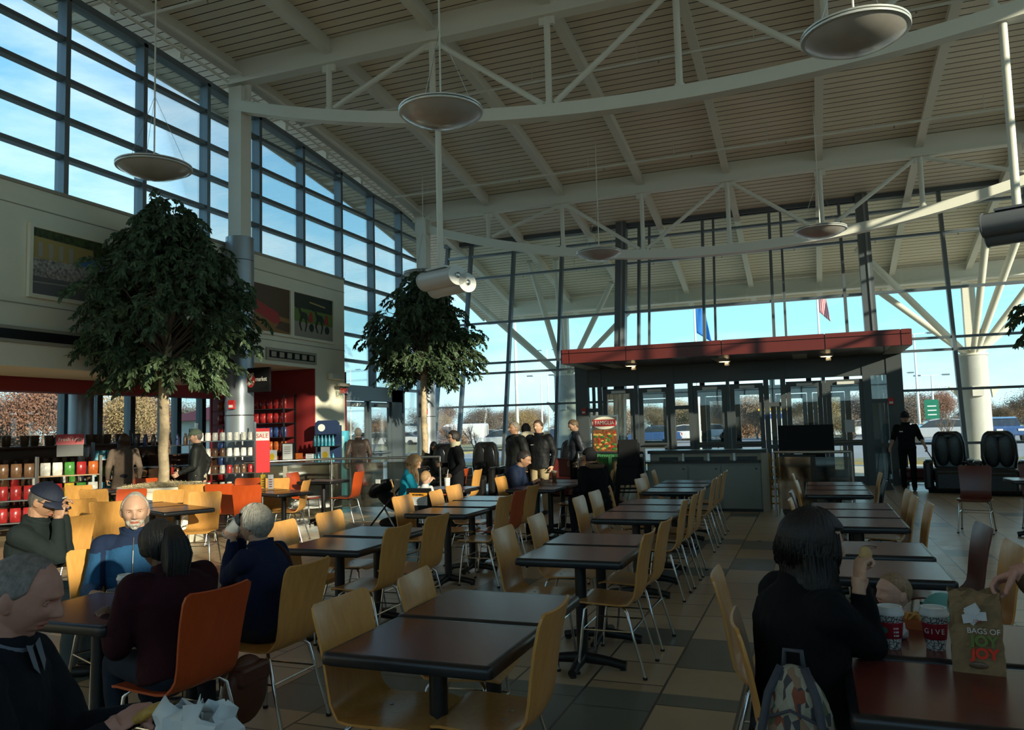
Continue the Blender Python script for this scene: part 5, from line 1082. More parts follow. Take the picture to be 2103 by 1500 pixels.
# white paper bag in the foreground
q = atz(405, 1450, 1.04); wbm = mat('white_bag', (0.62, 0.68, 0.70), 0.8, bump=0.8, bs=9)
t = thing('paper_bag', 'crumpled white paper bag at the bottom left, open end up', 'paper bag', (q.x+0.02, q.y, 0.71), R_(-20))
m_ = bagbody(0.22, 0.12, 0.33, 9, 0.010, 14, 12); m_.xf(Matrix.Rotation(R_(-6), 4, 'Y')); b = m_.build('bag_body', wbm, t, smooth=30); s_ = b.modifiers.new('thick', 'SOLIDIFY'); s_.thickness = 0.0012
# ================================================ PEOPLE
def ss(a, b, x): t = max(0, min(1, (x-a)/(b-a))); return t*t*(3-2*t)
def gs(x, s): return math.exp(-(x/s)**2)
def head_pt(dx, dy, dz, f=1.0, baby=False, off=0.0):
    rx, ry, rz = 0.076, 0.098, 0.118
    x, y, z = rx*dx, ry*dy, rz*dz
    t = max(0, min(1, -z/0.118)); x *= 1-0.26*t**1.6; 
    if z > 0: k = 1+0.06*math.sin(math.pi*min(1, z/0.1)); x *= k; y *= k
    if y < 0: y *= 1-0.42*t**1.4; y -= 0.010*(1-t)
    else: y *= 1-0.06*t
    if dy > -0.2:
        w_ = ss(-0.2, 0.25, dy); ax = abs(x)
        nose = 0.0
        if z < 0.022: nose = ss(0.022, -0.026, z)*(1-ss(-0.030, -0.042, z))
        a = 0.029*gs(x, 0.0105+0.003*ss(0, -0.03, z))*nose
        a -= 0.0150*gs(ax-0.031, 0.015)*gs(z-0.006, 0.0125)
        a += 0.006*gs(ax-0.027, 0.021)*gs(z-0.026, 0.008)
        a += 0.005*gs(ax-0.044, 0.017)*gs(z+0.028, 0.02)
        a += 0.0095*gs(x, 0.023)*(gs(z+0.057, 0.006)+gs(z+0.072, 0.0065)) - 0.0055*gs(x, 0.026)*gs(z+0.0645, 0.0028)
        a += 0.013*gs(x, 0.022)*gs(z+0.100, 0.015) - 0.004*gs(x, 0.03)*gs(z+0.084, 0.006)
        a += 0.007*gs(ax-0.0135, 0.006)*gs(z+0.031, 0.008)
        a -= 0.003*gs(ax-0.03, 0.008)*gs(z+0.05, 0.014)
        if baby: a = a*0.7+0.006*gs(ax-0.038, 0.02)*gs(z+0.045, 0.02)
        y += a*w_
    return Vector((x, y, z))
def grid(fn, nu, nv, mb_, M):
    vs = []; fs = []
    for j in range(nv+1):
        e_ = -math.pi/2+math.pi*j/nv
        for k in range(nu):
            a = 2*math.pi*k/nu; vs.append(M @ fn(math.cos(e_)*math.sin(a), math.cos(e_)*math.cos(a), math.sin(e_), a, e_))
    for j in range(nv):
        for k in range(nu): fs.append((j*nu+k, (j*nu+(k+1) % nu), (j+1)*nu+(k+1) % nu, (j+1)*nu+k))
    mb_.add(vs, fs)
def cap_(mb_, p, q, r0, r1, n=14):
    p, q = Vector(p), Vector(q); mb_.tube([p, q], [r0, r1], n); mb_.ell(p, (r0,)*3, None, n, 8); mb_.ell(q, (r1,)*3, None, n, 8)
def ik(S, T, l1, l2, hint):
    d = T-S; L_ = d.length; L_ = min(L_, (l1+l2)*0.995); dn_ = d.normalized(); T = S+dn_*L_
    a = (l1*l1-l2*l2+L_*L_)/(2*L_); h = math.sqrt(max(0, l1*l1-a*a)); u_ = hint-dn_*hint.dot(dn_); u_.normalize(); return S+dn_*a+u_*h, T
def hand(mb_, W_, d, nrm, side, curl, s, fr_=0.0085):
    d = d.normalized(); nrm = (nrm-d*nrm.dot(d)).normalized(); lat = d.cross(nrm)*side  # lat: toward thumb
    o = W_; M3 = Matrix((lat, d, nrm)).transposed()
    mb_.ell(o+d*0.050*s, (0.040*s, 0.052*s, 0.015*s), M3, 14, 8); mb_.ell(o+d*0.072*s, (0.041*s, 0.022*s, 0.013*s), M3, 14, 8)
    mb_.ell(o+d*0.035*s+lat*0.022*s+nrm*0.004*s, (0.018*s, 0.032*s, 0.015*s), M3, 12, 8)
    mb_.tube([o-d*0.03*s, o+d*0.03*s], [0.026*s, 0.030*s], 12)
    for i, (lx, ln) in enumerate(((0.029, 0.070), (0.010, 0.079), (-0.010, 0.073), (-0.029, 0.058))):
        p = o+d*0.084*s+lat*lx*s; c_ = curl*(0.85+0.12*i); a = 0.12+c_*0.5; P = [p-d*0.012*s, p]
        for q in (0.45, 0.32, 0.23):
            dd = (d*math.cos(a)+nrm*math.sin(a)+lat*lx*1.6).normalized(); p = p+dd*ln*s*q; P.append(p); a += c_*0.75
        mb_.tube(P, [fr_*1.1*s, fr_*1.05*s, fr_*s, fr_*0.92*s, fr_*0.75*s], 8)
        mb_.ell(P[-1], (fr_*0.75*s,)*3, None, 8, 6)
    p = o+d*0.022*s+lat*0.030*s; P = [p-lat*0.01*s]; a = 0.75
    for q in (0.035, 0.030, 0.022): dd = (d*math.cos(a)+lat*math.sin(a)+nrm*(0.25+0.5*curl)).normalized(); P.append(p); p = p+dd*q*s; a -= 0.3+0.25*curl
    P.append(p); mb_.tube(P, [0.0135*s, 0.013*s, 0.012*s, 0.0105*s, 0.0085*s], 8); mb_.ell(P[-1], (0.0095*s,)*3, None, 8, 6)
def remesh(o, vox, smooth_=3, fac=0.5):
    r = o.modifiers.new('r', 'REMESH'); r.mode = 'VOXEL'; r.voxel_size = vox; r.use_smooth_shade = True
    if smooth_: s = o.modifiers.new('s', 'SMOOTH'); s.factor = fac; s.iterations = smooth_
    bpy.context.view_layer.update(); dg = bpy.context.evaluated_depsgraph_get()
    me = bpy.data.meshes.new_from_object(o.evaluated_get(dg)); o.modifiers.clear(); old = o.data; o.data = me; bpy.data.meshes.remove(old); me.shade_smooth(); return o
SK = {'fair': (0.52, 0.30, 0.20), 'pink': (0.55, 0.27, 0.20), 'tan': (0.36, 0.19, 0.11), 'brown': (0.14, 0.065, 0.035), 'baby': (0.60, 0.36, 0.27)}
def cloth(n, c, rough=0.9, bump=0.35, bs=22, var=0.1): return mat('cloth_'+n, c, rough, var=var, vs_=5, bump=bump, bs=bs, spec=0.2, sheen=0.0)
def puff(o, terms):   # soft cloth folds
    me = o.data; n = len(me.vertices); co = np.empty(n*3, 'f'); me.vertices.foreach_get('co', co); nr = np.empty(n*3, 'f'); me.vertex_normals.foreach_get('vector', nr)
    co = co.reshape(-1, 3); nr = nr.reshape(-1, 3); k = np.array([sum(noise.noise(Vector(c)*f+r)*a for f, a, r in terms) for c in co.tolist()])
    me.vertices.foreach_set('co', (co+nr*k[:, None]).ravel().astype('f')); me.update()
def person(label, loc, az, H=1.72, seated=False, skin='fair', top=None, bot=None, shoe=None, hair=None, hairc=(0.05, 0.03, 0.02), hx=0.0, hy=0.0, hands=None, lean=0.0, fat=1.0, vox=0.012, beard=None, face=True, step=0.0, sleeve=1.0, seat=0.45, curl=(0.9, 0.9), hdir=(None, None), hem=0.0, hs=1.0, baby=False, glasses=None, knees=None, hp=None, collar=True, eh=None):
    s = H/1.75; t = thing('person', label, 'person', loc or (0, 0, 0), -R_(az)); near = vox < 0.008
    sk = mat('skin_'+skin, SK[skin], 0.55, var=0.10, vs_=30, bump=0.12, bs=90); top = top or cloth('black', (0.012, 0.012, 0.013)); bot = bot or cloth('dark', (0.02, 0.022, 0.03)); shoe = shoe or mat('shoe_black', (0.012, 0.011, 0.01), 0.5)
    hz = (seat+0.06 if seated else 0.92*s); Rl = Matrix.Rotation(-lean, 3, 'X'); hip = Vector((0, 0, hz)) 
    T = lambda x, y, z: hip+Rl @ Vector((x*s, y*s, z*s))
    hc = T(0, 0.030, 0.668) if not baby else T(0, 0.03, 0.69)
    if hp:
        z_ = hc.z; q_ = atz(hp[0], hp[1], z_); o_ = Matrix.Rotation(-R_(az), 3, 'Z') @ Vector((hc.x, hc.y, 0)); t.location = (q_.x-o_.x, q_.y-o_.y, 0); print('PLACED', label[:30], tuple(round(c, 2) for c in t.location))
    HM = Matrix.Translation(hc) @ Matrix.Rotation(-hx, 4, 'Z') @ Matrix.Rotation(hy, 4, 'X') @ Matrix.Diagonal((s*hs, s*hs, s*hs, 1))
    # ---- body
    b = MB(); nu, nv = (150, 120) if near else (64, 52)
    grid(lambda x, y, z, a, e_: head_pt(x, y, z, baby=baby), nu, nv, b, HM)
    for sx in (-1, 1):
        M3 = Matrix.Rotation(sx*0.35, 3, 'Z'); q = MB().ell((0, 0, 0), (0.009, 0.019, 0.031), M3, 14, 10); q.xf(HM @ Matrix.Translation((sx*0.078, -0.012, -0.006))); b.add(q.v, q.f)
        q = MB().ell((0, 0, 0), (0.008, 0.012, 0.011), None, 12, 8); q.xf(HM @ Matrix.Translation((sx*0.073, -0.006, -0.030))); b.add(q.v, q.f)
    nb = T(0, 0, 0.50); cap_(b, nb, HM @ Vector((0, -0.022, -0.07)), 0.058*s*(1 if not baby else .7), 0.060*s*(1 if not baby else .8))
    for z, rx, ry in ((0.0, .15, .10), (0.12, .13, .09), (0.25, .145, .095), (0.38, .165, .095), (0.45, .10, .065)):
        b.ell(T(0, 0, z), (rx*s*fat*.93, ry*s*fat*.9, 0.10*s), Rl)
    hands = hands or ({'L': (-0.23, 0.25, 0.16), 'R': (0.23, 0.25, 0.16)} if seated else {'L': (-0.27, 0.04, -0.05), 'R': (0.27, 0.04, -0.05)})
    arms = []
    for i, (k, sx) in enumerate((('L', -1), ('R', 1))):
        S = T(sx*0.175*fat**0.5, 0, 0.45); W_ = hip+Vector(hands[k])*s
        E_, W_ = ik(S, W_, 0.29*s, 0.255*s, Vector((sx*0.35, -0.45, -1)) if eh is None else Vector((sx*eh[0], eh[1], eh[2]))); d = (W_-E_).normalized()
        hd_ = Vector(hdir[i]) if hdir[i] is not None else d
        nrm = Vector((-sx, 0, 0)) if not seated else Vector((-sx*0.4, 0, -1)); 
        if abs(hd_.normalized().dot(nrm.normalized())) > 0.85: nrm = Vector((0, 1, 0))
        cap_(b, S, E_, 0.044*s*fat, 0.036*s*fat); cap_(b, E_, W_, 0.036*s*fat, 0.025*s); hand(b, W_, hd_, nrm, sx, curl[i], s*1.0); arms.append((S, E_, W_))
    legs = []
    for sx in (-1, 1):
        Hp = hip+Vector((sx*0.09*s, 0, 0.0))
        if seated: K = hip+Vector((sx*0.11*s, 0.42*s, 0.01)); A = Vector((sx*0.11*s, 0.38*s, 0.085*s))
        else: f = step*sx; K = Vector((sx*0.10*s, (0.03+0.22*abs(f)*(1 if f > 0 else -0.1))*s, 0.50*s)); A = Vector((sx*0.10*s, (f*0.32-0.02)*s, 0.085*s))
        if seated and seat > 0.5: A = K+Vector((0, 0.02, -0.30*s)); 
        cap_(b, Hp, K, 0.07*s, 0.048*s); cap_(b, K, A, 0.046*s, 0.03*s); legs.append((Hp, K, A)); b.ell(A+Vector((0, 0.05*s, -0.04*s)), (0.035*s, 0.10*s, 0.03*s))
    o = b.build('body', [sk, mat('lip', tuple(c*m_ for c, m_ in zip(SK[skin], (0.85, 0.55, 0.55))), 0.45)], t, fix=False); remesh(o, vox*0.42 if near else vox*0.7, 1 if near else 1, 0.4)
    HI = HM.inverted(); me = o.data
    for p in me.polygons:
        q = HI @ p.center
        if q.y > 0.06 and abs(q.x) < 0.024-0.6*abs(q.z+0.064) and -0.078 < q.z < -0.052: p.material_index = 1
    # ---- eyes, brows
    if face:
        ew = mat('eye_white', (0.55, 0.50, 0.46), 0.2); ei = mat('iris_dark', (0.03, 0.02, 0.015), 0.15)
        for sx in (-1, 1):
            q = MB().ell((0, 0, 0), (0.0125, 0.0125, 0.0125), Matrix.Rotation(R_(-90), 3, 'X'), 20, 14); q.xf(Matrix.Translation((sx*0.031, 0.0665, 0.006))); q.m = [1 if all(((v[0]-sx*0.031)**2+(v[2]-0.006)**2) < 0.0063**2 and v[1] > 0.0665 for v in (q.v[k] for k in f_)) else 0 for f_ in q.f]
            q.xf(HM); e_ = q.build('eye', [ew, ei], t, smooth=True)
            if near:
                for zz, am in ((0.0145, 1), (-0.0035, -1)):
                    lid = MB(); pts = [HM @ Vector((sx*0.031+0.0145*c_, 0.0670+0.0125*math.cos(c_*0.9), 0.006+am*(0.0065 if am > 0 else 0.0055)*math.sqrt(max(0, 1-c_*c_))-(0.0015 if am > 0 else 0.001))) for c_ in np.linspace(-1, 1, 11)]; lid.tube(pts, 0.0034*s, 8); lid.build('eyelid', sk, t, smooth=True)
            if hair != 'hood':
                pts = [HM @ Vector((sx*(0.016+0.030*c_), 0.0905-0.020*c_*c_, 0.0235+0.006*math.sin(c_*2.4))) for c_ in np.linspace(0, 1, 7)]
                bw = MB().tube(pts, [0.002*s, 0.0034*s, 0.0036*s, 0.0034*s, 0.003*s, 0.002*s, 0.001*s], 6); bw.build('eyebrow', mat('brow_%d' % int(hairc[0]*400), tuple(c*0.45 for c in hairc), 0.7, var=0.3, vs_=60), t, smooth=True)
    # ---- hair
    hm = mat('hair_%d_%d_%d' % tuple(int(c*1000) for c in hairc), hairc, 0.55, var=0.35, vs_=60, bump=0.3, bs=120)
    def hairshell(name, mask, thick, m_, nz_=0.0035, low=0.006, nu=None, nv=None):
        nu = nu or (300 if near else 90); nv = nv or (150 if near else 50); q = MB()
        def fn(x, y, z, a, e_):
            p = head_pt(x, y, z, baby=baby); k = mask(p, a, e_); n_ = p.normalized()
            st = noise.noise(Vector((a*16, e_*2.2, H*10)))*nz_+noise.noise(Vector((a*45, e_*5, 3)))*nz_*0.5
            return p+n_*((thick+st)*k-low*(1-k))
        grid(fn, nu, nv, q, HM); return q.build(name, m_, t, smooth=True)
    def m_short(p, a, e_, line=0.062, side=0.0):
        fr = ss(line-0.012+0.2*abs(p.x)*(-1), line+0.010, p.z) if p.y > 0.03 else 1.0
        th = -0.080+(0.082+side)*ss(-0.055, -0.022, p.y)+0.035*ss(0.0, 0.045, p.y)
        sd_ = ss(th-0.008, th+0.010, p.z)
        bl = ss(0.062, 0.030, p.y) if p.z < line+0.01 else 1.0
        return min(fr, sd_, bl) if p.y > 0.0 else sd_
    if baby: hairshell('hair', lambda p, a, e_: ss(0.018, 0.040, p.z*0.9-p.y*0.75+0.01), 0.005, hm, 0.002)
    elif hair == 'short': hairshell('hair', m_short, 0.011 if not baby else 0.004, hm)
    elif hair == 'bob': hairshell('hair', lambda p, a, e_: m_short(p, a, e_, 0.055, -0.03), 0.021, hm, 0.006)
    elif hair == 'receding': hairshell('hair', lambda p, a, e_: m_short(p, a, e_, 0.096)*(0.72+0.28*ss(0.10, 0.04, p.z)), 0.006, hm, 0.0012)
    elif hair == 'fringe':   # bald crown with side hair
        hairshell('hair', lambda p, a, e_: m_short(p, a, e_, 0.09)*ss(0.095, 0.055, p.z+0.3*p.y)*(1.0 if p.y < 0.03 else ss(0.06, 0.03, p.y)), 0.011, hm, 0.004)
        hairshell('hair', lambda p, a, e_: ss(0.082, 0.095, p.z-0.2*p.y)*0.5, 0.006, hm, 0.004, low=0.006)
    elif hair in ('long', 'ponytail'):
        hairshell('hair', (lambda p, a, e_: m_short(p, a, e_, 0.055, -0.05)) if hair == 'ponytail' else (lambda p, a, e_: m_short(p, a, e_, 0.050, -0.05)*(0.25+0.75*ss(-0.08, 0.02, p.z))), 0.018, hm, 0.004 if hair == 'ponytail' else 0.002)
        lk = MB(); rnd = random.Random(int(H*1000)); n_ = (650 if hair == 'ponytail' else 1500) if near else 160
        for i in range(n_):
            if hair == 'ponytail':
                a = rnd.uniform(0, 6.28); r0 = 0.014*math.sqrt(rnd.random()); p0 = Vector((r0*math.cos(a), -0.10, 0.045+r0*math.sin(a))); f = rnd.uniform(-1, 1); g_ = rnd.uniform(-1, 1)
                P = [p0, p0+Vector((0.025*f, -0.05, 0.012)), Vector((0.055*f, -0.145+0.03*g_, -0.01)), Vector((0.065*f, -0.145+0.035*g_, -0.08)), Vector((0.058*f+0.01*g_, -0.125+0.03*g_, -0.15-0.02*abs(g_))), Vector((0.035*f, -0.11+0.02*g_, -0.21-0.05*rnd.random()))]
                rr = 0.0045
            else:
                a = rnd.uniform(R_(52), R_(308)); e0 = rnd.uniform(-0.3, 0.45); q_ = head_pt(math.cos(e0)*math.sin(a), math.cos(e0)*math.cos(a), math.sin(e0)); q_ = q_*rnd.uniform(1.05, 1.13); o_ = Vector((math.sin(a), math.cos(a), 0)); L0 = rnd.uniform(0.24, 0.40)
                P = [q_, q_+o_*0.012+Vector((0, 0, -0.05)), Vector((o_.x*0.098, o_.y*0.10-0.01, -0.03))*rnd.uniform(0.9, 1.06), Vector((o_.x*0.103, o_.y*0.105-0.01, -0.12)), Vector((o_.x*0.11+rnd.uniform(-.015, .015), o_.y*0.115, -L0*0.75)), Vector((o_.x*0.10+rnd.uniform(-.02, .02), o_.y*0.11, -L0))]
                rr = 0.0026 if near else 0.005
            HM0 = HM if hair == 'ponytail' else Matrix.Translation(hc) @ Matrix.Rotation(-hx, 4, 'Z') @ Matrix.Diagonal((s*hs, s*hs, s*hs, 1))
            P = [(HM if i_ < 3 else HM0) @ p for i_, p in enumerate(P)]; lk.tube(P, [rr*s, rr*s*1.2, rr*s*1.2, rr*s, rr*0.7*s, rr*0.15*s], 5, False)
        lk.build('hair_strands', hm, t, smooth=True)
        if hair == 'ponytail': MB().lathe([(0.02*s, -0.008), (0.024*s, 0), (0.02*s, 0.008)], 16, HM @ Vector((0, -0.108, 0.045)), Matrix.Rotation(R_(80), 3, 'X')).build('hair_tie', black, t)
        else:
            core = MB(); 
            for z, rx, ry in ((-0.04, .088, .075), (-0.12, .094, .07), (-0.2, .088, .06), (-0.26, .08, .05)): q = MB().ell((0, -0.048, z), (rx, ry, 0.07)); q.xf(HM0); core.add(q.v, q.f)
            core.build('hair_mass', hm, t, smooth=True)
    elif hair == 'cap':
        cc = mat('cap_%d' % int(hairc[2]*1000), hairc, 0.8, bump=0.2, bs=60)
        hairshell('hair', lambda p, a, e_: m_short(p, a, e_, 0.05)*0.9, 0.007, mat('hair_greyish', (0.10, 0.09, 0.08), 0.8), 0.003)
        hairshell('cap_crown', lambda p, a, e_: ss(0.030, 0.040, p.z+0.10*(-p.y)*(-1)*0.2), 0.019, cc, 0.001)
        bm_ = MB(); q = []; n_ = 14
        for k in range(n_+1): a = -1.15+2.3*k/n_; q.append((a, k))
        vs = []; fs = []
        for a, k in q:
            for rr, dz in ((0.96, 0.040), (1.28, 0.032), (1.62-0.28*abs(a)**2, 0.016)):
                vs.append(Vector((0.094*rr*math.sin(a), 0.112*rr*math.cos(a), dz-0.012*abs(math.sin(a))**2)))
        m0 = len(vs); vs += [v+Vector((0, 0, -0.003)) for v in vs[:]]
        for k in range(n_):
            for j in range(2): a = k*3+j; fs.append((a, a+1, a+4, a+3)); fs.append((m0+a, m0+a+3, m0+a+4, m0+a+1))
            fs.append((k*3+2, m0+k*3+2, m0+k*3+5, k*3+5))
        bm_.add([HM @ v for v in vs], fs); bm_.build('cap_brim', cc, t, smooth=40); MB().ell(HM @ Vector((0, -0.01, 0.14)), (0.008*s,)*3).build('cap_button', cc, t, smooth=True)
    elif hair == 'beanie':
        cc = cloth('beanie', hairc); hairshell('beanie', lambda p, a, e_: ss(0.022, 0.034, p.z) if p.y > 0 else ss(-0.06, -0.05, p.z), 0.022, cc, 0.002)
    elif hair == 'hood':
        cc = cloth('hood', hairc); hairshell('hood', lambda p, a, e_: 1-ss(0.02, 0.06, p.y)*ss(-0.2, -0.1, -abs(p.z)), 0.035, cc, 0.006)
    if beard:
        bc = mat('beard_hair', beard, 0.85, var=0.3, vs_=90, bump=0.5, bs=160)
        hairshell('beard', lambda p, a, e_: (ss(0.03, 0.06, p.y)*ss(-0.062, -0.082, p.z-(0.02 if abs(p.x) > 0.03 else 0)) if True else 0)+0.75*gs(abs(p.x)-0.012, 0.016)*gs(p.z+0.047, 0.005)*ss(0.06, 0.08, p.y), 0.009, bc, 0.005, 0.004)
    if glasses:
        g_ = mat('lens_black', (0.005, 0.005, 0.006), 0.08) if glasses == 'dark' else mat('frame_dark', (0.02, 0.015, 0.01), 0.3)
        q = MB()
        for sx in (-1, 1):
            if glasses == 'dark': q.ell((sx*0.031, 0.096, 0.004), (0.025, 0.005, 0.017))
            else: q.tube([(sx*0.031+0.022*math.cos(a), 0.100-0.006*abs(math.cos(a)), 0.004+0.015*math.sin(a)) for a in np.linspace(0, 6.28, 20)], 0.0013, 6)
            q.tube([(sx*0.054, 0.092, 0.008), (sx*0.080, 0.05, 0.010), (sx*0.084, -0.01, 0.006)], 0.0018, 6)
        q.tube([(-0.01, 0.102, 0.008), (0.01, 0.102, 0.008)], 0.0018, 6); q.xf(HM); q.build('sunglasses' if glasses == 'dark' else 'glasses', g_, t, smooth=50)
    # ---- clothes
    j = MB(); f = fat
    hl = -0.03-hem
    rings = [(hl, .172*f+hem*.12, .125*f+hem*.1), (0.05, .165*f, .125*f), (0.16, .155*f, .118*f), (0.28, .170*f, .125*f), (0.37, .182*f, .122*f), (0.435, .172*f, .108*f), (0.485, .118*f, .088*f), (0.515, .088, .084), (0.545, .078, .078), (0.56, .074, .074)]
    n_ = 28; vs = []; fs = []
    for z, rx, ry in rings:
        for k in range(n_):
            a = 2*math.pi*k/n_; c_, q_ = math.cos(a), math.sin(a); vs.append(T(rx*math.copysign(abs(c_)**0.85, c_), ry*math.copysign(abs(q_)**0.9, q_)-(0.01 if z > 0.3 else 0), z))
    for r_ in range(len(rings)-1):
        for k in range(n_): fs.append((r_*n_+k, r_*n_+(k+1) % n_, (r_+1)*n_+(k+1) % n_, (r_+1)*n_+k))
    fs.append(tuple(reversed(range(n_)))); fs.append(tuple((len(rings)-1)*n_+k for k in range(n_))); j.add(vs, fs)
    for (S, E_, W_), sx in zip(arms, (-1, 1)):
        cap_(j, S, E_, 0.068*s*f, 0.054*s*f)
        j.ell(S+Vector((-sx*0.03*s, 0, 0.0)), (0.075*s*f, 0.07*s*f, 0.065*s*f))
        if sleeve > 0.6: cu = E_+(W_-E_)*0.93; cap_(j, E_, cu, 0.053*s*f, 0.038*s)
    if seated and hem > 0: 
        for Hp, K, A in legs: cap_(j, Hp, Hp+(K-Hp)*0.35, 0.10*s*f, 0.09*s*f)
    o = j.build('jacket' if H > 1 else 'shirt', top, t, fix=False); remesh(o, vox if not near else 0.007, 4, 0.5)
    rnd = Vector((H*7, az, 0))
    puff(o, [(9, 0.008, rnd), (22, 0.004, rnd)])
    tr_ = MB()
    tr_.ell(hip+Vector((0, -0.01, 0.0)), (0.165*s*f, 0.125*s*f, 0.11*s)); 
    for Hp, K, A in legs:
        cap_(tr_, Hp, K, 0.092*s*f, 0.066*s); cap_(tr_, K, A+Vector((0, 0, 0.0)), 0.064*s, 0.056*s)
    o = tr_.build('trousers', bot, t, fix=False); remesh(o, max(vox, 0.010), 4, 0.5)
    puff(o, [(11, 0.007, rnd)])
    for Hp, K, A in legs:
        sh = MB(); sh.ell(A+Vector((0, 0.06*s, -0.048*s)), (0.046*s, 0.135*s, 0.037*s)); sh.ell(A+Vector((0, -0.01*s, -0.02*s)), (0.042*s, 0.055*s, 0.055*s)); sh.build('shoe', shoe, t, smooth=True)
    if collar and not baby: part_collar(t, T, top, 0.086, 0.048, 'collar', 0.515)
    return t, HM, arms, T
def part_collar(t, T, m_, r=0.075, h=0.06, name='collar', z=0.50):
    q = MB(); n_ = 24
    vs = []; fs = []
    for rr, zz in ((r, z-0.02), (r*1.0, z+h*0.5), (r*1.08, z+h), (r*0.93, z+h), (r*0.85, z)):
        for k in range(n_): a = 2*math.pi*k/n_; vs.append(T(rr*math.cos(a), rr*0.95*math.sin(a), zz-0.03*max(0, math.sin(a))))
    for i in range(4):
        for k in range(n_): fs.append((i*n_+k, i*n_+(k+1) % n_, (i+1)*n_+(k+1) % n_, (i+1)*n_+k))
    q.add(vs, fs); return q.build(name, m_, t, smooth=True)
NV = 0.0075
# 1 left foreground man in profile
t, HM, arms, T = person('grey haired man in a black sweater at the bottom left holding food', None, 58, 1.70, True, 'pink', cloth('charcoal', (0.012, 0.013, 0.017)), cloth('dark', (0.02, 0.022, 0.03)), hp=(45, 1225), hair='receding', hairc=(0.22, 0.19, 0.17), hy=-0.32, hx=-0.02, lean=0.10, vox=NV, collar=False, fat=1.12, hands={'L': (-0.04, 0.42, 0.28), 'R': (0.08, 0.36, 0.28)}, curl=(1.1, 1.1), hs=1.03)
sc = cloth('striped_shirt', (0.17, 0.20, 0.25), bump=0.1); part_collar(t, T, sc, 0.074, 0.055, 'shirt_collar')
pl = MB()
for sx in (-1, 1): pl.add([T(sx*0.012, 0.078, 0.53), T(sx*0.05, 0.075, 0.54), T(sx*0.045, 0.102, 0.475), T(sx*0.015, 0.112, 0.45)], [(0, 1, 2, 3)])
pl.build('collar_points', sc, t)
bpy.context.view_layer.update(); PAL = t.matrix_world @ (arms[1][2]+Vector((-0.01, 0.10, 0.035)))
# 2 man in blue fleece
fle = cloth('blue_fleece', (0.018, 0.075, 0.165), bump=0.5, bs=60, var=0.15); nav = cloth('navy_trim', (0.012, 0.022, 0.055))
t, HM, arms, T = person('white bearded man in a blue zipped fleece facing the camera', (-4.08, 3.88, 0), 138, 1.68, True, 'fair', fle, cloth('dark', (0.02, 0.022, 0.03)), hair='receding', hairc=(0.36, 0.33, 0.29), beard=(0.42, 0.38, 0.33), vox=NV, hy=-0.08, hx=-0.06, collar=False, fat=1.12, seat=0.43, hands={'L': (-0.20, 0.34, 0.20), 'R': (0.20, 0.34, 0.20)}, hs=1.04)
part_collar(t, T, nav, 0.090, 0.070, 'fleece_collar', 0.49)
z_ = MB().tube([T(0, y, z) for z, y in ((0.50, 0.085), (0.42, 0.125), (0.34, 0.148), (0.2, 0.145), (0.08, 0.145))], 0.004, 6); z_.build('zip', steel, t)
jk = [c for c in t.children if c.name.startswith('jacket')][0]; jk.data.materials.append(nav); zy = T(0, 0, 0.435).z
for p in jk.data.polygons:
    if p.center.z > zy+0.02*math.cos(p.center.x*14) or (0.155 < abs(p.center.x) < 0.185 and p.center.y > 0.02 and p.center.z > T(0, 0, 0.1).z): p.material_index = 1
# 3 maroon sweater woman
t, HM, arms, T = person('dark haired woman with a ponytail in a maroon sweater', (-2.84, 2.99, 0), 278, 1.53, True, 'brown', cloth('maroon', (0.030, 0.006, 0.010), bump=0.5, bs=70), cloth('denim', (0.02, 0.03, 0.045)), hair='ponytail', hairc=(0.008, 0.007, 0.007), vox=NV, fat=1.40, lean=0.26, hx=0.12, hy=-0.25, collar=False, hs=1.10, hands={'L': (-0.18, 0.40, 0.26), 'R': (0.20, 0.40, 0.26)})
# 4 grey haired woman with cup
t, HM, arms, T = person('grey haired woman in a navy sweater drinking from a paper cup', (-2.93, 3.74, 0), 264, 1.52, True, 'fair', cloth('navy', (0.012, 0.018, 0.05)), cloth('dark', (0.02, 0.022, 0.03)), hair='bob', hairc=(0.36, 0.33, 0.28), vox=NV, fat=1.15, lean=0.12, hx=-0.02, hy=0.05, hands={'L': (-0.055, 0.24, 0.565), 'R': (0.055, 0.24, 0.56)}, curl=(1.0, 1.0), hdir=((0.35, 0.5, 0.6), (-0.35, 0.5, 0.6)))
stm = mat('brown_leather', (0.10, 0.035, 0.02), 0.45)
st = MB(); P = [T(0.11, 0.03, 0.52), T(0.11, -0.07, 0.50), T(0.11, -0.128, 0.43), T(0.105, -0.158, 0.33), T(0.105, -0.160, 0.2), T(0.11, -0.160, 0.05), T(0.13, -0.150, -0.05)]
for a, b in zip(P[:-1], P[1:]): st.beam(a, b, 0.022, 0.005, up=(1, 0, 0))
st.build('bag_strap', stm, t)
hc_ = HM @ Vector((0, 0.145, -0.035)); c_ = cup(t.matrix_basis @ Vector((0, 0, 0)), 'white paper cup with black lid held at the mouth of the grey haired woman', whitem, mat('lid_black', (0.02, 0.02, 0.02), 0.4), None, 1.12)
bpy.context.view_layer.update(); c_.location = t.matrix_world @ (HM @ Vector((0, 0.205, -0.085))); c_.rotation_euler = (t.rotation_euler.to_matrix() @ Matrix.Rotation(R_(52), 3, 'X')).to_euler()
tb = thing('shoulder_bag', 'brown leather bag hanging at the back of the grey haired woman over the chair', 'bag', (-2.78, 3.36, 0.14)); MB().ell((0, 0, 0.16), (0.07, 0.15, 0.17)).build('bag_body', stm, tb, smooth=True); MB().box((-0.0, 0.0, 0.24), (0.15, 0.22, 0.10)).build('flap', stm, tb, bevel=0.02)
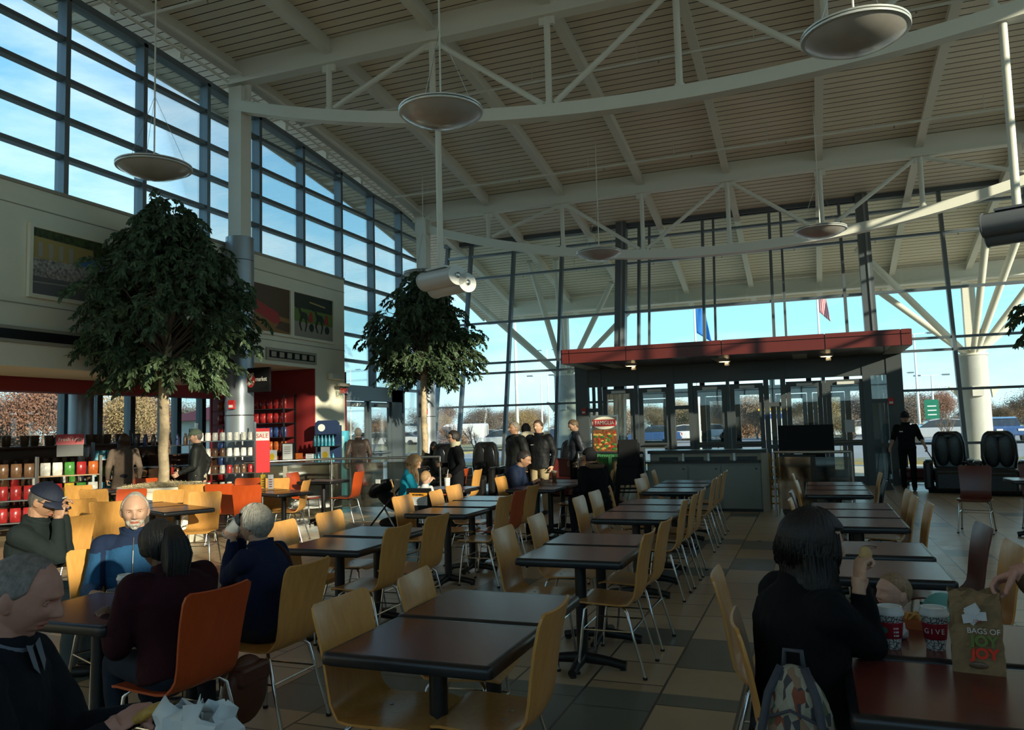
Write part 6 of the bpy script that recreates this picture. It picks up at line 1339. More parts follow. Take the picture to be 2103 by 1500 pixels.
# 5 cap man
t, HM, arms, T = person('man in a navy cap and dark sweater resting his face on his hand', None, 70, 1.76, True, 'tan', cloth('black_green', (0.012, 0.018, 0.018)), cloth('grey_jeans', (0.10, 0.12, 0.12)), hp=(92, 1030), hair='cap', hairc=(0.01, 0.015, 0.035), vox=0.0078, hy=-0.42, hx=0.0, lean=0.16, fat=1.1, glasses='clear', hands={'L': (-0.05, 0.24, 0.55), 'R': (0.05, 0.26, 0.53)}, curl=(1.2, 1.2), hdir=((0.1, 0.1, 1), (-0.2, 0.05, 1)))
text('cap_print', 'CAPT', 0.022, (0, 0, 0), Matrix.Identity(3), mat('thread_white', (0.5, 0.5, 0.5), 0.7), t).matrix_local = HM @ Matrix.Translation((0, 0.118, 0.074)) @ (Matrix.Rotation(R_(62), 4, 'X') @ Matrix.Diagonal((-1, 1, -1, 1)))
# 6 woman in black coat, right foreground
t, HM, arms, T = person('woman with long dark hair in a black coat at the lower right', None, 62, 1.68, True, 'fair', cloth('black', (0.006, 0.006, 0.007)), cloth('dark', (0.02, 0.022, 0.03)), hp=(1668, 1118), hair='long', hairc=(0.010, 0.007, 0.006), vox=NV, lean=0.10, fat=1.22, collar=False, eh=(0.10, -0.75, -1.0), hem=0.10, hy=-0.15, hx=0.10, hs=1.06, hands={'L': (-0.20, 0.34, 0.20), 'R': (0.15, 0.19, 0.53)}, curl=(0.8, 1.5), hdir=(None, (-0.1, 0.15, 1)))
part_collar(t, T, cloth('black', (0.006, 0.006, 0.007)), 0.090, 0.085, 'coat_collar', 0.52)
bpy.context.view_layer.update()
wq = t.matrix_world @ (arms[1][2]+Vector((-0.01, 0.035, 0.105))); o = MB().ell((0, 0, 0), (0.022, 0.014, 0.028)).build('sandwich_piece', mat('pastry', (0.50, 0.32, 0.13), 0.7, bump=0.5, bs=60), smooth=True); o.location = wq; tag(o, 'bite of golden pastry in the raised fingers of the black coated woman', 'food')
# 7 baby
t, HM, arms, T = person('baby in pink and turquoise looking up at the black coated woman', (0.31, 3.93, 0), 218, 0.86, True, 'baby', cloth('baby_pink', (0.50, 0.28, 0.30)), cloth('baby_pink', (0.5, 0.28, 0.30)), hair='short', hairc=(0.30, 0.19, 0.10), vox=0.007, seat=0.42, hs=1.50, baby=True, hx=0.35, hy=0.12, fat=1.15)
part_collar(t, T, cloth('turquoise_bib', (0.16, 0.42, 0.38)), 0.13, 0.04, 'bib_collar', 0.44); MB().ell(T(0, 0.13, 0.30), (0.07, 0.02, 0.08)).build('bib', cloth('turquoise_bib', (0, 0, 0)), t, smooth=True)
hch = highchair((0.31, 3.95, 0), R_(90), 'dark high chair the baby sits in'); hch.scale = (0.95, 0.95, 0.86)
t = thing('striped_blanket', 'turquoise and white striped cloth behind the baby', 'blanket', (0.50, 3.98, 0.66)); MB().ell((0, 0, 0.03), (0.10, 0.07, 0.13)).build('cloth_body', cloth('turquoise_bib', (0, 0, 0)), t, smooth=True)
for k in range(3): MB().ell((0.0, -0.005, -0.02+k*0.05), (0.102-abs(k-1)*.006, 0.072, 0.010)).build('stripe', cloth('pale_stripe', (0.6, 0.6, 0.58)), t, smooth=True)
# 8 backpack on the chair
def camo():
    m = mat('patterned_fabric', (0.4, 0.35, 0.28), 0.8); nt = m.node_tree; L = nt.links.new; tc = N(nt, 'ShaderNodeTexCoord'); mp = N(nt, 'ShaderNodeMapping'); mp.inputs['Scale'].default_value = (1, 1, 0.45); L(tc.outputs['Object'], mp.inputs[0]); v = N(nt, 'ShaderNodeTexVoronoi', i_Scale=55.0); L(mp.outputs[0], v.inputs['Vector'])
    sp = N(nt, 'ShaderNodeSeparateColor'); L(v.outputs['Color'], sp.inputs[0]); r = N(nt, 'ShaderNodeValToRGB'); r.color_ramp.interpolation = 'CONSTANT'; e = r.color_ramp.elements; e[0].color = (0.30, 0.27, 0.20, 1); e[0].position = 0; e[1].position = 0.3; e[1].color = (0.05, 0.05, 0.055, 1)
    for p, c in ((0.5, (0.22, 0.06, 0.03, 1)), (0.62, (0.34, 0.31, 0.24, 1)), (0.8, (0.10, 0.12, 0.06, 1)), (0.9, (0.25, 0.15, 0.09, 1))): x = e.new(p); x.color = c
    L(sp.outputs[0], r.inputs[0]); L(r.outputs[0], nt.nodes['Principled BSDF'].inputs['Base Color']); return m
cam_ = camo(); gr = mat('grey_webbing', (0.05, 0.055, 0.07), 0.7, bump=0.3, bs=80)
q = atz(1640, 1330, 0.72); 
t = thing('backpack', 'patterned cream and rust backpack with grey straps behind the black coated woman', 'backpack', (-0.09, 2.62, 0.47), R_(-8))
b = MB(); b.ell((0, 0, 0.13), (0.125, 0.085, 0.19)); b.ell((0, 0.0, 0.23), (0.095, 0.07, 0.15)); b.ell((0, -0.05, 0.06), (0.10, 0.06, 0.13)); o = b.build('pack_body', cam_, t); remesh(o, 0.006, 5)
puff(o, [(16, 0.010, Vector((0, 0, 0)))])
MB().ell((0, -0.095, 0.07), (0.085, 0.03, 0.09)).build('front_pocket', cam_, t, smooth=True)
for sx in (-1, 1):
    m_ = MB(); P = [Vector((sx*0.035, -0.02, 0.375)), Vector((sx*0.070, -0.055, 0.30)), Vector((sx*0.088, -0.080, 0.2)), Vector((sx*0.092, -0.095, 0.10)), Vector((sx*0.085, -0.085, -0.02))]
    m_.tube(P, 0.013, 10)
    m_.build('strap', gr, t, smooth=True)
MB().tube([(-0.03, 0, 0.36), (-0.025, 0, 0.42), (0.025, 0, 0.42), (0.03, 0, 0.36)], 0.008, 8).build('handle_loop', gr, t, smooth=True)
MB().tube([(-0.10, -0.065, 0.22), (0, -0.095, 0.27), (0.10, -0.065, 0.22)], 0.005, 8).build('zip', gr, t, smooth=True)
for x, z in ((-0.06, 0.18), (0.05, 0.1)): MB().lathe([(0.012, 0), (0.012, 0.006)], 12, (x, -0.12, z), Matrix.Rotation(R_(90), 3, 'X')).build('buckle', chrome, t)
# 9.. people further back (feet or seat placed on the ground)
def at_person(px, zc): p = CP+ray(px, 880)*zc; return (p[0], p[1], 0)
dj = cloth('dark_jacket', (0.012, 0.013, 0.012), 0.6); kh = cloth('khaki', (0.36, 0.28, 0.16)); blk = cloth('black', (0.012, 0.012, 0.013))
person('woman in a teal hoodie with long fair hair looking down at her phone', at_person(828, 11.2), 62, 1.66, True, 'fair', cloth('teal', (0.01, 0.22, 0.33)), blk, hair='long', hairc=(0.28, 0.17, 0.08), hy=-0.5, lean=0.18, hands={'L': (-0.06, 0.36, 0.36), 'R': (0.06, 0.36, 0.36)})
person('small fair haired child in a white shirt sitting in the labelled high chair', (-4.83, 9.38, 0), 8, 0.95, True, 'baby', cloth('white_shirt', (0.6, 0.6, 0.6)), blk, hair='short', hairc=(0.35, 0.20, 0.09), seat=0.52, hs=1.5, baby=True)
t, HM, arms, T = person('woman in black sunglasses and a long black coat with pale scarf, standing looking left', at_person(934, 13.0), 236, 1.60, False, 'fair', cloth('coat_black', (0.007, 0.007, 0.009)), blk, hair='bob', hairc=(0.02, 0.014, 0.012), glasses='dark', hem=0.35, fat=1.2, hands={'L': (-0.24, 0.12, 0.02), 'R': (0.20, 0.22, 0.18)}, vox=0.010)
part_collar(t, T, cloth('pale_scarf', (0.45, 0.40, 0.28)), 0.095, 0.10, 'scarf')
t, HM, arms, T = person('grey haired man in an open dark windbreaker and tan shirt, standing looking left', at_person(1058, 14.4), 222, 1.74, False, 'tan', dj, kh, hair='short', hairc=(0.18, 0.15, 0.12), fat=1.42, hem=0.08, vox=0.010)
MB().add([T(-.05, .13, .46), T(.03, .13, .46), T(.05, .152, .25), T(.04, .150, 0.0), T(-.03, .150, 0.0), T(-.05, .152, .25)], [(0, 1, 2, 3, 4, 5)]).build('shirt_front', cloth('tan_shirt', (0.22, 0.16, 0.08)), t)
t, HM, arms, T = person('person in a dark cap with a white fur trimmed hood behind the man looking left', at_person(1080, 15.4), 330, 1.70, False, 'tan', blk, blk, hair='beanie', hairc=(0.012, 0.012, 0.014))
fur = mat('pale_fur', (0.55, 0.48, 0.36), 0.95, bump=1.0, bs=70); MB().ell(T(0, -0.08, 0.56), (0.14, 0.09, 0.08)).build('fur_hood', fur, t, smooth=True)
t, HM, arms, T = person('young man in a black quarter zip jacket and khaki trousers facing the camera', at_person(1106, 14.5), 188, 1.76, False, 'fair', cloth('black_shell', (0.010, 0.0105, 0.012), 0.6), kh, hair='short', hairc=(0.06, 0.035, 0.02), fat=1.25, hem=0.06, vox=0.010, hx=0.1)
part_collar(t, T, cloth('white_shirt', (0.6, 0.6, 0.6)), 0.070, 0.05, 'shirt_collar'); MB().box(T(0.07, 0.14, 0.34), (0.07, 0.006, 0.012)).build('chest_print', whitem, t)
t, HM, arms, T = person('man in a ribbed dark puffer jacket looking down to the left', at_person(1180, 16.0), 238, 1.76, False, 'fair', cloth('puffer', (0.025, 0.028, 0.035), 0.45), blk, hair='short', hairc=(0.10, 0.06, 0.03), hy=-0.4, fat=1.2, vox=0.010)
for S, E_, W_ in arms:
    for k in range(7): f_ = (k+0.5)/7; q = S+(E_-S)*min(1, f_*2) if f_ < .5 else E_+(W_-E_)*(f_*2-1); MB().ell(q, (0.066-0.012*f_, 0.066-0.012*f_, 0.022)).build('quilted_band', mat('puffer_light', (0.07, 0.075, 0.09), 0.4), t, smooth=True)
for k in range(6): MB().ell(T(0, -0.005, 0.02+k*0.075), (0.178, 0.128, 0.022)).build('quilted_band', cloth('puffer', (0, 0, 0)), t, smooth=True)
person('man in a navy jacket leaning over the table, head bent', (-4.35, 11.05, 0), 84, 1.78, True, 'tan', cloth('navy_jacket', (0.010, 0.018, 0.045), 0.7), blk, hair='short', hairc=(0.02, 0.014, 0.012), lean=0.42, hy=-0.35, fat=1.2, hands={'L': (-0.16, 0.46, 0.26), 'R': (0.16, 0.46, 0.26)}, vox=0.010)
t, HM, arms, T = person('person in a black parka with brown fur hood sitting with the back half turned', (-2.92, 11.0, 0), 300, 1.70, True, 'tan', blk, cloth('dark', (0, 0, 0)), hair='beanie', hairc=(0.010, 0.009, 0.010), lean=0.15, fat=1.3, hem=0.12, vox=0.010)
MB().tube([T(0.13*math.cos(a), -0.05+0.09*math.sin(a), 0.52+0.02*math.sin(a)) for a in np.linspace(0, 6.28, 20)], 0.035, 8).build('fur_trim', mat('brown_fur', (0.16, 0.09, 0.045), 0.95, bump=1.0, bs=70), t, smooth=True)
# cleaner
w0 = atz(1868, 1008, 0)
t, HM, arms, T = person('cleaner in black cap and black polo shirt holding a broom and a long handled dustpan', (w0.x, w0.y, 0), 188, 1.76, False, 'fair', cloth('polo_black', (0.008, 0.008, 0.009)), cloth('trouser_black', (0.006, 0.006, 0.007)), hair='cap', hairc=(0.008, 0.008, 0.009), sleeve=0.4, vox=0.010, hy=-0.15, hx=-0.1, hands={'L': (-0.36, 0.10, 0.02), 'R': (0.33, 0.06, 0.0)}, fat=1.05)
MB().box(T(0.09, 0.131, 0.36), (0.07, 0.006, 0.022)).build('name_badge', whitem, t); bpy.context.view_layer.update()
L_, R2 = t.matrix_world @ (arms[0][2]+Vector((0, 0, -0.06))), t.matrix_world @ (arms[1][2]+Vector((0, 0, -0.06)))
b = thing('broom', 'black lobby broom held upright beside the cleaner', 'broom', (R2.x-0.08, R2.y, 0)); MB().tube([(0.08, 0, R2.z+0.02), (0.0, 0, 0.2)], 0.012, 8).build('handle', black, b, smooth=True); MB().prism([(-0.02, 0.22), (0.02, 0.22), (0.11, 0.02), (-0.13, 0.0)], -0.025, 0.025, 'y').build('bristle_head', black, b)
b = thing('dustpan', 'black long handled dustpan hanging from the hand of the cleaner', 'dustpan', (L_.x+0.28, L_.y, 0.02)); MB().tube([(-0.28, 0, L_.z), (0.02, 0, 0.30)], 0.012, 8).build('handle', black, b, smooth=True); MB().prism([(-0.10, 0.30), (0.12, 0.26), (0.16, 0.02), (0.02, 0.0)], -0.13, 0.13, 'y').build('pan', black, b)
# market and door people
person('man in a green cap, dark windbreaker and pale trousers walking left behind the ficus trunk', at_person(405, 13.4), 234, 1.74, False, 'fair', dj, cloth('pale_khaki', (0.52, 0.45, 0.32)), hair='cap', hairc=(0.05, 0.07, 0.045), step=0.8, fat=1.15, hem=0.05, vox=0.010, hy=-0.1, hands={'L': (-0.25, 0.25, 0.06), 'R': (0.27, -0.10, -0.02)})
person('shop worker in a red shirt bending to the left behind the counter', at_person(552, 17.3), 236, 1.68, False, 'tan', cloth('red_shirt', (0.38, 0.02, 0.03)), blk, hair='short', hairc=(0.02, 0.014, 0.012), lean=0.25, hy=-0.4)
person('grey haired man in a dark leather jacket seen from behind at the glass doors', at_person(735, 18.4), 322, 1.72, False, 'fair', cloth('leather_jacket', (0.05, 0.035, 0.03), 0.5), cloth('dark', (0, 0, 0)), hair='short', hairc=(0.30, 0.27, 0.24), fat=1.15)
person('shopper with brown hair in a long taupe coat seen from behind among the shelves', at_person(255, 14.3), 310, 1.70, False, 'fair', cloth('taupe_coat', (0.14, 0.10, 0.075)), cloth('dark', (0, 0, 0)), hair='long', hairc=(0.09, 0.04, 0.02), hem=0.3, fat=1.1)
p = aty(893, 930, 16.6); person('dark long haired figure sitting in the far left massage chair', (p.x, p.y-0.05, 0), 160, 1.66, True, 'tan', blk, blk, hair='long', hairc=(0.008, 0.007, 0.007), seat=0.50, hy=-0.5)
p = aty(1497, 880, 22.3); person('dark silhouetted person inside the entrance vestibule', (p.x, p.y, 0), 200, 1.62, False, 'tan', blk, blk, hair='short', hairc=(0.012, 0.010, 0.010), hands={'L': (-0.3, 0.1, 0.15), 'R': (0.26, 0.2, 0.1)})
# person at the right edge whose hand rests on the paper bag
bpy.context.view_layer.update()
lx, ly = 1.02, 2.86; wx_, wy_ = b0.x+0.16-lx, b0.y+0.08-ly; az_ = R_(275)
hl_ = (math.cos(az_)*wx_-math.sin(az_)*wy_, math.sin(az_)*wx_+math.cos(az_)*wy_)
t, HM, arms, T = person('person at the right edge whose hand closes the paper bag', (lx, ly, 0), 275, 1.66, True, 'pink', cloth('brown_wool', (0.10, 0.06, 0.035)), blk, hair='bob', hairc=(0.1, 0.06, 0.03), vox=NV, hands={'L': (-0.20, 0.30, 0.16), 'R': (hl_[0]/0.949, hl_[1]/0.949, (1.075-0.51)/0.949)}, curl=(0.8, 1.2), hdir=(None, (0, 1, -0.45)), face=True)
# pastry held by the left foreground man
q = PAL; o = MB().ell((0, 0, 0), (0.055, 0.022, 0.016), Matrix.Rotation(R_(30), 3, 'Z') @ Matrix.Rotation(R_(-28), 3, 'Y')); o = o.build('flat_sandwich', mat('golden_crust', (0.55, 0.30, 0.06), 0.6, var=0.4, vs_=30, bump=0.6, bs=50), smooth=True); o.location = q; tag(o, 'golden toasted wrap in the hand of the man at the bottom left', 'food')
# ================================================ STROLLER
p = at_person(812, 11.6); t = thing('stroller', 'black folded canopy stroller standing beside the teal hoodie', 'stroller', (p[0], p[1], 0), R_(-8)); fab = cloth('stroller_black', (0.01, 0.01, 0.011), 0.7)
b = MB(); b.ell((-0.28, 0, 0.74), (0.21, 0.21, 0.10), Matrix.Rotation(R_(-35), 3, 'Y')); b.build('canopy', fab, t, smooth=True); MB().ell((-0.08, 0, 0.56), (0.30, 0.18, 0.09), Matrix.Rotation(R_(30), 3, 'Y')).build('seat', fab, t, smooth=True)
MB().ell((-0.05, 0, 0.24), (0.25, 0.17, 0.09)).build('basket', fab, t, smooth=True); MB().box((-0.2, -0.18, 0.86), (0.08, 0.01, 0.06)).build('tag_label', whitem, t)
for s in (-1, 1):
    MB().tube([(0.45, s*0.22, 1.02), (0.2, s*0.24, 0.74), (-0.35, s*0.24, 0.16)], 0.014, 8).build('frame_tube', black, t, smooth=True); MB().tube([(-0.05, s*0.24, 0.5), (0.2, s*0.24, 0.12)], 0.012, 8).build('rear_leg', steel, t, smooth=True)
    for x, r_ in ((-0.38, 0.08), (0.2, 0.11)):
        wv = MB(); wv.lathe([(r_*.6, -0.018), (r_, -0.016), (r_, 0.016), (r_*.6, 0.018)], 20, (x, s*0.25, r_), Matrix.Rotation(R_(90), 3, 'X')); wv.build('wheel', rubber, t, smooth=50); MB().lathe([(r_*.35, -0.02), (r_*.35, 0.02)], 12, (x, s*0.25, r_), Matrix.Rotation(R_(90), 3, 'X')).build('hub', steel, t)
MB().tube([(0.45, -0.22, 1.02), (0.50, -0.1, 1.06), (0.50, 0.1, 1.06), (0.45, 0.22, 1.02)], 0.018, 8).build('handlebar', blackp, t, smooth=True)
# ================================================ OUTDOORS
def bare_tree(H, seed, lm, dens, spread=0.5, name='autumn_tree'):
    rnd = random.Random(seed); t = thing(name, '', 'tree'); br = MB(); tips = []
    def rec(p, d, L_, r, lv):
        q = p+d*L_; br.tube([p, (p+q)/2+Vector((rnd.uniform(-.05, .05), rnd.uniform(-.05, .05), 0))*L_, q], [r, r*.85, r*.65], 5, False)
        if lv == 0: tips.append((q, d)); return
        if lv < 4: tips.append((q, d))
        for k in range(3 if lv > 1 else 4):
            nd = (d+Vector((rnd.uniform(-1, 1), rnd.uniform(-1, 1), rnd.uniform(-.15, .7)))*spread).normalized(); rec(q if k < 2 else p+d*L_*rnd.uniform(.55, .9), nd, L_*rnd.uniform(.6, .85), r*.6, lv-1)
    rec(Vector((0, 0, 0)), Vector((0, 0, 1)), H*0.14, H*0.011, 5)
    br.build('trunk', dbark, t, smooth=60)
    if lm:
        vs = []; fs = []
        for q, d in tips:
            for k in range(dens):
                c = q+Vector((rnd.gauss(0, 1), rnd.gauss(0, 1), rnd.gauss(0, .8)))*H*0.05; s = H*rnd.uniform(.005, .011); a = Vector((rnd.uniform(-1, 1), rnd.uniform(-1, 1), rnd.uniform(-1, 1))).normalized(); b = a.orthogonal().normalized(); o = len(vs); vs += [c, c+a*s, c+b*s]; fs.append((o, o+1, o+2))
        MB().add(vs, fs).build('leaves', lm, t, fix=False)
    return t
lmats = [leaf_mat('leaf_gold', (0.30, 0.21, 0.10)), leaf_mat('leaf_rust', (0.25, 0.145, 0.08)), leaf_mat('leaf_red', (0.24, 0.12, 0.08)), leaf_mat('leaf_tan', (0.22, 0.16, 0.11)), leaf_mat('twig_grey', (0.20, 0.16, 0.13), 0.2)]
tr_p = [bare_tree(9, i, lmats[i], 36, 0.62) for i in range(5)]
names = ['golden leaved', 'rusty orange', 'reddish', 'tan brown', 'grey twiggy']
rnd = random.Random(21)
used_ = set(); nput = [0]
def put(i, x, y, s, where):
    l = '%s autumn tree %s' % (names[i], where); g = l
    if i in used_: o = dup(tr_p[i], (x, y, -0.15), rnd.uniform(0, 6), l, g)
    else: used_.add(i); o = tr_p[i]; o.location = (x, y, -0.15); o['label'] = l; o['group'] = g
    o.scale = (s, s, s); nput[0] += 1; o.location.z -= (0.9 if nput[0] % 2 else 2.6)*s
for k in range(85): # woods behind the shop windows
    put([0, 1, 2, 3, 4, 0, 1, 3][k % 8], rnd.uniform(-78, -47), 6+k*0.80+rnd.uniform(-1, 1), rnd.uniform(1.0, 1.7), 'in the wood seen through the shop windows')
for k in range(34): put([3, 4, 1, 3, 4, 0][k % 6], -66+k*2.3+rnd.uniform(-1, 1), 70+rnd.uniform(0, 20), rnd.uniform(0.95, 1.3), 'in the tree line beyond the left glass corner')
for k in range(64): put([3, 4, 3, 1, 4, 3, 2][k % 7], -70+k*2.2+rnd.uniform(-1, 1), 128+rnd.uniform(0, 25), rnd.uniform(1.3, 1.75), 'on the horizon beyond the parking lot')
for k in range(34): put([4, 3, 4, 1, 3][k % 5], -70+k*4.4+rnd.uniform(-1, 1), 108+rnd.uniform(0, 12), rnd.uniform(0.8, 1.1), 'at the near edge of the far wood')
# young trees on the kerb
p = aty(740, 900, 30); sm = bare_tree(4.2, 77, None, 0, 0.42, 'bare_sapling'); 
sap = [(930, 33, 'multi stemmed bare tree before the white van'), (975, 34, 'bare tree right of the multi stemmed one'), (800, 30, 'bare tree left behind the far ficus'), (765, 31, 'bare tree beside the left glass doors'), (1945, 36, 'pale twiggy bare tree behind the cleaner')]
for i, (px, y, l) in enumerate(sap):
    q = aty(px, 900, y)
    if i == 0: sm.location = (q.x, q.y, -0.1); sm['label'] = l; sm['group'] = 'bare young trees outside'
    else: dup(sm, (q.x, q.y, -0.1), i*1.3, l, 'bare young trees outside')
for px, y, i, l in ((1662, 40, 3, 'green brown small tree seen through the left leaf of the right doors'), (1725, 42, 0, 'orange brown small tree seen through the right leaf of the right doors')):
    q = aty(px, 900, y); o = dup(tr_p[i], (q.x, q.y, -0.12), 1, l); o.scale = (.45, .45, .45)
# grass strips
struct(MB().bx(-150, 150, 95, 220, -0.16, 0.0).build('trim_8', grass)); struct(MB().bx(-80, -22, -20, 90, -0.16, 0.02).build('trim_9', grass)); struct(MB().bx(-19.5, 30, 32, 35, -0.16, -0.02).build('trim_10', grass))
# poles
def pole(px, y, h, l, dbl=True):
    q = aty(px, 900, y); t = thing('lamp_post', l, 'lamp post', (q.x, q.y, -0.12)); MB().tube([(0, 0, 0), (0, 0, h)], [0.11, 0.06], 10).build('mast', whitem, t, smooth=True); MB().lathe([(0.25, 0), (0.25, 0.5)], 14).build('footing', conc, t)
    for s in ((-1, 1) if dbl else (1,)): MB().beam((0, 0, h), (s*0.9, 0, h+0.05), 0.08, 0.06).build('arm', whitem, t); MB().box((s*1.1, 0, h+0.03), (0.55, 0.25, 0.12)).build('lamp_head', alu, t)
for a in ((1063, 42, 10.5, 'tall white pole left of the round exterior column', False), (1890, 60, 7.4, 'white double headed lamp post behind the cleaner'), (1853, 85, 6.0, 'short lamp post left of the cleaner'), (1921, 75, 5.2, 'double lamp post right of the cleaner beside the green sign'), (1114, 70, 6.5, 'thin lamp post between the standing men'), (1128, 110, 13, 'far pylon like pole left of the canopy'), (815, 75, 7.0, 'lamp post seen between the ficus and the glass doors'), (720, 80, 9.0, 'lamp post beyond the left glass doors')): pole(*a)
for px, y, h, l, c, k in ((1437, 46, 9.2, 'flagpole with a blue flag above the canopy', (0.02, 0.18, 0.55), 0), (1694, 46, 9.9, 'flagpole with a red and white striped flag above the canopy', (0.5, 0.5, 0.5), 1)):
    q = aty(px, 900, y); t = thing('flagpole', l, 'flagpole', (q.x, q.y, -0.12)); MB().tube([(0, 0, 0), (0, 0, h)], [0.09, 0.05], 10).build('mast', whitem, t, smooth=True); MB().ell((0, 0, h+0.08), (0.1, 0.1, 0.1)).build('finial', whitem, t, smooth=True)
    f = MB(); nx, nz = 10, 12; W = 0.75 if k == 0 else 0.45; Hh = 2.0
    for j in range(nz+1):
        for i in range(nx+1): u_ = i/nx; f.v.append((0.08+W*u_*(0.5+0.5*j/nz)+0.1*u_, 0.12*math.sin(u_*7+j*0.4)*u_, h-0.3-Hh*j/nz-0.6*u_))
    for j in range(nz):
        for i in range(nx): a = j*(nx+1)+i; f.f.append((a, a+1, a+nx+2, a+nx+1)); f.m.append(0 if (k == 0 or i % 2) else 1)
    o = f.build('flag', [mat('flag_%d' % k, c, 0.8), mat('flag_red', (0.5, 0.03, 0.04), 0.8)], t, smooth=True, fix=False); s_ = o.modifiers.new('thick', 'SOLIDIFY'); s_.thickness = 0.01
# cars
def make_car(kind):
    t = thing({'car': 'car', 'van': 'van'}[kind], '', 'car' if kind == 'car' else 'van'); paint = mat('car_paint', (0.5, 0.52, 0.55), 0.25, 0.3, coat=0.6); gl = mat('car_window', (0.03, 0.04, 0.05), 0.08)
    if kind == 'car': L_, W, body, cab = 4.5, 1.8, [(-2.25, .35), (-2.22, .8), (-1.9, .95), (-1.1, 1.0), (1.5, 1.02), (2.15, .95), (2.25, .6), (2.22, .35)], [(-1.2, .98), (-.55, 1.42), (.1, 1.52), (1.2, 1.45), (1.85, 1.0)]
    else: L_, W, body, cab = 5.6, 2.0, [(-2.8, .4), (-2.75, .95), (-2.3, 1.25), (-1.5, 2.05), (-1.2, 2.2), (2.7, 2.2), (2.8, 2.05), (2.8, .4)], [(-2.2, 1.3), (-1.55, 1.95), (-.7, 1.95), (-.7, 1.3)]
    MB().prism(body, -W/2, W/2, 'y').build('body', paint, t, bevel=0.08)
    c = MB(); w2 = W/2-0.08 if kind == 'car' else W/2+0.005; c.prism(cab, -w2, w2, 'y').build('windows', gl, t, bevel=0.05 if kind == 'car' else 0)
    if kind == 'car': MB().prism([(-.5, 1.40), (.1, 1.53), (1.2, 1.46), (1.25, 1.5), (.1, 1.57), (-.55, 1.46)], -w2+0.05, w2-0.05, 'y').build('roof', paint, t)
    for sx in (-L_*.31, L_*.31):
        for sy in (-1, 1): MB().lathe([(0.2, -0.1), (0.33, -0.1), (0.33, 0.1), (0.2, 0.1)], 20, (sx, sy*(W/2-0.08), 0.33), Matrix.Rotation(R_(90), 3, 'X')).build('wheel', rubber, t, smooth=40)
    for sy in (-1, 1): MB().box((-L_/2+0.03, sy*(W/2-0.3), 0.72), (0.1, 0.35, 0.14)).build('headlight', whitem, t); MB().box((L_/2-0.03, sy*(W/2-0.25), 0.8), (0.1, 0.25, 0.16)).build('tail_light', mat('lamp_red', (0.4, 0.01, 0.01), 0.3), t)
    return t
pc_ = {'white': (0.62, 0.63, 0.64), 'silver': (0.36, 0.38, 0.40), 'black': (0.02, 0.02, 0.025), 'blue': (0.03, 0.07, 0.18), 'red': (0.35, 0.02, 0.02), 'grey': (0.14, 0.15, 0.16)}
cp0 = make_car('car'); vp = make_car('van'); q = aty(945, 900, 74); vp.location = (q.x, q.y, -0.12); vp.rotation_euler.z = R_(8); vp['label'] = 'long white van parked behind the woman in sunglasses'
for ch in vp.children:
    if ch.name.startswith('body'): ch.material_slots[0].link = 'OBJECT'; ch.material_slots[0].material = mat('paint_white', pc_['white'], 0.25, coat=0.6)
first = True
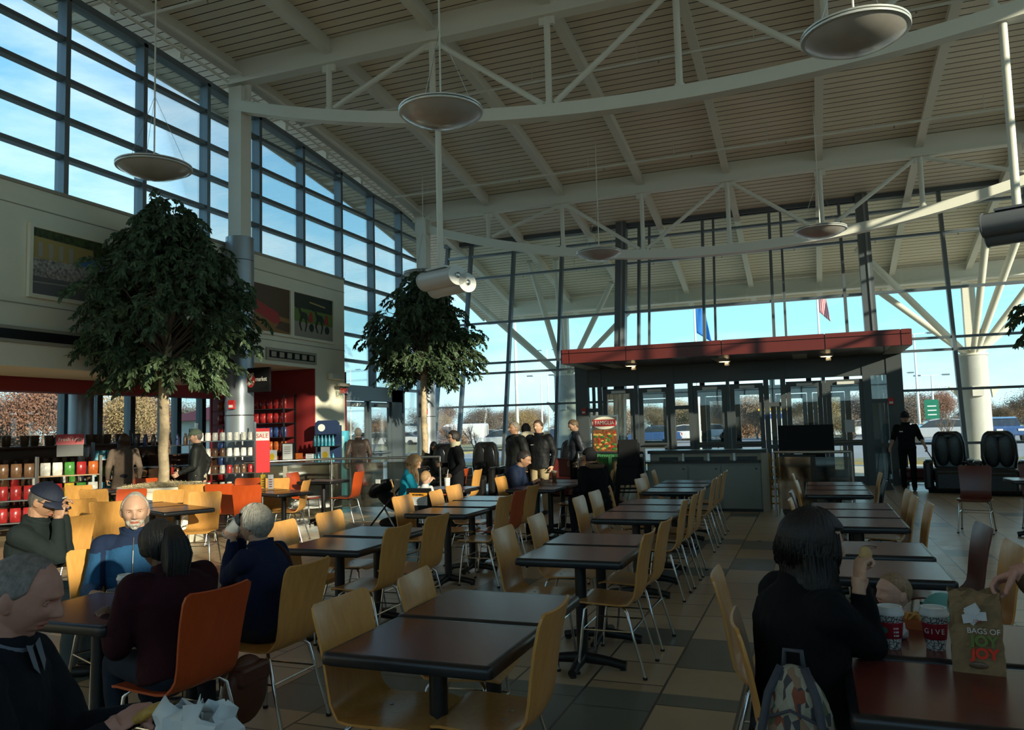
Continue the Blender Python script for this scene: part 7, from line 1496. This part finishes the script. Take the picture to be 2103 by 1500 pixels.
for px, y, rz, c, l in ((770, 46, 20, 'silver', 'seen through the left glass doors'), (820, 50, 15, 'white', 'beyond the far ficus planter'), (740, 58, 10, 'white', 'far behind the man at the glass doors'), (1030, 38, 5, 'silver', 'between the woman in sunglasses and the man looking left'), (1000, 54, 8, 'silver', 'behind the white van'), (1150, 44, 100, 'black', 'with headlights on, beside the round exterior column'), (1215, 48, 95, 'white', 'behind the pizza sign'), (1345, 44, 8, 'blue', 'seen through the second entrance door'), (1402, 46, 6, 'white', 'seen between the left door pairs'), (1455, 52, 4, 'silver', 'seen through the middle doors'), (1540, 60, 4, 'red', 'far behind the middle doors'), (1645, 45, 3, 'white', 'behind the black screen'), (1712, 48, 2, 'white', 'seen through the right doors with the notice'), (1765, 52, 0, 'silver', 'at the right door jamb'), (1925, 38, 2, 'silver', 'directly behind the cleaner'), (1880, 66, 0, 'white', 'far off behind the head of the cleaner'), (2060, 40, 90, 'blue', 'dark one at the right edge'), (860, 66, 12, 'grey', 'far behind the corner column'), (1290, 62, 5, 'silver', 'far behind the first entrance door'), (1590, 70, 2, 'blue', 'far behind the grey cabinet end')):
    y = y*1.45+3; q = aty(px, 900, y); lab = '%s parked car %s' % (c, l)
    if first: cr_ = cp0; cp0.location = (q.x, q.y, -0.12); cp0.rotation_euler.z = R_(rz); cp0['label'] = lab; cp0['group'] = 'cars parked outside'; first = False
    else: cr_ = dup(cp0, (q.x, q.y, -0.12), R_(rz), lab, 'cars parked outside')
    for ch in cr_.children:
        if ch.name.split('.')[0] in ('body', 'roof'): ch.material_slots[0].link = 'OBJECT'; ch.material_slots[0].material = mat('paint_'+c, pc_[c], 0.25, coat=0.6)
# kiosk with a red roof, road sign
q = aty(455, 880, 40); q = atx(455, 880, -26); t = thing('kiosk', 'small white hut with a red roof outside the shop windows', 'hut', (q.x, q.y, -0.12)); MB().bx(-1.5, 1.5, -1.5, 1.5, 0, 2.4).build('walls', whitem, t); rf = MB(); rf.add([(-2, -2, 2.4), (2, -2, 2.4), (2, 2, 2.4), (-2, 2, 2.4), (0, 0, 3.2)], [(0, 1, 4), (1, 2, 4), (2, 3, 4), (3, 0, 4), (3, 2, 1, 0)]); rf.build('roof', mat('roof_red', (0.45, 0.05, 0.04), 0.6), t)
q = aty(1914, 850, 62); t = thing('road_sign', 'green road sign beyond the cleaner', 'sign', (q.x, q.y, -0.12)); MB().bx(-0.45, 0.45, -0.03, 0.03, 1.55, 2.9).build('panel', mat('road_green', (0.0, 0.16, 0.09), 0.5), t); MB().tube([(0, 0.05, 0), (0, 0.05, 2.8)], 0.05, 8).build('post', steel, t)
for k in range(3): MB().bx(-0.28, 0.28, -0.04, -0.032, 1.8+k*0.3, 1.88+k*0.3).build('sign_line', whitem, t)
t = thing('booth', 'blue banded pale kiosk building beyond the doors', 'building', (*aty(1590, 880, 75)[:2], -0.12)); MB().bx(-1, 1, -2, 2, 0, 2.6).build('walls', whitem, t); MB().bx(-1.05, 1.05, -2.05, 2.05, 1.9, 2.3).build('blue_band', mat('band_blue', (0.03, 0.08, 0.35), 0.5), t); MB().bx(-1.2, 1.2, -2.3, 2.3, 2.6, 2.8).build('roof', mat('band_yellow', (0.6, 0.4, 0.05), 0.5), t)
